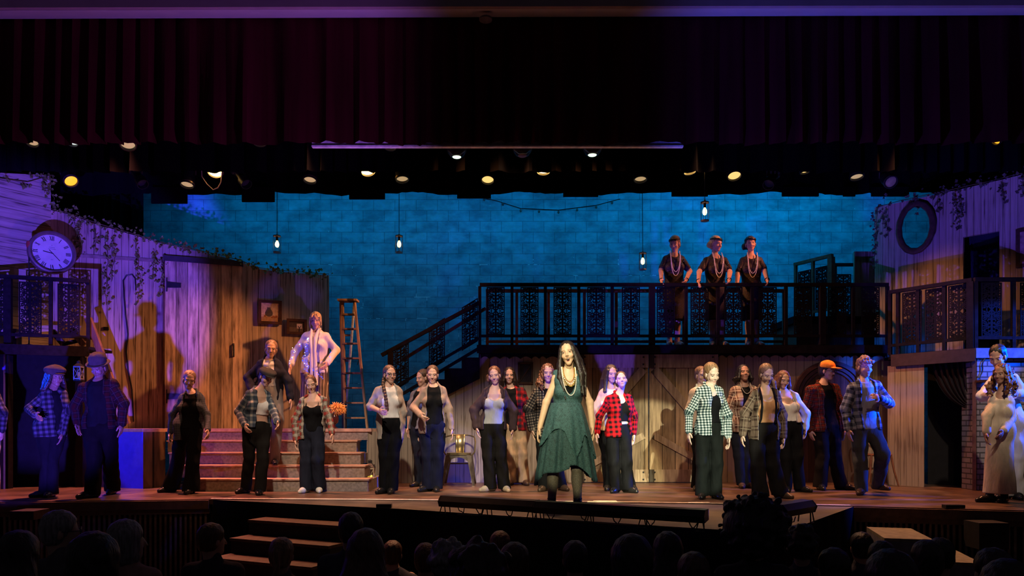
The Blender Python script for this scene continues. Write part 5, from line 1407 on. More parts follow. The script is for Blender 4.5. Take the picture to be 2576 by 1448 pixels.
    for a, b, cc in ((hl, kl, al), (hr, kr, ar)):
        V.cap(a, b, .082 * s * bulk, .052 * s * bulk, .04); V.cap(b, cc, .05 * s, .036 * s, .02)
        V.ell(b * .68 + cc * .32 + np.array((0, .018, 0)), (.048 * s, .05 * s, .1 * s), None, .03)
    for a, yw in ((al, foot[0]), (ar, foot[1])):
        t = np.array((math.sin(math.radians(yw)), -math.cos(math.radians(yw)), 0)); V.cap(a - (0, 0, .045 * s) - t * .02, a + t * .13 * s - (0, 0, .06 * s), .034 * s, .024 * s, .03)
    # hands
    def hand(V, w, e, q, cu):
        dv = nrm_(w - e); inn = -lat * q; inn = nrm_(inn - dv * (inn @ dv)); sd = np.cross(dv, inn)       # palm faces inward
        if (sd @ fw) < 0: sd = -sd
        k = s * .98
        V.ell(w + dv * .048 * k, (.040 * k, .019 * k, .052 * k), (sd, inn, dv), .012)
        for i, (o, L) in enumerate(((.029, .070), (.010, .079), (-.010, .073), (-.028, .056))):
            b = w + dv * .088 * k + sd * o * k; an = cu * (.35 + .1 * i); p0 = b; dd = dv + sd * (o * 2.2)
            for j, fr_ in enumerate((.45, .32, .23)):
                an2 = an * (1 + j * .9); dj = nrm_(dd * math.cos(an2) + inn * math.sin(an2)); p1 = p0 + dj * L * fr_ * k
                V.cap(p0, p1, (.0095 - j * .0012) * k, (.0085 - j * .0012) * k, .003); p0 = p1
        b = w + dv * .028 * k + sd * .03 * k; p1 = b + (dv * .6 + sd * .75 + inn * .25) * .034 * k; p2 = p1 + nrm_(dv * .95 + sd * .2 + inn * .3) * .034 * k
        V.cap(b, p1, .014 * k, .011 * k, .008); V.cap(p1, p2, .0105 * k, .0085 * k, .003)
    cu = curl if isinstance(curl, tuple) else (curl, curl)
    hand(V, wl, el, -1, cu[0]); hand(V, wr, er, 1, cu[1])
    # head
    V.ell(Hd(0, -.014, .036), (.070 * c, .088 * c, .080 * c), fr, .02)
    V.ell(Hd(0, .022, -.024), (.052 * c, .060 * c, .076 * c), fr, .025)
    V.ell(Hd(0, .053, -.096 - .014 * mouth), (.020 * c, .020 * c, .019 * c), fr, .025)
    for q in (-1, 1):
        V.cap(Hd(.041 * q, .006, -.045), Hd(.012 * q, .05, -.094 - .01 * mouth), .016 * c, .013 * c, .022)
        V.ell(Hd(.035 * q, .055, -.036), (.022 * c, .018 * c, .02 * c), fr, .02)
        V.cap(Hd(.046 * q, .066, .021), Hd(.014 * q, .077, .019), .0055 * c, .0055 * c, .016)
        V.ell(Hd(.030 * q, .090, .0), (.016 * c, .016 * c, .011 * c), fr, .009, sub=True)
        V.ell(Hd(.072 * q, -.008, -.014), (.008 * c, .018 * c, .029 * c), fr, .006)
        V.ell(Hd(.0095 * q, .084, -.039), (.0065 * c, .008 * c, .0065 * c), fr, .006)
    V.cap(Hd(0, .076, .006), Hd(0, .095, -.034), .0065 * c, .0092 * c, .010)
    lz = -.067
    V.cap(Hd(-.015, .073, lz + .0045), Hd(.015, .073, lz + .0045 + .006 * mouth), .0064 * c, .0064 * c, .006)
    V.cap(Hd(-.013, .072 - .008 * mouth, lz - .008 - .022 * mouth), Hd(.013, .072 - .008 * mouth, lz - .008 - .022 * mouth), .0068 * c, .0068 * c, .006)
    if mouth: V.ell(Hd(0, .082, lz - .010), (.014 * c, .026 * c, .0145 * c * mouth), fr, .004, sub=True)
    else: V.cap(Hd(-.020, .083, lz - .002), Hd(.020, .083, lz - .002), .0028 * c, .0028 * c, .003, sub=True)
    vs, fs = V.mesh()
    q = (vs - hc) / c; x, y, z = q @ r, q @ f, q @ u
    tint = np.tile(np.array((*skin, 1.0)), (len(vs), 1)); hd_ = (np.abs(x) < .1) & (np.abs(z) < .14) & (np.abs(y) < .14)
    def paint(m, col, a): tint[m, :3] = tint[m, :3] * (1 - a) + np.array(col) * a
    sk = np.array(skin)
    lip = (sk[0] * .78, sk[1] * .42, sk[2] * .44)
    paint(hd_ & ((x / .019) ** 2 + ((z - lz + .002 + .008 * mouth) / (.0115 + .013 * mouth)) ** 2 < 1) & (y > .062), lip, .75)
    if mouth: paint(hd_ & (np.abs(x) < .0145) & (np.abs(z - lz + .010) < .0135) & (y < .074) & (y > .03), (.05, .01, .01), 1)
    paint(hd_ & (np.abs(np.abs(x) - .031) < .018) & (np.abs(z - .0215 + .12 * np.abs(np.abs(x) - .03)) < .0034) & (y > .05), sk * .3, .62)
    paint(hd_ & (np.abs(np.abs(x) - .030) < .017) & (np.abs(z - .004) < .009) & (y > .05), sk * .55, .45)
    paint(hd_ & (np.abs(np.abs(x) - .036) < .018) & (np.abs(z + .036) < .015) & (y > .04), (sk[0], sk[1] * .82, sk[2] * .8), .3)
    if gaze is not None: paint(hd_ & (z > gaze) & (y < .06), sk * .3, .6)
    mesh_obj('body', vs, fs, M_skin, root, {'tint': ('FLOAT_COLOR', tint)})
    for q in (-1, 1):
        bm = bmesh.new(); bmesh.ops.create_uvsphere(bm, u_segments=28, v_segments=28, radius=.0118 * c)
        me = bpy.data.meshes.new('eye'); ce = Hd(.030 * q, .0672, -.001)
        for fc in bm.faces:
            fc.smooth = True; nn = fc.calc_center_median().normalized(); nu = nn.dot(Vector(u)); nl = nn.dot(Vector(r))
            fc.material_index = 2 if nu > .32 or nu < -.40 else (1 if nn.dot(Vector(f)) > .80 else 0)
            if .32 > nu > .22: fc.material_index = 1
        bm.to_mesh(me); bm.free(); me.materials.append(M_eyew); me.materials.append(M_eyed); me.materials.append(M_skin)
        at = me.attributes.new('tint', 'FLOAT_COLOR', 'POINT'); at.data.foreach_set('color', np.tile(np.array((*(np.array(skin) * .8), 1), np.float32), len(me.vertices)))
        o = bpy.data.objects.new('eye', me); o.parent = root; o.location = ce; COL.objects.link(o)
    if mouth: 
        V = Vol(Hd(0, .07, lz) - .05, Hd(0, .07, lz) + .05, .0035); V.cap(Hd(-.011, .066, lz + .002), Hd(.011, .066, lz + .002), .0055 * c, .0055 * c, 0); mesh_obj('teeth', *V.mesh(), M_teeth, root)
    # ---------------- cloth coordinates for checks
    def cuv(vs):
        uv = np.zeros((len(vs), 3)); rel = vs - hp
        best = np.abs(((vs - neck) - ((vs - neck) @ up)[:, None] * up)); dt = np.linalg.norm((vs - neck) - ((vs - neck) @ up)[:, None] * up, axis=1) - .13 * s
        xx, yy, zz = rel @ lat, rel @ fw, rel @ up
        uv[:, 0] = np.where(yy > 0, xx, np.sign(xx) * (.3 * s) - xx) + .02; uv[:, 1] = zz
        for a, b, e in ((jl, el, 0), (el, wl, 1), (jr, er, 0), (er, wr, 1)):
            ba = b - a; L = np.linalg.norm(ba); t = ((vs - a) @ ba) / L ** 2; tc = np.clip(t, 0, 1); dd = np.linalg.norm(vs - a - tc[:, None] * ba, axis=1) - .05 * s
            m = (dd < dt - .02) & (t > (-.1 if e else .15)); dt = np.where(m, dd, dt)
            w1 = nrm_(np.cross(ba, fw)); w2 = nrm_(np.cross(ba, w1)); rp = vs - a; an = np.arctan2(rp @ w1, rp @ w2)
            uv[m, 0] = (an * .055)[m]; uv[m, 1] = (-(tc * L + (np.linalg.norm(el - jl) if e else 0)))[m]
        return uv
    def cloth_obj(name, V, mat): 
        vs, fs = V.mesh()
        return mesh_obj(name, vs, fs, mat, root, {'cloth_uv': ('FLOAT_VECTOR', cuv(vs))}) if len(vs) else None
    hg = h * 1.35
    # ---------------- trousers
    if pants:
        m, wk, wh = pants[:3]; V = Vol(lo, hi, hg)
        wz = hp + up * (pants[3] if len(pants) > 3 else .12) * s
        V.ell(hp + up * .02 * s, (.158 * s * bulk, .118 * s * bulk, .14 * s), (lat, fw, up), .04); V.cap(hp + up * .04 * s, wz, .137 * s * bulk, .130 * s * bulk, .04, flat=fw, ratio=1.25)
        base = V.a.copy(); tot = None; wk = min(wk, .086)
        for a, b, cc in ((hl, kl, al), (hr, kr, ar)):
            e = cc + (0, 0, -.045 * s); V.a = base.copy(); mid = a * .45 + b * .55
            V.cap(a, mid, .094 * s * bulk, (wk + .004) * s, .045); V.cap(mid, b, (wk + .004) * s, wk * s * .97, .02); V.cap(b, e, wk * s * .97, wh * s, .02)
            tot = V.a if tot is None else np.minimum(tot, V.a)
        V.a = tot
        V.folds(.0065, 34, 8, d * 3 + J['hd'][0] * .01); V.cut(wz, up); V.cut((0, 0, min(al[2], ar[2]) - .05 * s), (0, 0, -1)); cloth_obj('trousers', V, m)
    # ---------------- top
    if top:
        kind, m = top[:2]; V = Vol(lo, hi, hg); torso(V, .014, .05)
        hemz = (top[2] if len(top) > 2 else .03) * s
        V.folds(.002, 40, 16, J['hd'][0] * .3)
        if kind in ('tee', 'shirt'):
            V.ell(neck + up * .035 * s + fw * .05, (.075 * s, .08 * s, .07 * s), (lat, fw, up), .01, sub=True)
            for a, b in ((jl, el), (jr, er)): V.cap(a, a + (b - a) * (.25 if over or sleeves else .5), .046 * s if over or sleeves else .056 * s, .044 * s if over or sleeves else .054 * s, .03)
        elif kind == 'tank':
            V.ell(neck - up * .0 * s + fw * .09, (.095 * s, .11 * s, .14 * s), (lat, fw, up), .012, sub=True); V.cut(neck - up * .01, up)
            for a in (jl, jr): V.ell(a + up * .0, (.062 * s, .15 * s, .09 * s), (lat, fw, up), .01, sub=True)
        elif kind in ('cami', 'crop'):
            V.cut(neck - up * .15 * s, up)
            V.ell(neck - up * .13 * s + fw * .14, (.07 * s, .1 * s, .05 * s), (lat, fw, up), .012, sub=True)
            for q in (-1, 1): V.cap(neck - up * .15 * s + lat * q * .085 * s + fw * .105 * s, neck + lat * q * .075 * s + fw * .015 * s - up * .005, .007, .007, .004); V.cap(neck + lat * q * .075 * s + fw * .015 * s - up * .005, neck - up * .15 * s + lat * q * .085 * s - fw * .1 * s, .007, .007, .004)
        V.cut(hp + up * hemz, -up); cloth_obj({'tee': 't_shirt', 'shirt': 'shirt', 'tank': 'tank_top', 'cami': 'camisole', 'crop': 'crop_top'}[kind], V, m)
    # ---------------- open overshirt
    if over:
        m = over['mat']; V = Vol(lo, hi, hg); inf = over.get('inf', .03) * .72
        torso(V, inf, .06); hem = hp - up * 0 + np.array((0, 0, (HZ - over['hem']) * d / F + EYE - R0[2] - hp[2]))
        V.cap(hp + up * .08 * s, np.array((hp[0], hp[1], hem[2] - .12)), (.146 * s * bulk + inf) * over.get('flare', 1.0), (.158 * s * bulk + inf) * over.get('flare', 1.0), .05, flat=fw, ratio=1.2)
        V.folds(.0055, 30, 9, J['hd'][0] * .17)
        V.cut(np.array((0, 0, hem[2])), (0, 0, -1)); V.cut(neck + up * .03, up)
        g0, g1 = over.get('gap', (.06, .09)); sh = over.get('shift', 0.)
        X, Y, Z = V.ax[0][:, None, None], V.ax[1][None, :, None], V.ax[2][None, None, :]
        lx = (X - neck[0]) * lat[0] + (Y - neck[1]) * lat[1] + (Z - neck[2]) * lat[2]; ly = (X - neck[0]) * fw[0] + (Y - neck[1]) * fw[1] + (Z - neck[2]) * fw[2]; lzv = -((X - neck[0]) * up[0] + (Y - neck[1]) * up[1] + (Z - neck[2]) * up[2])
        tt = np.clip(lzv / (.62 * s), 0, 1); gap = (g0 + (g1 - g0) * tt) * s
        if over.get('gap') is None or g0 >= 0:
            wd = np.maximum(np.abs(lx - sh * s) - gap - .006 * np.sin(30 * lzv), .012 - ly); V.a = np.maximum(V.a, -wd.astype(np.float32))
        V.ell(neck + up * .04 * s + fw * .03, (.066 * s, .085 * s, .075 * s), (lat, fw, up), .01, sub=True)
        ov = over.get('sl', 1.0); wd0 = over.get('sw', .062) * .86
        for a, b, cc in ((jl, el, wl), (jr, er, wr)):
            V.cap(a, b, (wd0 + .004) * s, wd0 * s, .035)
            if ov >= 1: V.cap(b, b + (cc - b) * .97, wd0 * s, wd0 * .86 * s, .025)
            elif ov > .5: V.cap(b, b + (cc - b) * (ov - .5) * 2, wd0 * s, wd0 * .9 * s, .02)
        V.folds(.0034, 40, 22, J['hd'][0] * .37)
        for q in (-1, 1):       # collar
            n0, n1, n2 = neck + up * .04 * s + lat * q * .052 * s - fw * .02, neck - up * .035 * s + lat * q * (max(g0, .04) + .012) * s + fw * .075 * s, neck - up * .15 * s + lat * q * (g0 + .02) * s + fw * .11 * s; V.cap(n0, n1, .014 * s, .015 * s, .012); V.cap(n1, n2, .015 * s, .006 * s, .012); V.cap(n0, neck + up * .045 * s - fw * .065, .014 * s, .014 * s, .012)
        cloth_obj(over.get('name', 'overshirt'), V, m)
    elif sleeves:
        m, fr_ = sleeves[:2]
        for a, b, cc in ((jl, el, wl), (jr, er, wr)):
            V = Vol(lo, hi, hg)
            if fr_ <= .5: V.cap(a, a + (b - a) * fr_ * 2, .054 * s, .053 * s, .03)
            else: V.cap(a, b, .06 * s, .056 * s, .03); V.cap(b, b + (cc - b) * (fr_ - .5) * 2, .056 * s, .046 * s, .02)
            V.folds(.004, 45, 14, J['hd'][0] * .37); cloth_obj('sleeve', V, m)
    # ---------------- straight dress
    if dress:
        m, hemz, wt, wb = dress[:4]; V = Vol(lo, hi, hg); torso(V, .014, .06)
        b = np.array((hp[0], hp[1], hemz)); V.cap(hp + up * .05, b, wt * s, wb * s, .06, flat=fw, ratio=dress[4] if len(dress) > 4 else 1.25)
        V.folds(.005, 30, 5, J['hd'][0] * .2); V.cut(b, (0, 0, -1)); V.ell(neck + up * .02 * s + fw * .07, (.07 * s, .09 * s, .10 * s), (lat, fw, up), .01, sub=True)
        cloth_obj('dress', V, m)
    # ---------------- shoes
    if shoes is not None:
        for a, yw, k in ((al, foot[0], 'fl'), (ar, foot[1], 'fr')):
            t = np.array((math.sin(math.radians(yw)), -math.cos(math.radians(yw)), 0)); a0 = a - (0, 0, .085 * s)
            V = Vol(np.minimum(a0, a0 + t * .2) - .1, np.maximum(a0, a0 + t * .2) + .14, .008)
            V.cap(a0 - t * .045 * s + (0, 0, .04 * s), a0 + t * .10 * s + (0, 0, .036 * s), .043 * s, .044 * s, .02); V.cap(a0 + t * .08 * s + (0, 0, .03 * s), a0 + t * .165 * s + (0, 0, .024 * s), .042 * s, .03 * s, .02)
            V.cap(a0 + (0, 0, .05 * s), a0 + (0, 0, .1 * s), .042 * s, .046 * s, .02); V.cut(a0 + (0, 0, .002), (0, 0, -1)); V.cut(a0 + (0, 0, .12 * s), (0, 0, 1)); mesh_obj('shoe', *V.mesh(), shoes, root)
    # ---------------- hair
    hm = HAIR[hair[1]]; st = hair[0]; V = Vol(hc - .42 * np.array((1, 1, 1.35)), hc + .2, h)
    if st != 'none':
        V.ell(Hd(0, -.031, .043), (.0815 * c, .0975 * c, .088 * c), fr, .02)
        V.ell(Hd(0, -.045, -.02), (.078 * c, .075 * c, .075 * c), fr, .02)
        V.ell(Hd(0, .105, -.03), (.068 * c, .074 * c, .104 * c), fr, .012, sub=True)
        V.cut(Hd(0, 0, -.085), -u)
        x, y, z = V.ax[0][:, None, None], V.ax[1][None, :, None], V.ax[2][None, None, :]
        ear = .07
        for q in (-1, 1): V.ell(Hd(.085 * q, .02, -.035), (.03 * c, .04 * c, .055 * c), fr, .01, sub=True)
        if st == 'low_bun' or st == 'back': V.ell(Hd(0, -.12, .0), (.036 * c, .03 * c, .036 * c), fr, .02)
        if st == 'bun': V.ell(Hd(-.035, -.05, .135), (.042 * c, .042 * c, .036 * c), fr, .02)
        if st == 'side_bun': V.ell(Hd(-.085, -.055, -.02), (.042 * c, .045 * c, .05 * c), fr, .02); V.ell(Hd(-.10, -.03, -.05), (.02 * c, .025 * c, .03 * c), fr, .01)
        if st in ('pony', 'wisps'):
            V.cap(Hd(0, -.11, .03), Hd(.01, -.15, -.06), .025 * c, .03 * c, .02); V.cap(Hd(.01, -.15, -.06), Hd(.02, -.14, -.22), .03 * c, .014 * c, .02)
        if st == 'wisps':
            for q in (-1, 1): V.cap(Hd(.068 * q, .055, .045), Hd(.078 * q, .05, -.05), .011 * c, .009 * c, .01); V.cap(Hd(.078 * q, .05, -.05), Hd(.074 * q, .045, -.13), .009 * c, .004 * c, .01)
            for q in (-.5, .1, .6): V.cap(Hd(.05 * q, .075, .09), Hd(.075 * q, .093, .045), .012 * c, .008 * c, .01)
        if st == 'side_pony':
            V.cap(Hd(.06, -.06, -.05), Hd(.11, -.02, -.12), .03 * c, .034 * c, .02); V.cap(Hd(.11, -.02, -.12), Hd(.125, .04, -.22), .034 * c, .02 * c, .02)
        if st == 'braid':
            p = [Hd(-.07, -.05, -.06), Hd(-.10, .02, -.13), Hd(-.105, .085, -.20), Hd(-.10, .12, -.28), Hd(-.095, .14, -.36), Hd(-.095, .145, -.43)]
            for a, b in zip(p[:-1], p[1:]):
                for t in (0, .5): qv = a + (b - a) * t; V.ell(qv, (.024 * c, .022 * c, .026 * c), None, .006)
        if st in ('long', 'curly', 'longback', 'mullet'):
            L = dict(long=-.42, curly=-.24, longback=-.3, mullet=-.13)[st]; wv = .0 if st == 'long' else .012
            rng = random.Random(int(J['hd'][0]))
            for q in (-1, 1):
                n = 9 if st != 'mullet' else 6
                for i in range(n):
                    t = i / (n - 1); px_ = (.062 + .022 * t) * q; py_ = .035 - .115 * t; p0 = Hd(px_ * .9, py_, .045 - .01 * t)
                    fy_ = (.075 if t < .45 and st in ('long', 'curly') else -.03) ; out = .02 + .03 * rng.random()
                    p1 = Hd(px_ + out * .6 * q, py_, -.08); p2 = Hd(px_ + out * q + .012 * q, py_ * .5 + fy_ * .8, L * .55); p3 = Hd(px_ + .6 * out * q + rng.uniform(-.02, .02), py_ * .4 + fy_ * 1.25, L * rng.uniform(.85, 1.08))
                    if st == 'curly':
                        pp = [p0, p1, p2, p3]; prev = p0
                        for kk in range(1, 13):
                            w_ = kk / 4; i0 = min(2, int(w_ * .999)); tt = min(1, w_ - i0); pt = pp[i0] + (pp[i0 + 1] - pp[i0]) * tt + (r * math.sin(kk * 2.1 + i) + f * math.cos(kk * 2.1 + i)) * .011 * c
                            V.cap(prev, pt, .0155 * c, .0150 * c if kk < 11 else .008 * c, .007); prev = pt
                    else:
                        V.cap(p0, p1, .018 * c, .019 * c, .012); V.cap(p1, p2, .019 * c, .017 * c, .012); V.cap(p2, p3, .017 * c, .006 * c, .012)
            V.cap(Hd(0, -.08, -.02), Hd(0, -.1, L * .7), .065 * c, .05 * c, .03, flat=f, ratio=1.8)
        if st in ('short', 'mop'):
            if st == 'mop':
                rng = random.Random(3)
                for k in range(26):
                    a = rng.uniform(0, 6.28); e = rng.uniform(.15, 1.0); V.ell(Hd(.074 * math.cos(a) * e, -.01 + .085 * math.sin(a) * e, .06 + .065 * (1 - e * e)), (.022 * c,) * 3, None, .008)
                for q in (-.05, -.02, .015, .045): V.ell(Hd(q, .085, .062), (.02 * c, .018 * c, .022 * c), fr, .008)
        if st == 'bob': V.cap(Hd(0, -.03, .02), Hd(0, -.04, -.08), .095 * c, .088 * c, .03)
        # strands
        rx = (x - hc[0]) * r[0] + (y - hc[1]) * r[1] + (z - hc[2]) * r[2]; ru = (x - hc[0]) * u[0] + (y - hc[1]) * u[1] + (z - hc[2]) * u[2]; rf = (x - hc[0]) * f[0] + (y - hc[1]) * f[1] + (z - hc[2]) * f[2]
        amp = .0017 if st not in ('curly', 'mop') else .0055
        V.a += (amp * np.sin(170 * rx + 6 * np.sin(18 * ru)) * np.cos(90 * rf + 4 * np.sin(14 * ru))).astype(np.float32)
        if st == 'curly': V.a += (.004 * np.sin(70 * ru + 40 * rx) * np.sin(60 * rf + 30 * ru)).astype(np.float32)
        mesh_obj('hair', *V.mesh(), hm, root)
    if hat:
        kind, m = hat; V = Vol(hc - .26, hc + .26, h)
        if kind == 'fedora':
            V.ell(Hd(0, -.005, .055), (.128 * c, .145 * c, .012 * c), fr, 0); V.ell(Hd(0, -.01, .10), (.093 * c, .108 * c, .085 * c), fr, .012); V.ell(Hd(0, 0, .20), (.02 * c, .1 * c, .03 * c), fr, .02, sub=True)
        elif kind == 'cap':
            V.ell(Hd(0, -.012, .055), (.089 * c, .104 * c, .084 * c), fr, .01); V.cut(Hd(0, 0, .035), -u); V.ell(Hd(0, .115, .042), (.07 * c, .075 * c, .011 * c), fr, .008)
        elif kind == 'flat':
            V.ell(Hd(0, .01, .075), (.108 * c, .135 * c, .05 * c), fr, .02); V.ell(Hd(0, .02, .055), (.096 * c, .12 * c, .04 * c), fr, .02); V.cut(Hd(0, 0, .042), -u); V.ell(Hd(0, .11, .044), (.07 * c, .05 * c, .01 * c), fr, .008)
        elif kind == 'newsboy':
            V.ell(Hd(0, -.025, .08), (.125 * c, .13 * c, .065 * c), fr, .02); V.cap(Hd(0, -.01, .06), Hd(0, -.01, .04), .092 * c, .09 * c, .02); V.cut(Hd(0, 0, .02), -u); V.ell(Hd(0, .11, .035), (.06 * c, .045 * c, .01 * c), fr, .008); V.ell(Hd(0, -.03, .146), (.012 * c,) * 3, fr, .004)
        elif kind == 'band':
            V.ell(Hd(0, -.016, .047), (.088 * c, .106 * c, .09 * c), fr, 0); V.ell(Hd(0, -.016, .047), (.08 * c, .098 * c, .088 * c), fr, 0, sub=True); V.cut(Hd(0, 0, .08) , u * 1.0); V.cut(Hd(0, 0, .052), -u)
            for k in range(9):
                a = math.radians(-64 + 16 * k); p = (.086 * math.sin(a), -.016 + .1 * math.cos(a)); V.cap(Hd(p[0], p[1], .055), Hd(p[0] * 1.02, p[1] * 1.02, .03), .0055 * c, .003 * c, .003)
        mesh_obj({'fedora': 'fedora_hat', 'cap': 'baseball_cap', 'flat': 'flat_cap', 'newsboy': 'newsboy_cap', 'band': 'beaded_headband'}[kind], *V.mesh(), m, root)
    ctx = dict(root=root, Hd=Hd, neck=neck, up=up, fw=fw, lat=lat, s=s, hp=hp, c=c, f=f, r=r, u=u, wl=wl, wr=wr, el=el, er=er, jl=jl, jr=jr, kl=kl, kr=kr, al=al, ar=ar, lo=lo, hi=hi, R0=R0, h=h, d=d)
    if extra: extra(ctx)
    return root

def part_tube(ctx, name, pts, r, m, n=8):
    R0 = Vector(ctx['R0']); mb = MB().tube([Vector(p) + R0 for p in pts], r, n); return mb.build(name, m, ctx['root'], True)
def beads(ctx, name, pts, r, m, step):
    """string of round beads along a polyline, one mesh"""
    R0 = Vector(ctx['R0']); mb = MB(); acc = 0; pts = [Vector(p) for p in pts]
    for a, b in zip(pts[:-1], pts[1:]):
        L = (b - a).length; t = acc
        while t < L:
            mb.lathe([(0, -r), (r * .8, -r * .6), (r, 0), (r * .8, r * .6), (0, r)], a.lerp(b, t / L) + R0, n=8); t += step
        acc = t - L
    return mb.build(name, m, ctx['root'], True)
def loop_pts(ctx, w, drop, fy0=.10, n=22, shift=0.0):
    """necklace loop hanging from the neck down the chest"""
    nk, up, fw, lat, s = ctx['neck'], ctx['up'], ctx['fw'], ctx['lat'], ctx['s']; out = []
    for i in range(n + 1):
        a = math.pi * i / n; x = -w * math.cos(a); zz = .03 - (drop + .03) * math.sin(a) ** .75
        y = .05 + .085 * min(1, (.06 - zz) / .14) - .02 * max(0, (-zz - .28) / .2)
        out.append(nk + lat * (x + shift * math.sin(a)) * s + up * zz * s + fw * (y + .012) * s)
    return out

# ------------------------------------------------------------------ the performers
FL = lambda y: 1581.0 / (y - 1073.0)      # depth of a foot standing on the stage floor at image row y
khaki = C_('khaki_cloth', (.40, .28, .17)); greyp = C_('grey_trouser', (.30, .27, .25)); slate = C_('slate_trouser', (.055, .065, .075)); denimd = C_('dark_denim', (.014, .016, .027))
brown_sh = C_('brown_shirt', (.26, .19, .15)); taupe = C_('taupe_shirt', (.30, .26, .22)); plum = C_('dark_plum_jacket', (.045, .028, .03)); navyj = C_('navy_jacket', (.016, .017, .03)); tanc = C_('tan_rib', (.42, .22, .11)); cream = C_('cream_cloth', (.55, .47, .37)); palej = C_('pale_jacket', (.50, .45, .42)); beige = C_('beige_knit', (.50, .34, .24))
M_hatd = C_('hat_brown', (.05, .04, .035)); M_orange = C_('orange_cap', (.80, .26, .04)); M_glasses = plain('glasses_rim', (.02, .03, .07), .2)
M_pearl = plain('pearl', (.75, .68, .6), .2, var=.05); M_gold = plain('gold_bead', (.8, .55, .12), .2, .7); M_pink = plain('pink_bead', (.75, .3, .3), .3)

def glasses(ctx):
    Hd, c = ctx['Hd'], ctx['c']
    for q in (-1, 1):
        part_tube(ctx, 'glasses', [Hd(.032 * q + .023 * math.cos(a), .094, .001 + .018 * math.sin(a)) for a in [2 * math.pi * i / 14 for i in range(15)]] + ([Hd(.056 * q, .088, .006), Hd(.078 * q, .0, .004)] if q > 0 else [Hd(.01 * q, .094, .002)]), .0028 * c, M_glasses, 6)
    part_tube(ctx, 'glasses_arm', [Hd(-.054, .09, .006), Hd(-.077, .0, .004)], .0028 * c, M_glasses, 6)
def moustache(ctx):
    Hd, c = ctx['Hd'], ctx['c']; part_tube(ctx, 'moustache', [Hd(-.026, .08, -.062), Hd(-.012, .09, -.054), Hd(0, .093, -.053), Hd(.012, .09, -.054), Hd(.026, .08, -.062)], [.003 * c, .006 * c, .006 * c, .006 * c, .003 * c], HAIR['dark'], 6)
def suspenders(ctx):
    nk, up, fw, lat, s, hp = [ctx[k] for k in ('neck', 'up', 'fw', 'lat', 's', 'hp')]
    for q in (-1, 1): part_tube(ctx, 'strap', [nk + lat * q * .08 * s + fw * .04 * s, nk - up * .12 * s + lat * q * .085 * s + fw * .135 * s, nk - up * .24 * s + lat * q * .085 * s + fw * .155 * s, nk - up * .38 * s + lat * q * .09 * s + fw * .125 * s, hp + up * .1 * s + lat * q * .09 * s + fw * .115 * s], .013 * s, black, 6)
def pendant_neck(ctx): beads(ctx, 'necklace', loop_pts(ctx, .065, .12), .004, M_pearl, .009)
def belt(ctx): part_tube(ctx, 'belt', [ctx['hp'] + ctx['up'] * .125 * ctx['s'] + (ctx['lat'] * math.cos(a) * .137 + ctx['fw'] * math.sin(a) * .112) * ctx['s'] for a in [2 * math.pi * i / 24 for i in range(25)]], .013, white, 6)

person('person cut off by the left edge of the frame, in grey jeans', 9.2,
       dict(hd=(-34, 945), sl=(-62, 982), sr=(-6, 982), el=(-75, 1036), er=(8, 1036), wl=(-70, 1085), wr=(4, 1082), hp=(-34, 1084), kl=(-46, 1155), kr=(-18, 1155), fl=(-48, 1245), fr=(-16, 1243)), 1.66,
       top=('tee', black), over=dict(mat=PL['puffer'], hem=1098, gap=(.05, .07)), pants=(greyp, .07, .075), hair=('short', 'dark'), head=(20, 10, 0))
person('person in a brown peaked cap and dark check jacket before the left doorway', FL(1249),
       dict(hd=(140, 947), sl=(103, 984), sr=(164, 978), el=(74, 1028), er=(167, 1034), wl=(92, 1046), wr=(156, 1088), hp=(128, 1082), kl=(120, 1158), kr=(133, 1158), fl=(116, 1246), fr=(130, 1249)), 1.62,
       top=('tee', black), over=dict(mat=PL['puffer'], hem=1098, gap=(.04, .05), shift=.03), pants=(black2, .072, .08), hair=('longback', 'dark'), hat=('newsboy', M_hatd), yaw=28, head=(55, 4, 0), arm_dy=(-.1, -.28, .02, -.03), foot=(-40, 10), skin=(.26, .15, .1))
person('tall person in a dark fedora and dark red plaid shirt, looking down', FL(1251),
       dict(hd=(248, 924), sl=(203, 964), sr=(292, 953), el=(189, 1020), er=(311, 1014), wl=(194, 1062), wr=(306, 1066), hp=(252, 1080), kl=(238, 1152), kr=(277, 1152), fl=(233, 1250), fr=(284, 1238)), 1.74,
       top=('tee', black), over=dict(mat=PL['nightred'], hem=1078, gap=(.09, .12), sw=.066), pants=(C_('dark_brown_trouser', (.0035, .003, .003)), .088, .09), hair=('short', 'dark'), hat=('fedora', M_hatd), head=(-4, 26, 4), bulk=1.14, bust=0, leg_dy=(0, .5), knee_dy=(-.03, -.1), skin=(.2, .11, .08), foot=(-30, 12))
person('person in wide black trousers and open blue-grey plaid shirt left of the steps', FL(1241),
       dict(hd=(476, 955), sl=(453, 991), sr=(510, 989), el=(433, 1042), er=(521, 1043), wl=(428, 1088), wr=(523, 1082), hp=(474, 1084), kl=(447, 1162), kr=(484, 1164), fl=(430, 1236), fr=(481, 1241)), 1.60,
       top=('tee', black), over=dict(mat=PL['denim'], hem=1106, gap=(.075, .13), sw=.05, flare=1.05), pants=(black, .098, .115), hair=('low_bun', 'light'), head=(28, 14, 8), yaw=8, arm_dy=(0, 0, -.05, -.2), leg_dy=(.25, 0), curl=.9, foot=(-35, 0))
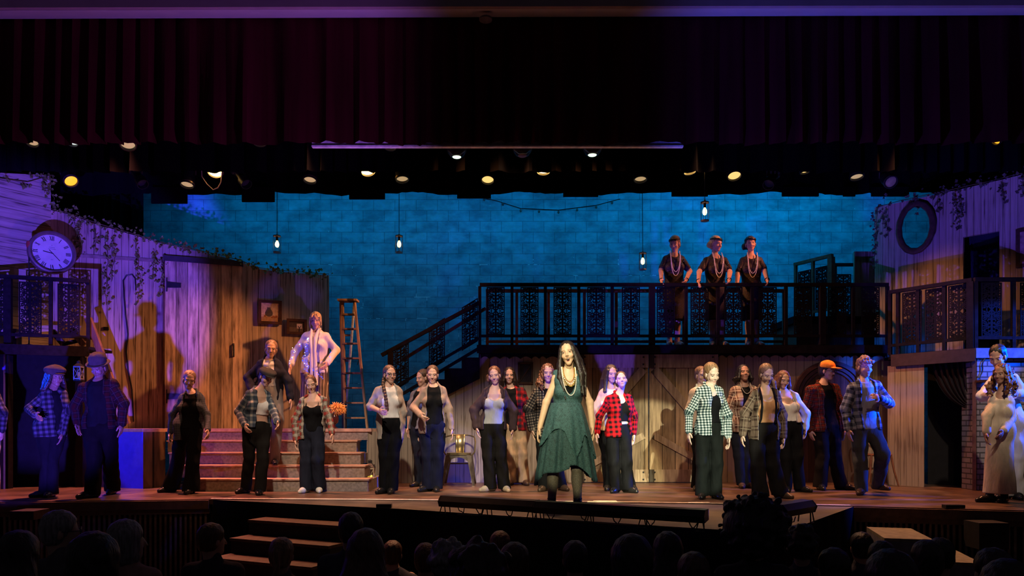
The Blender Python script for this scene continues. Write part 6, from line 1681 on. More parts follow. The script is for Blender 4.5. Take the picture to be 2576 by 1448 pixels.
person('person in a dark flat cap, navy and cream plaid shirt and white crop top', FL(1243),
       dict(hd=(670, 948), sl=(619, 982), sr=(680, 986), el=(600, 1034), er=(689, 1036), wl=(617, 1072), wr=(697, 1062), hp=(646, 1082), kl=(627, 1146), kr=(661, 1150), fl=(618, 1236), fr=(654, 1243)), 1.62,
       top=('crop', white, .2), over=dict(mat=PL['navy'], hem=1074, gap=(.075, .10), shift=.045, sw=.06), pants=(C_('charcoal_trouser', (.011, .01, .009)), .078, .072), hair=('back', 'dark'), hat=('flat', M_hatd), yaw=30, head=(42, 22, 6), arm_dy=(-.05, -.22, -.05, -.2), leg_dy=(.2, 0), knee_dy=(-.12, -.03), curl=.9, foot=(-20, 10), skin=(.5, .31, .22))
person('person in a navy jacket and grey trousers coming down the steps', 10.1,
       dict(hd=(682, 878), sl=(650, 906), sr=(703, 904), el=(624, 950), er=(724, 958), wl=(636, 985), wr=(731, 1002), hp=(677, 985), kl=(664, 1066), kr=(698, 1056), fl=(662, 1168), fr=(690, 1168)), 1.71, zf=.33,
       top=('tee', C_('pale_tee', (.52, .52, .54), var=.1), .06), over=dict(mat=navyj, hem=1034, gap=(.07, .10), sw=.066, name='jacket'), pants=(greyp, .08, .065), hair=('back', 'light'), yaw=10, head=(18, 4, 4), arm_dy=(-.05, -.15, 0, -.05), foot=(-5, 22))
def lights_on_jacket(ctx):
    rng = random.Random(9); R0 = Vector(ctx['R0']); nk, up, fw, lat, s = ctx['neck'], ctx['up'], ctx['fw'], ctx['lat'], ctx['s']
    cols = [('clear_pixel', (1, .95, .9), 3.0), ('blue_pixel', (.015, .05, 1), 3.0), ('red_pixel', (1, .1, .12), 2.5)]
    mbs = [MB() for _ in cols]
    def dot(p, k, r=.0055): mbs[k].lathe([(0, -r), (r * .7, -r * .7), (r, 0), (r * .7, r * .7), (0, r)], Vector(p) + R0 + Vector((rng.gauss(0, .014), 0, rng.gauss(0, .014))), n=8)
    hl_ = ctx['hp']
    for i in range(26):
        t = i / 25; p = nk - up * (.18 + .42 * t) * s + lat * (-.10 + .02 * math.sin(t * 9)) * s + fw * (.17 + .0 * t) * s; dot(p + lat * rng.uniform(-.02, .02), 1 if rng.random() < .8 else 0)
        p = hl_ + up * (.12 - .25 * t) * s + lat * (-.13 + .30 * t) * s + fw * .185 * s; dot(p, 1)
    for a, b in ((ctx['el'], ctx['wl']), (ctx['el'], ctx['jl']), (ctx['er'], ctx['wr'])):
        for i in range(8): dot(a + (b - a) * rng.random() + fw * .058 + lat * rng.uniform(-.03, .03) + up * rng.uniform(-.02, .02), rng.choice([0, 0, 2, 1]))
    for k in range(5): dot(nk - up * .13 * s + lat * (-.07 + rng.uniform(-.02, .02)) + fw * .155 * s + up * rng.uniform(-.02, .02), 0, .009)
    for mb, (n, c, e) in zip(mbs, cols): mb.build('jacket_lights', emit(n, c, e), ctx['root'])
    for q in (-.035, .03):
        part_tube(ctx, 'scarf', [nk + up * .03 * s + lat * q * 1.6 * s + fw * .04 * s, nk - up * .12 * s + lat * q * 1.1 * s + fw * .15 * s, nk - up * .3 * s + lat * (q * .7 + .004) * s + fw * .165 * s, nk - up * (.52 + q * 2) * s + lat * (q * .9 + .015) * s + fw * .165 * s, nk - up * (.72 + q * 2) * s + lat * (q + .02) * s + fw * .17 * s], [.016, .028, .021, .03, .024], white, 10)
strip = NT('pinstripe'); sx = strip.n('ShaderNodeSeparateXYZ'); strip.put(sx.inputs[0], strip.coord()); sq = strip.math('LESS_THAN', strip.math('FRACT', strip.math('MULTIPLY', sx.outputs[0], 26)), .18)
M_pin = strip.out(strip.mix(sq, (.07, .045, .04), (.4, .3, .25)), .7)
person('blonde person in a white jacket with tiny coloured lights, standing on the left platform', 10.95,
       dict(hd=(794, 806), sl=(764, 836), sr=(826, 836), el=(742, 886), er=(846, 880), wl=(733, 916), wr=(824, 912), hp=(790, 930), kl=(772, 1005), kr=(812, 1005), fl=(768, 1077), fr=(816, 1077)), 1.76, zf=PZ + .002,
       top=('shirt', C_('pale_blouse', (.6, .57, .6), var=.1), .1), over=dict(mat=white, hem=938, gap=(.06, .075), name='jacket', sw=.058, flare=1.05), pants=(M_pin, .1, .105), hair=('wisps', 'blonde'), head=(8, 8, -3), arm_dy=(-.05, -.14, .05, -.12), extra=lights_on_jacket, curl=(.3, .8))
person('person in a black camisole and open red-grey plaid shirt before the steps', FL(1238),
       dict(hd=(782, 966), sl=(755, 1000), sr=(821, 996), el=(741, 1056), er=(827, 1044), wl=(744, 1108), wr=(836, 1094), hp=(784, 1086), kl=(770, 1160), kr=(800, 1154), fl=(770, 1238), fr=(803, 1232)), 1.56,
       top=('cami', black, .0), over=dict(mat=PL['redgrey'], hem=1104, gap=(.125, .125), sw=.056), pants=(denimd, .088, .09), hair=('bun', 'auburn'), head=(12, 14, -10), leg_dy=(0, .05), shoes=SHOEW, knee_dy=(-.03, -.12), arm_dy=(0, -.05, -.03, -.12))
person('person with glasses and a side braid in a taupe shirt over white', FL(1240),
       dict(hd=(981, 942), sl=(944, 974), sr=(1008, 972), el=(931, 1022), er=(1014, 1036), wl=(957, 1034), wr=(1012, 1088), hp=(983, 1068), kl=(970, 1146), kr=(988, 1146), fl=(970, 1240), fr=(986, 1238)), 1.67,
       top=('tee', white, .08), over=dict(mat=taupe, hem=1104, gap=(.085, .12), sl=.55, sw=.06), pants=(black, .088, .078), hair=('braid', 'brown'), yaw=18, head=(28, 0, 0), arm_dy=(-.06, -.3, .03, .03), extra=glasses, foot=(-30, 0), curl=(.9, .4))
person('person facing left, half hidden behind the person in the brown shirt', 10.55,
       dict(hd=(1062, 950), sl=(1040, 982), sr=(1083, 984), el=(1030, 1032), er=(1088, 1032), wl=(1029, 1074), wr=(1088, 1074), hp=(1056, 1080), kl=(1054, 1146), kr=(1066, 1146), fl=(1054, 1222), fr=(1068, 1221)), 1.66,
       top=('tee', black), over=dict(mat=C_('blue_grey_shirt', (.12, .12, .16)), hem=1078, gap=(.05, .07), sl=.6), pants=(denimd, .072, .065), hair=('back', 'brown'), yaw=-35, head=(-48, 8, 0), foot=(-35, -10))
person('person in a black top and open brown shirt beside the metal chair', FL(1235),
       dict(hd=(1088, 942), sl=(1060, 974), sr=(1120, 972), el=(1040, 1024), er=(1130, 1028), wl=(1062, 1048), wr=(1136, 1078), hp=(1088, 1072), kl=(1077, 1148), kr=(1100, 1148), fl=(1077, 1235), fr=(1098, 1233)), 1.66,
       top=('tee', black, .02), over=dict(mat=brown_sh, hem=1090, gap=(.085, .125), sw=.056), pants=(C_('navy_trouser', (.008, .009, .022)), .086, .084), hair=('back', 'brown'), yaw=8, head=(4, 8, 0), arm_dy=(-.06, -.3, 0, -.03), curl=(1.1, .5), foot=(-38, 5))
person('person in a grey ribbed tank top and dark plum jacket walking forward', FL(1235),
       dict(hd=(1244, 944), sl=(1218, 978), sr=(1271, 979), el=(1193, 1030), er=(1292, 1034), wl=(1199, 1074), wr=(1290, 1078), hp=(1240, 1078), kl=(1229, 1148), kr=(1259, 1146), fl=(1234, 1233), fr=(1269, 1236)), 1.67,
       top=('cami', grey, .06), over=dict(mat=plum, hem=1080, gap=(.12, .135), sw=.072, inf=.034, name='jacket'), pants=(C_('black_jean', (.010, .009, .008)), .086, .085), hair=('side_bun', 'auburn'), head=(-6, 6, -8), arm_dy=(0, -.05, 0, -.03), shoes=SHOET, foot=(-50, 18), curl=.6)
person('long-haired person in red plaid shirt and khaki trousers by the hatch window', 10.85,
       dict(hd=(1281, 944), sl=(1250, 978), sr=(1320, 976), el=(1240, 1026), er=(1328, 1020), wl=(1246, 1068), wr=(1316, 1066), hp=(1292, 1076), kl=(1286, 1142), kr=(1312, 1140), fl=(1285, 1213), fr=(1319, 1213)), 1.71,
       top=('tee', black), over=dict(mat=PL['deepred'], hem=1082, gap=(.07, .09)), pants=(khaki, .088, .082), hair=('longback', 'dark'), head=(2, 0, 0), skin=(.6, .37, .28), shoes=SHOEB)
person('curly-haired person in a dark grid-check shirt half hidden behind the singer', FL(1234),
       dict(hd=(1378, 938), sl=(1345, 976), sr=(1412, 976), el=(1330, 1028), er=(1420, 1028), wl=(1338, 1078), wr=(1418, 1078), hp=(1378, 1080), kl=(1366, 1150), kr=(1396, 1148), fl=(1370, 1236), fr=(1412, 1231)), 1.71,
       top=('tee', black), over=dict(mat=PL['grid'], hem=1100, gap=(.05, .07), sw=.075, inf=.04), pants=(black, .08, .08), hair=('curly', 'auburn'), head=(4, 2, 0), leg_dy=(0, .1), shoes=SHOEB, foot=(-25, 25))

# the singer
M_lace = lace('teal_lace', (.050, .115, .125), (.022, .045, .05), 110); M_lace2 = lace('dark_teal_lace', (.036, .082, .09), (.016, .032, .036), 110)
M_tights = NT('black_fishnet'); tv = M_tights.n('ShaderNodeTexVoronoi', feature='DISTANCE_TO_EDGE'); M_tights.put(tv.inputs['Vector'], M_tights.coord((1, 1, 1))); tv.inputs['Scale'].default_value = 150
M_tights = M_tights.out(M_tights.mix(M_tights.math('LESS_THAN', tv.outputs['Distance'], .13), (.03, .024, .022), (.11, .08, .06)), .6)
def singer_extra(ctx):
    nk, up, fw, lat, s, hp, R0 = [ctx[k] for k in ('neck', 'up', 'fw', 'lat', 's', 'hp', 'R0')]
    Hd, c, d = ctx['Hd'], ctx['c'], ctx['d']
    wz = hp + up * .19 * s
    def tier(name, m, z_of, r0, r1, ry, nf, amp, n=150, rows=30, ph=0.0):
        vs = []
        for i in range(n):
            a = 2 * math.pi * i / n; zb = z_of(a)
            for k in range(rows):
                t = k / (rows - 1); z = wz[2] + (zb - wz[2]) * t; tt = (wz[2] - z) / (wz[2] - .42)
                r_ = r0 + (r1 - r0) * min(1.15, max(0, tt)) ** .8
                w = amp * min(1, tt * 1.3) * (math.sin(nf * a + ph + .6 * math.sin(3 * a)) + .5 * math.sin(nf * 1.9 * a + 2 * ph)) + (.006 * math.sin(60 * a) if t > .95 else 0)
                cx_ = hp[0] * (1 - .3 * t) ; cy_ = hp[1]
                vs.append((cx_ + (r_ + w) * math.cos(a), cy_ - (r_ * ry + w) * math.sin(a), z))
        fs = np.array([(i * rows + k, ((i + 1) % n) * rows + k, ((i + 1) % n) * rows + k + 1, i * rows + k + 1) for i in range(n) for k in range(rows - 1)])
        o = mesh_obj(name, np.array(vs), fs, m, ctx['root']); md = o.modifiers.new('thickness', 'SOLIDIFY'); md.thickness = .004
    dz = lambda py: Z_(py, d) - R0[2]
    def z_low(a):       # handkerchief hem: long at both sides, shorter in front
        x = math.cos(a); front = max(0, math.sin(a)); base = dz(1182) + .0 * x
        return base - (dz(1182) - dz(1216)) * abs(x) ** 5 + .02 * math.cos(5 * a) - .02 * front * math.sin(3 * a) + (.03 if x > .1 and x < .7 and front > 0 else 0)
    def z_top(a):
        x = math.cos(a); return dz(1090) - .20 * max(0, 1 - abs(x - .33) / .42) - .25 * max(0, (x - .72) / .28) + .05 * math.sin(4 * a) - .10 * max(0, (-x - .75) / .25)
    tier('skirt_underlayer', M_lace2, z_low, .145 * s, .285 * s, .82, 11, .013)
    tier('skirt_overlayer', M_lace, z_top, .15 * s, .315 * s, .84, 9, .015, ph=1.3)
    # bodice, black top, tights
    V = Vol(ctx['lo'], ctx['hi'], .0065); sw = .175 * s
    V.cap(hp + up * .10 * s, nk - up * .28 * s, .139 * s, .137 * s, .05, flat=fw, ratio=1.24); V.ell(hp + up * .06 * s, (.15 * s, .12 * s, .12 * s), (lat, fw, up), .04)
    V.ell(nk - up * .2 * s, (.152 * s, .117 * s, .165 * s), (lat, fw, up), .05)
    for q in (-1, 1): V.ell(nk - up * .215 * s + lat * q * .075 * s + fw * .088 * s, (.066 * s, .056 * s, .064 * s), (lat, fw, up), .035); V.cap(nk + lat * q * .115 * s - up * .02 * s, nk - up * .12 * s + lat * q * .10 * s + fw * .07 * s, .03 * s, .04 * s, .03); V.cap(nk + lat * q * .115 * s - up * .02 * s, nk - up * .14 * s + lat * q * .10 * s - fw * .07 * s, .03 * s, .04 * s, .03)
    V.ell(nk - up * .03 * s + fw * .12, (.075 * s, .13 * s, .21 * s), (lat, fw, up), .01, sub=True); V.cut(hp + up * .08 * s, -up)
    mesh_obj('bodice', *V.mesh(), M_lace, ctx['root'])
    V = Vol(ctx['lo'], ctx['hi'], .008); V.ell(nk - up * .19 * s, (.145 * s, .116 * s, .175 * s), (lat, fw, up), .05)
    for q in (-1, 1): V.ell(nk - up * .215 * s + lat * q * .075 * s + fw * .08 * s, (.064 * s, .056 * s, .062 * s), (lat, fw, up), .035)
    V.cut(nk - up * .155 * s, up); V.cut(nk - up * .34 * s, -up); mesh_obj('inner_top', *V.mesh(), black, ctx['root'])
    V = Vol(ctx['lo'], ctx['hi'], .0065)
    for a, b, cc in ((hp - lat * .085 * s, ctx['kl'], ctx['al']), (hp + lat * .085 * s, ctx['kr'], ctx['ar'])):
        V.cap(a, b, .088 * s, .058 * s, .03); V.cap(b, cc, .056 * s, .041 * s, .02); V.ell(b * .68 + cc * .32 + np.array((0, .018, 0)), (.054 * s, .056 * s, .105 * s), None, .03)
    V.cut(wz - up * .1, up); mesh_obj('tights', *V.mesh(), M_tights, ctx['root'])
    beads(ctx, 'long_bead_necklace', loop_pts(ctx, .07, .255, shift=.02), .0065, M_pearl, .013)
    beads(ctx, 'gold_bead_necklace', loop_pts(ctx, .06, .165, shift=.02), .0085, M_gold, .017)
    beads(ctx, 'pale_bead_necklace', loop_pts(ctx, .065, .14, shift=.015), .008, M_pearl, .02)
    beads(ctx, 'bronze_bead_necklace', loop_pts(ctx, .055, .12, shift=.01), .006, plain('bronze_bead', (.5, .22, .06), .3, .4), .012)
    for q in (-1, 1): beads(ctx, 'earring', [Hd(.08 * q, .0, -.04), Hd(.081 * q, .0, -.062)], .0065, M_pearl, .009)
person('singer in a teal lace dress with bead necklaces, mouth open, standing in the spotlight', 7.66,
       dict(hd=(1428, 888), sl=(1389, 938), sr=(1468, 938), el=(1374, 1012), er=(1484, 1012), wl=(1358, 1074), wr=(1490, 1072), hp=(1424, 1060), kl=(1392, 1180), kr=(1451, 1178), fl=(1388, 1278), fr=(1453, 1280)), 1.72,
       hair=('long', 'dark'), head=(-12, -4, -10), skin=(.60, .37, .24), h=.0058, mouth=1.0, extra=singer_extra, arm_dy=(.0, -.02, .06, .05), curl=(.6, .5), hs=1.04, foot=(-12, 16))

person('person with long dark hair in a beige cardigan, standing behind the red check shirt', 9.95,
       dict(hd=(1538, 940), sl=(1511, 978), sr=(1562, 978), el=(1494, 1034), er=(1572, 1030), wl=(1499, 1070), wr=(1574, 1072), hp=(1536, 1080), kl=(1528, 1148), kr=(1570, 1148), fl=(1530, 1231), fr=(1586, 1229)), 1.69,
       top=('tee', white, -.02), over=dict(mat=beige, hem=1082, gap=(.06, .09), name='cardigan', sw=.066), pants=(black, .08, .07), hair=('long', 'dark'), head=(12, 6, 0))
person('person in a bright red and black check shirt, black top and white belt', FL(1238),
       dict(hd=(1563, 955), sl=(1524, 996), sr=(1589, 992), el=(1508, 1046), er=(1596, 1044), wl=(1502, 1088), wr=(1594, 1090), hp=(1556, 1088), kl=(1545, 1162), kr=(1575, 1162), fl=(1551, 1239), fr=(1578, 1236)), 1.58,
       top=('tank', black, .15), over=dict(mat=PL['red'], hem=1099, gap=(.05, .065), shift=.03, sw=.056), pants=(black2, .085, .078), hair=('back', 'brown'), head=(-4, -12, -6), skin=(.66, .44, .33), yaw=10, arm_dy=(0, -.05, .05, .08), foot=(-30, 40), extra=belt)
person('person in pale sleeves half hidden behind the green and white check shirt', 9.9,
       dict(hd=(1765, 944), sl=(1738, 978), sr=(1790, 978), el=(1733, 1030), er=(1798, 1030), wl=(1735, 1076), wr=(1798, 1076), hp=(1766, 1080), kl=(1758, 1150), kr=(1782, 1150), fl=(1752, 1233), fr=(1784, 1232)), 1.66,
       top=('tee', black), over=dict(mat=cream, hem=1076, gap=(.06, .09)), pants=(black, .076, .075), hair=('back', 'light'), head=(14, 2, 0), shoes=SHOEB, skin=(.6, .4, .28))
person('person in a green and white check shirt over black, smiling down', FL(1253),
       dict(hd=(1791, 940), sl=(1753, 974), sr=(1815, 973), el=(1733, 1036), er=(1831, 1042), wl=(1733, 1086), wr=(1832, 1098), hp=(1784, 1084), kl=(1768, 1164), kr=(1801, 1164), fl=(1766, 1251), fr=(1799, 1254)), 1.62,
       top=('tank', black, .1), over=dict(mat=PL['bw'], hem=1095, gap=(.045, .07), shift=.03, sw=.06), pants=(C_('dark_green_black', (.008, .010, .0095)), .09, .085), hair=('back', 'light'), head=(16, 18, -6), yaw=8, skin=(.62, .45, .36), arm_dy=(0, -.04, 0, -.02), foot=(-16, 12), hs=1.08)
person('person in a loose brown and cream plaid shirt with a short necklace, chin raised', 10.3,
       dict(hd=(1871, 938), sl=(1841, 974), sr=(1901, 971), el=(1834, 1028), er=(1910, 1026), wl=(1846, 1070), wr=(1908, 1070), hp=(1868, 1076), kl=(1860, 1146), kr=(1878, 1146), fl=(1866, 1225), fr=(1880, 1226)), 1.72,
       top=('tee', black), over=dict(mat=PL['brown'], hem=1086, gap=(.06, .05), sw=.072, inf=.04), pants=(denimd, .08, .075), hair=('mullet', 'black'), head=(0, -12, 0), skin=(.4, .22, .16), extra=pendant_neck, shoes=SHOEB)
person('person looking down in an open brown and tan plaid shirt, tan top and braces', FL(1254),
       dict(hd=(1929, 941), sl=(1893, 980), sr=(1957, 980), el=(1874, 1036), er=(1968, 1044), wl=(1868, 1092), wr=(1970, 1098), hp=(1922, 1084), kl=(1907, 1170), kr=(1944, 1168), fl=(1912, 1254), fr=(1962, 1243)), 1.62,
       top=('cami', tanc, .1), over=dict(mat=PL['tan'], hem=1106, gap=(.105, .12), sw=.066, inf=.036), pants=(C_('black_wide', (.008, .007, .007)), .1, .108), hair=('side_pony', 'light'), head=(10, 22, -4), skin=(.6, .42, .32), extra=suspenders, leg_dy=(0, .1), foot=(0, 35), shoes=SHOEB, curl=.8)
person('person in a pale open jacket over a white crop top', FL(1236),
       dict(hd=(1971, 955), sl=(1946, 990), sr=(2006, 988), el=(1944, 1036), er=(2028, 1040), wl=(1950, 1076), wr=(2026, 1076), hp=(1986, 1078), kl=(1978, 1150), kr=(2005, 1148), fl=(1978, 1237), fr=(2012, 1236)), 1.60,
       top=('cami', white, .1), over=dict(mat=palej, hem=1062, gap=(.10, .11), sw=.066, name='jacket'), pants=(black, .09, .075), hair=('longback', 'auburn'), head=(4, 14, 2), foot=(-10, 35), curl=.6)
person('person with moustache and glasses in an orange baseball cap', 10.0,
       dict(hd=(2082, 932), sl=(2032, 970), sr=(2106, 966), el=(2026, 1028), er=(2120, 1028), wl=(2038, 1082), wr=(2120, 1078), hp=(2080, 1076), kl=(2070, 1148), kr=(2099, 1146), fl=(2063, 1231), fr=(2116, 1229)), 1.75,
       top=('tee', black, -.02), over=dict(mat=PL['darkred'], hem=1086, gap=(.085, .11), shift=.03, sw=.064), pants=(C_('brown_black_trouser', (.012, .009, .009)), .088, .085), hair=('short', 'dark'), hat=('cap', M_orange), yaw=12, head=(38, 8, 0), bust=0, extra=lambda c: (glasses(c), moustache(c)), foot=(-8, 45), bulk=1.05)
person('tousle-haired person in a blue plaid shirt, one hand raised to the stomach', FL(1243),
       dict(hd=(2176, 923), sl=(2136, 964), sr=(2212, 958), el=(2127, 1026), er=(2237, 1014), wl=(2134, 1078), wr=(2206, 998), hp=(2178, 1084), kl=(2165, 1158), kr=(2220, 1142), fl=(2167, 1243), fr=(2207, 1234, .03)), 1.77,
       top=('tee', C_('grey_blue_tee', (.27, .3, .33)), .02), over=dict(mat=PL['blue'], hem=1080, gap=(.075, .10), shift=-.0, sw=.066), pants=(slate, .084, .068), hair=('mop', 'light'), head=(6, 4, 0), bust=0, arm_dy=(0, -.04, -.08, -.3), leg_dy=(0, .35), knee_dy=(-.03, -.3), shoes=SHOEB, foot=(-35, 20), curl=(.5, 1.0))
# three people on the balcony
M_beaded = NT('sequin_black'); bz = M_beaded.n('ShaderNodeTexVoronoi'); M_beaded.put(bz.inputs['Vector'], M_beaded.coord()); bz.inputs['Scale'].default_value = 55
M_beaded = M_beaded.out(M_beaded.ramp(bz.outputs['Distance'], [(.15, (.07, .03, .035)), (.4, (.012, .01, .012))]), .62, 0, .3)
def flapper(ctx):
    beads(ctx, 'pearl_necklace', loop_pts(ctx, .075, .36), .006, M_pearl, .0125); beads(ctx, 'pearl_necklace', loop_pts(ctx, .07, .30), .006, M_pearl, .0125)
    rng = random.Random(int(ctx['hp'][0] * 1000)); R0 = Vector(ctx['R0']); mb = MB()
    for k in range(14):
        p = ctx['neck'] - ctx['up'] * rng.uniform(.08, .5) + ctx['lat'] * rng.uniform(-.15, .15) + ctx['fw'] * .15; mb.lathe([(0, -.006), (.007, 0), (0, .006)], Vector(p) + R0, n=8)
    mb.build('sequins', plain('bright_sequin', (.8, .6, .55), .1, .8), ctx['root'])
    for w, e in ((ctx['wl'], ctx['el']), (ctx['wr'], ctx['er'])):
        dv = nrm_(w - e); a1 = nrm_(np.cross(dv, ctx['fw'])); a2 = np.cross(dv, a1)
        part_tube(ctx, 'bracelet', [w - dv * .01 + (a1 * math.cos(t) + a2 * math.sin(t)) * .032 for t in [2 * math.pi * i / 14 for i in range(15)]], .006, black, 6)
bandm = plain('band_black', (.012, .012, .014), .4)
fd = 11.55
fk = dict(zf=DZ + .001, H=1.72, dress=(M_beaded, .42, .15, .165), sleeves=(M_beaded, .36), hat=('band', bandm), extra=flapper, shoes=plain('silver_shoe', (.4, .3, .25), .3), group='people on the balcony')
person('leftmost of the three balcony people in dark dresses, looking down left', fd,
       dict(hd=(1697, 613), sl=(1668, 642), sr=(1722, 642), el=(1663, 680), er=(1735, 682), wl=(1664, 705), wr=(1726, 704), hp=(1696, 735), kl=(1686, 800), kr=(1704, 800), fl=(1684, 868), fr=(1704, 868)), hair=('back', 'light'), head=(-28, 16, 0), arm_dy=(-.05, -.25, -.05, -.25), curl=(.6, 1.0), **{k: v for k, v in fk.items() if k != 'H'}, H=1.72)
person('middle one of the three balcony people in dark dresses, blonde curls', fd,
       dict(hd=(1802, 613), sl=(1770, 646), sr=(1829, 646), el=(1759, 684), er=(1836, 684), wl=(1757, 707), wr=(1834, 704), hp=(1800, 735), kl=(1792, 800), kr=(1814, 800), fl=(1792, 868), fr=(1816, 868)), hair=('side_bun', 'blonde'), head=(30, 8, 0), arm_dy=(-.1, -.3, -.1, -.28), curl=.8, yaw=6, **fk)
person('rightmost of the three balcony people in dark dresses, hand on rail', fd,
       dict(hd=(1888, 613), sl=(1862, 646), sr=(1918, 646), el=(1856, 690), er=(1924, 682), wl=(1854, 718), wr=(1930, 704), hp=(1890, 735), kl=(1884, 800), kr=(1902, 800), fl=(1882, 868), fr=(1904, 868)), hair=('side_bun', 'dark'), head=(-10, 2, -4), arm_dy=(-.05, -.2, -.1, -.3), curl=.7, yaw=-6, **fk)
# the pair at right
person('tall person in white shirt with an arm round the cream-dressed person', 8.72,
       dict(hd=(2509, 897), sl=(2490, 944), sr=(2560, 938), el=(2470, 996), er=(2577, 996), wl=(2494, 1000), wr=(2556, 988), hp=(2536, 1062), kl=(2528, 1150), kr=(2552, 1150), fl=(2530, 1254), fr=(2556, 1254)), 1.82,
       top=('shirt', white, .0), sleeves=(white, .95), pants=(C_('pale_trouser', (.42, .42, .42), var=.1), .09, .08), hair=('short', 'black'), yaw=-30, head=(-52, 26, 0), bust=0, arm_dy=(-.1, -.25, -.05, -.28), group='couple by the brick pier', foot=(-60, -20), shoes=SHOE)
person('person with wavy hair in a long cream dress beside the brick pier', 8.36,
       dict(hd=(2519, 940), sl=(2497, 992), sr=(2548, 996), el=(2483, 1046, -.06), er=(2542, 1052), wl=(2482, 1090, -.1), wr=(2520, 1090), hp=(2514, 1086), kl=(2506, 1162), kr=(2524, 1162), fl=(2490, 1258), fr=(2526, 1262)), 1.58,
       dress=(cream, .10, .128, .172, 1.2), sleeves=(cream, .95), hair=('curly', 'auburn'), yaw=-38, head=(-62, 4, 0), skin=(.35, .2, .15), group='couple by the brick pier', arm_dy=(0, -.04, -.05, -.2), foot=(-80, -50), curl=.7, knee_dy=(.04, .04))

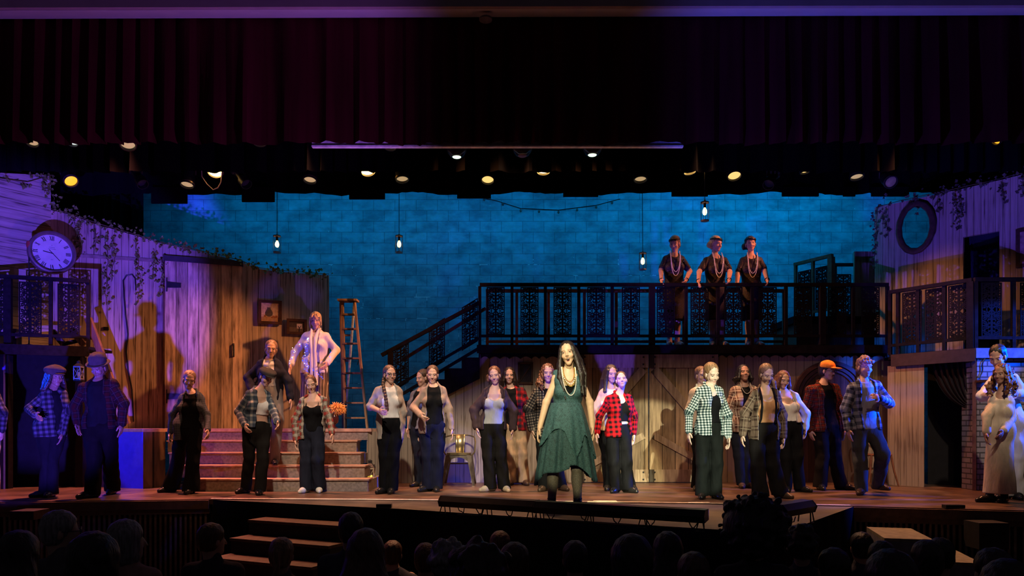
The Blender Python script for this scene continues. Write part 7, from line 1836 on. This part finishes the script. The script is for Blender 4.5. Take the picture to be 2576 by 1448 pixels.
# ------------------------------------------------------------------ the audience
M_aud = [C_('aud_dark', (.05, .045, .055)), C_('aud_blue', (.06, .065, .09)), C_('aud_grey', (.10, .09, .10)), C_('aud_plum', (.09, .06, .07)), C_('aud_pink', (.34, .2, .17))]
M_seat = C_('seat_cloth', (.02, .016, .02)); M_seatm = plain('seat_metal', (.2, .17, .15), .35, .6)
def audience(px, top, w, hair, label, cl=0, turn=0, width=None, ear=True, glasses_=False, seat=True, hscale=1.0, shoulder=1.0):
    d = F * .185 / w; s = 1.0; zt = Z_(top, d); X = X_(px, d); R = np.array((0, 0, 0.))
    flz = -1.03 + max(0, (6 - d)) * .045
    zt0 = zt - flz
    root = empty('person', (X, d, flz), label, 'person', 'audience members')
    hy = math.radians(turn); f = np.array((math.sin(hy), math.cos(hy), 0)); r = np.array((math.cos(hy), -math.sin(hy), 0)); u = np.array((0, 0, 1.)); fr = (r, f, u)
    hc = np.array((0, 0, zt0 - .132)); c = 1.02; Hd = lambda x, y, z: hc + (r * x + f * y + u * z) * c
    sh = zt0 - .30; hpz = max(.42, sh - .52)
    lo = np.array((-.42, -.35, hpz - .2)); hi = np.array((.42, .62, zt0 + .1)); V = Vol(lo, hi, .011)
    V.ell(Hd(0, -.014, .036), (.071, .09, .083), fr, .02); V.ell(Hd(0, .022, -.03), (.057, .063, .085), fr, .025); V.ell(Hd(0, .05, -.093), (.03, .028, .026), fr, .03)
    V.cap(Hd(0, .08, .005), Hd(0, .1, -.036), .008, .012, .01)
    for q in (-1, 1): V.ell(Hd(.075 * q, -.008, -.014), (.01, .02, .032), fr, .006)
    V.cap(Hd(0, -.03, -.07), (0, -.02, sh), .052, .055, .03)
    for q in (-1, 1):
        V.cap((0, 0, sh - .05), (.17 * q * shoulder, 0, sh - .07), .06, .05, .05); V.cap((.17 * q * shoulder, 0, sh - .07), (.21 * q * shoulder, .03, sh - .32), .045, .04, .03); V.cap((.21 * q * shoulder, .03, sh - .32), (.13 * q, .26, sh - .42), .038, .03, .02); V.ell((.12 * q, .30, sh - .43), (.035, .05, .03), None, .02); V.cap((.08 * q, .0, hpz), (.1 * q, .42, hpz + .02), .085, .06, .04)
    V.ell((0, 0, sh - .2), (.16, .11, .2), None, .05); V.ell((0, 0, hpz + .05), (.16, .13, .16), None, .05)
    vs, fs = V.mesh(); tint = np.tile(np.array((.42, .27, .2, 1.)), (len(vs), 1)); mesh_obj('body', vs, fs, M_skin, root, {'tint': ('FLOAT_COLOR', tint)})
    V = Vol(lo, hi, .012); V.ell((0, 0, sh - .2), (.172, .125, .21), None, .05); V.ell((0, 0, hpz + .05), (.172, .145, .17), None, .05)
    for q in (-1, 1): V.cap((0, 0, sh - .05), (.17 * q * shoulder, 0, sh - .07), .072, .064, .05); V.cap((.17 * q * shoulder, 0, sh - .07), (.21 * q * shoulder, .03, sh - .32), .06, .054, .03); V.cap((.21 * q * shoulder, .03, sh - .32), (.14 * q, .24, sh - .41), .054, .045, .02)
    V.cap((0, -.02, sh), (0, -.01, sh + .035), .068, .064, .02); V.folds(.003, 26, 9, px * .1); mesh_obj('shirt', *V.mesh(), M_aud[cl], root)
    hm = HAIR[hair[1]]; st = hair[0]; V = Vol(hc - np.array((.36, .36, .5)), hc + .36, .0095)
    V.ell(Hd(0, -.02, .04), (.085 * hscale, .102 * hscale, .092 * hscale), fr, .02); V.ell(Hd(0, -.04, -.015), (.08 * hscale, .08, .085), fr, .02)
    V.ell(Hd(0, .105, -.03), (.07, .075, .1), fr, .012, sub=True)
    x, y, z = V.ax[0][:, None, None], V.ax[1][None, :, None], V.ax[2][None, None, :]
    if st == 'short': V.cut(Hd(0, 0, -.075), -u)
    if st == 'bob': V.cap(Hd(0, -.02, .03), Hd(0, -.02, -.085), .098, .094, .03); V.ell(Hd(0, .12, -.06), (.07, .08, .12), fr, .01, sub=True)
    if st == 'long': V.cap(Hd(0, -.03, 0), Hd(0, -.075, -.16), .09, .125, .04, flat=f, ratio=1.4); V.cap(Hd(0, -.075, -.16), Hd(0, -.11, -.33), .125, .14, .04, flat=f, ratio=1.9)
    if st == 'pony': V.cut(Hd(0, 0, -.09), -u); V.cap(Hd(0, -.11, .04), Hd(0, -.14, -.14), .03, .02, .02)
    if st in ('curly', 'afro'):
        rng = random.Random(int(px)); R_ = .205 if st == 'afro' else .108; cz = .065 if st == 'afro' else .03
        V.ell(Hd(0, -.03, cz), (R_ * .92,) * 3 if st == 'afro' else (R_ * .9, R_, R_ * .95), fr, .02)
        for k in range(150 if st == 'afro' else 90):
            v = nrm_(np.array([rng.gauss(0, 1) for _ in range(3)])); V.ell(Hd(0, -.03, cz) + v * R_ * rng.uniform(.86, 1.04), (rng.uniform(.014, .03),) * 3, None, .012)
        V.ell(Hd(0, .20 if st == 'afro' else .12, -.04), (.09, .1, .11), fr, .01, sub=True)
    V.a += (.003 * np.sin(120 * x + 5 * np.sin(16 * z)) * np.cos(80 * y + 3 * np.sin(12 * z))).astype(np.float32)
    mesh_obj('hair', *V.mesh(), hm, root)
    if glasses_:
        R0 = Vector(root.location)
        for q in (-1, 1): MB().tube([Vector(Hd(.032 * q + .024 * math.cos(a), .096, .001 + .018 * math.sin(a))) + R0 for a in [2 * math.pi * i / 12 for i in range(13)]] + [Vector(Hd(.06 * q, .09, .005)) + R0, Vector(Hd(.08 * q, 0, .005)) + R0], .003, 6).build('glasses', M_glasses, root)
    if seat:
        sroot = empty('auditorium_seat', (X, d - .24, flz), seatlabel(label), 'seat', 'auditorium seats'); zt_ = flz + sh - .14
        n = 14; pr = [(X - .25, zt_ - .34)] + [(X + .25 * math.sin(a) * (abs(math.sin(a)) ** -.6 if abs(math.sin(a)) > .01 else 1), zt_ - .06 + .06 * math.cos(a)) for a in [-math.pi / 2 + math.pi * i / n for i in range(n + 1)]] + [(X + .25, zt_ - .34)]
        pr = [(X - .25, flz + .42), (X - .25, zt_ - .05), (X - .22, zt_ - .012), (X - .17, zt_), (X + .17, zt_), (X + .22, zt_ - .012), (X + .25, zt_ - .05), (X + .25, flz + .42)]
        MB().prism([(a, d - .30, b) for a, b in pr], (0, .07, 0)).build('backrest', M_seat, sroot)
        MB().tube([(a, d - .265, b) for a, b in pr[1:-1]], .008, 6).build('back_rim', M_seatm, sroot, True)
        MB().box(X - .23, X + .23, d - .2, d + .3, flz + hpz - .2, flz + hpz - .14).build('seat_pan', M_seat, sroot)
        for q in (-.24, .24): MB().box(X + q - .02, X + q + .02, d - .28, d + .1, flz, flz + .3).build('side_frame', M_seatm, sroot)
    return root
def seatlabel(l): return ('seat of the ' + l)[:95]
A = audience
A(52, 1331, 96, ('long', 'black'), 'long-haired dark head at the far left of the audience')
A(157, 1281, 77, ('short', 'grey'), 'grey-haired glasses wearer in the audience, face turned right', 2, 62, glasses_=True, shoulder=.82)
A(240, 1337, 112, ('bob', 'black'), 'big dark rounded head in the audience, between two grey heads', 1)
A(323, 1306, 74, ('bob', 'grey'), 'grey bobbed head with a pinkish top in the audience', 4, 58, shoulder=.82)
A(536, 1313, 62, ('short', 'brown'), 'short-haired head left of the lit house steps', 0, 40)
A(710, 1349, 64, ('pony', 'light'), 'smooth fair head in front of the lit house steps', 2)
A(884, 1286, 66, ('short', 'dark'), 'dark head at the right end of the lit house steps', 1)
A(922, 1326, 92, ('long', 'brown'), 'long wavy brown hair in the audience, near the left footlights', 0)
A(988, 1357, 52, ('short', 'brown'), 'small short-haired head just right of the long brown hair', 1)
A(1071, 1363, 62, ('short', 'auburn'), 'short reddish head in the middle of the audience', 1)
A(1128, 1357, 76, ('curly', 'grey'), 'curly greyish head in the middle of the audience', 2)
A(1208, 1363, 114, ('curly', 'dark'), 'largest dark head in the middle of the audience', 0)
A(1258, 1333, 57, ('short', 'auburn'), 'head rising behind the largest dark head', 1)
A(1294, 1363, 70, ('bob', 'brown'), 'bobbed head right of the largest dark head', 3)
A(1446, 1357, 68, ('short', 'black'), 'very dark head below the singer', 0)
A(1588, 1343, 98, ('bob', 'black'), 'wide dark head below the red check shirt', 1)
A(1678, 1334, 72, ('long', 'dark'), 'long dark hair left of the afro', 3)
A(1743, 1385, 86, ('short', 'brown'), 'low brown head left of the afro', 0)
A(1895, 1296, 76, ('afro', 'black'), 'person with a very large afro in the audience', 0)
A(2018, 1324, 66, ('curly', 'dark'), 'curly dark head right of the afro', 1, 30)
A(2095, 1375, 82, ('short', 'dark'), 'short dark head in front of the blue side panel', 1)
A(2165, 1336, 57, ('short', 'black'), 'dark head in front of the upper pale step', 1)
A(2216, 1358, 70, ('short', 'black'), 'dark head beside the lower pale step', 0)
A(2236, 1381, 112, ('bob', 'black'), 'wide dark head low in the audience below the pale steps', 0, shoulder=.85)
A(2328, 1355, 77, ('short', 'dark'), 'dark head before the right stage front', 3, shoulder=.85)
A(2362, 1350, 66, ('short', 'black'), 'dark head half behind another before the right stage front', 1)
A(2494, 1375, 92, ('short', 'dark'), 'dark head at the right of the audience', 1)
A(2528, 1406, 116, ('bob', 'black'), 'lowest dark head at the far right corner', 0, shoulder=.85)

# ------------------------------------------------------------------ stage lights on two pipes
M_can = plain('light_can_black', (.014, .014, .016), .4, .3); M_canr = plain('light_clamp', (.16, .11, .09), .35, .7)
LENS = emit('warm_lens', (1.0, .66, .2), 1.1); LENSD = emit('dim_lens', (1.0, .7, .34), .42); FLOOD = emit('flood_lens', (1.0, .55, .13), 26); MOVE = emit('mover_lens', (.75, 1.0, .75), 1.3); AMB = emit('amber_lens', (1.0, .42, .02), 1.5)
def pipe(d, py, label):
    z = Z_(py, d); r = thingmesh(MB().tube([(-8.5, d, z), (8.5, d, z)], .024, 10), 'lighting_pipe', M_can, label, 'pipe', 'lighting pipes', smooth=True); return z
def rot_to(v): return Vector((0, 0, -1)).rotation_difference(Vector(v).normalized())
def par(px, py, d, zp, aimv, lens, label, r=.10, L=.26, name='par_light', yoke=True):
    c = P(px, py, d); v = Vector(aimv).normalized(); root = empty(name, c, label, 'stage light', 'lights on the overhead pipes')
    b = c - v * L
    MB().lathe([(r * .45, -L - .04), (r * .75, -L), (r * .98, -L * .55), (r, 0), (r * 1.06, .01), (r * 1.06, .03), (r * .92, .03), (r * .9, -.02)], c, v, 20).build('can', M_can, root, True)
    MB().lathe([(r * .9, -.012), (r * .9, -.005), (r * .5, .012), (0, .018)], c, v, 20).build('lens', lens, root, True)
    MB().lathe([(r * 1.09, -.005), (r * 1.09, .012), (r * .97, .012), (r * .97, -.005)], c, v, 20).build('gel_ring', M_canr, root, True)
    m = c - v * L * .6; top = Vector((m.x, d if abs(m.y - d) < .3 else m.y, zp))
    top = Vector((m.x, m.y, zp)); s_ = Vector((r * 1.12, 0, 0))
    MB().tube([m - s_, m - s_ + Vector((0, 0, .1)), Vector((m.x, m.y, max(m.z + .16, zp - .12))), m + s_ + Vector((0, 0, .1)), m + s_], .008, 6).build('yoke', M_canr, root)
    MB().tube([Vector((m.x, m.y, max(m.z + .15, zp - .13))), Vector((m.x, d, zp - .0))], .014, 6).build('clamp', M_canr, root)
    return root
def ellips(px, py, d, zp, aimv, label):
    c = P(px, py, d); v = Vector(aimv).normalized(); root = empty('profile_spotlight', c, label, 'stage light', 'lights on the overhead pipes')
    MB().lathe([(.03, -.42), (.085, -.38), (.09, -.24), (.06, -.2), (.06, -.02), (.085, 0), (.085, .12), (.075, .12), (.072, .02)], c, v, 18).build('barrel', M_can, root, True)
    MB().lathe([(.072, .05), (.05, .062), (0, .066)], c, v, 18).build('lens', plain('dark_lens', (.03, .03, .035), .05), root, True)
    m = c - v * .15; MB().tube([m + Vector((-.09, 0, 0)), m + Vector((-.09, 0, .12)), m + Vector((0, 0, .2)), m + Vector((.09, 0, .12)), m + Vector((.09, 0, 0))], .012, 6).build('yoke', M_canr, root)
    MB().tube([m + Vector((0, 0, .19)), Vector((m.x, d, zp))], .014, 6).build('clamp', M_canr, root)
    for k in range(3): MB().box(m.x - .07 + .06 * k, m.x - .05 + .06 * k, m.y - .1, m.y - .06, m.z + .02, m.z + .06).build('shutter_knob', M_canr, root)
    return root
def mover(px, py, d, zp, lens, label):
    c = P(px, py, d); root = empty('moving_light', c, label, 'stage light', 'lights on the overhead pipes')
    MB().lathe([(.05, .16), (.12, .12), (.13, .02), (.085, -.05), (.06, -.06)], c, n=20).build('head', M_can, root, True)
    MB().lathe([(.062, -.055), (.05, -.068), (0, -.072)], c, n=18).build('lens', lens, root, True)
    MB().tube([c + Vector((-.125, -.03, .09)), c + Vector((-.10, -.05, 0)), c + Vector((-.045, -.075, -.055)), c + Vector((.045, -.075, -.055)), c + Vector((.10, -.05, 0)), c + Vector((.125, -.03, .09))], .011, 6).build('front_bezel', plain('bezel_green', (.35, .42, .36), .25, .3), root, True)
    MB().box(c.x - .15, c.x + .15, c.y - .09, c.y + .09, c.z + .16, c.z + .24).build('yoke_base', M_can, root)
    MB().tube([c + Vector((0, 0, .23)), Vector((c.x, d, zp + .02))], .02, 6).build('clamp', M_canr, root)
    return root
d1, d2 = 9.6, 11.3
zp1 = pipe(d1, 318, 'front black lighting pipe hidden above the red valance edge'); zp2 = pipe(d2, 402, 'rear black lighting pipe carrying the glowing lamps')
par(82, 356, d1, zp1, (.2, -.5, -1), LENSD, 'leftmost small lamp under the valance', .075)
par(182, 354, d1, zp1, (.1, -.6, -1), emit('pale_lens', (.8, .9, .8), .8), 'pale-lensed lamp under the valance, second from left', .075)
par(322, 362, d1, zp1, (.25, -.42, -1), LENSD, 'lamp below the valance directly above the left wall, third from left', .095)
par(653, 354, d1, zp1, (.05, -.3, -1), LENSD, 'lamp half behind the valance above the wooden door', .085)
par(982, 367, d1, zp1, (0, -.2, -1), LENSD, 'lamp under the left part of the violet screen bar', .075)
mover(1149, 383, d1, zp1, MOVE, 'greenish moving light left of centre under the violet screen bar')
mover(1490, 378, d1, zp1, MOVE, 'greenish moving light right of centre under the violet screen bar')
mover(1314, 380, d1, zp1, plain('dark_mover_lens', (.2, .1, .1), .3), 'unlit moving light between the two greenish ones')
par(2508, 351, d1, zp1, (-.9, -.3, -.6), AMB, 'amber lamp alone at the far right under the valance', .06)
par(178, 454, d2, zp2, (.75, -.55, -.9), AMB, 'tilted amber lamp beside the ivy corner at far left', .10)
ellips(352, 452, d2, zp2, (.55, -.35, -.7), 'slanted profile spotlight above the left wall, leftmost of its kind')
par(471, 462, d2, zp2, (0, -.3, -1), LENSD, 'lamp on the rear pipe left of the brightest flood', .10)
par(541, 430, d2, zp2, (.1, -.55, -.8), FLOOD, 'brightest flood lamp, glowing orange at left on the rear pipe', .115, .16, 'flood_light')
ellips(612, 452, d2, zp2, (.55, -.35, -.7), 'slanted profile spotlight just right of the brightest flood')
par(780, 450, d2, zp2, (0, -.3, -1), LENSD, 'lamp on the rear pipe between the two bright left floods', .10)
par(926, 428, d2, zp2, (.25, -.35, -.9), FLOOD, 'second bright flood lamp, left of centre on the rear pipe', .115, .16, 'flood_light')
par(1012, 448, d2, zp2, (.1, -.25, -1), LENSD, 'lamp with a dark blue hood right of the second bright flood', .10)
par(1227, 450, d2, zp2, (0, -.45, -1), LENS, 'glowing lamp on the rear pipe near the centre', .10)
par(1367, 428, d2, zp2, (0, -.22, -1), FLOOD, 'third bright flood lamp, just right of centre on the rear pipe', .105, .16, 'flood_light')
par(1611, 448, d2, zp2, (0, -.22, -1), LENSD, 'lamp on the rear pipe above the lowest pendant lantern', .10)
par(1735, 429, d2, zp2, (.1, -.12, -1), FLOOD, 'small bright flood lamp left of the highest pendant cord', .095, .16, 'flood_light')
par(1847, 440, d2, zp2, (0, -.5, -1), LENS, 'glowing lamp on the rear pipe right of the highest pendant cord', .105)
ellips(1938, 456, d2, zp2, (-.5, -.6, -.7), 'slanted profile spotlight right of centre on the rear pipe')
par(2155, 442, d2, zp2, (0, -.25, -1), LENSD, 'lamp on the rear pipe above the right end of the blue wall', .10)
par(2024, 430, d2, zp2, (.1, -.06, -1), LENS, 'lamp seen almost edge-on between the slanted spotlight and the right lamp', .07)
par(2240, 457, d2, zp2, (0, -.8, -.6), plain('dark_par_lens', (.3, .25, .12), .15), 'unlit lamp facing the house at the right end of the rear pipe', .095)
mb = MB().tube([P(506, 402, d2), P(508, 444, d2), P(520, 462, d2), P(536, 477, d2), P(548, 472, d2), P(556, 458, d2), P(561, 402, d2)], .008, 6)
thingmesh(mb, 'hanging_cable', plain('cable_tan', (.3, .2, .13), .6), 'loop of cable hanging below the brightest flood lamp', 'cable', smooth=True)
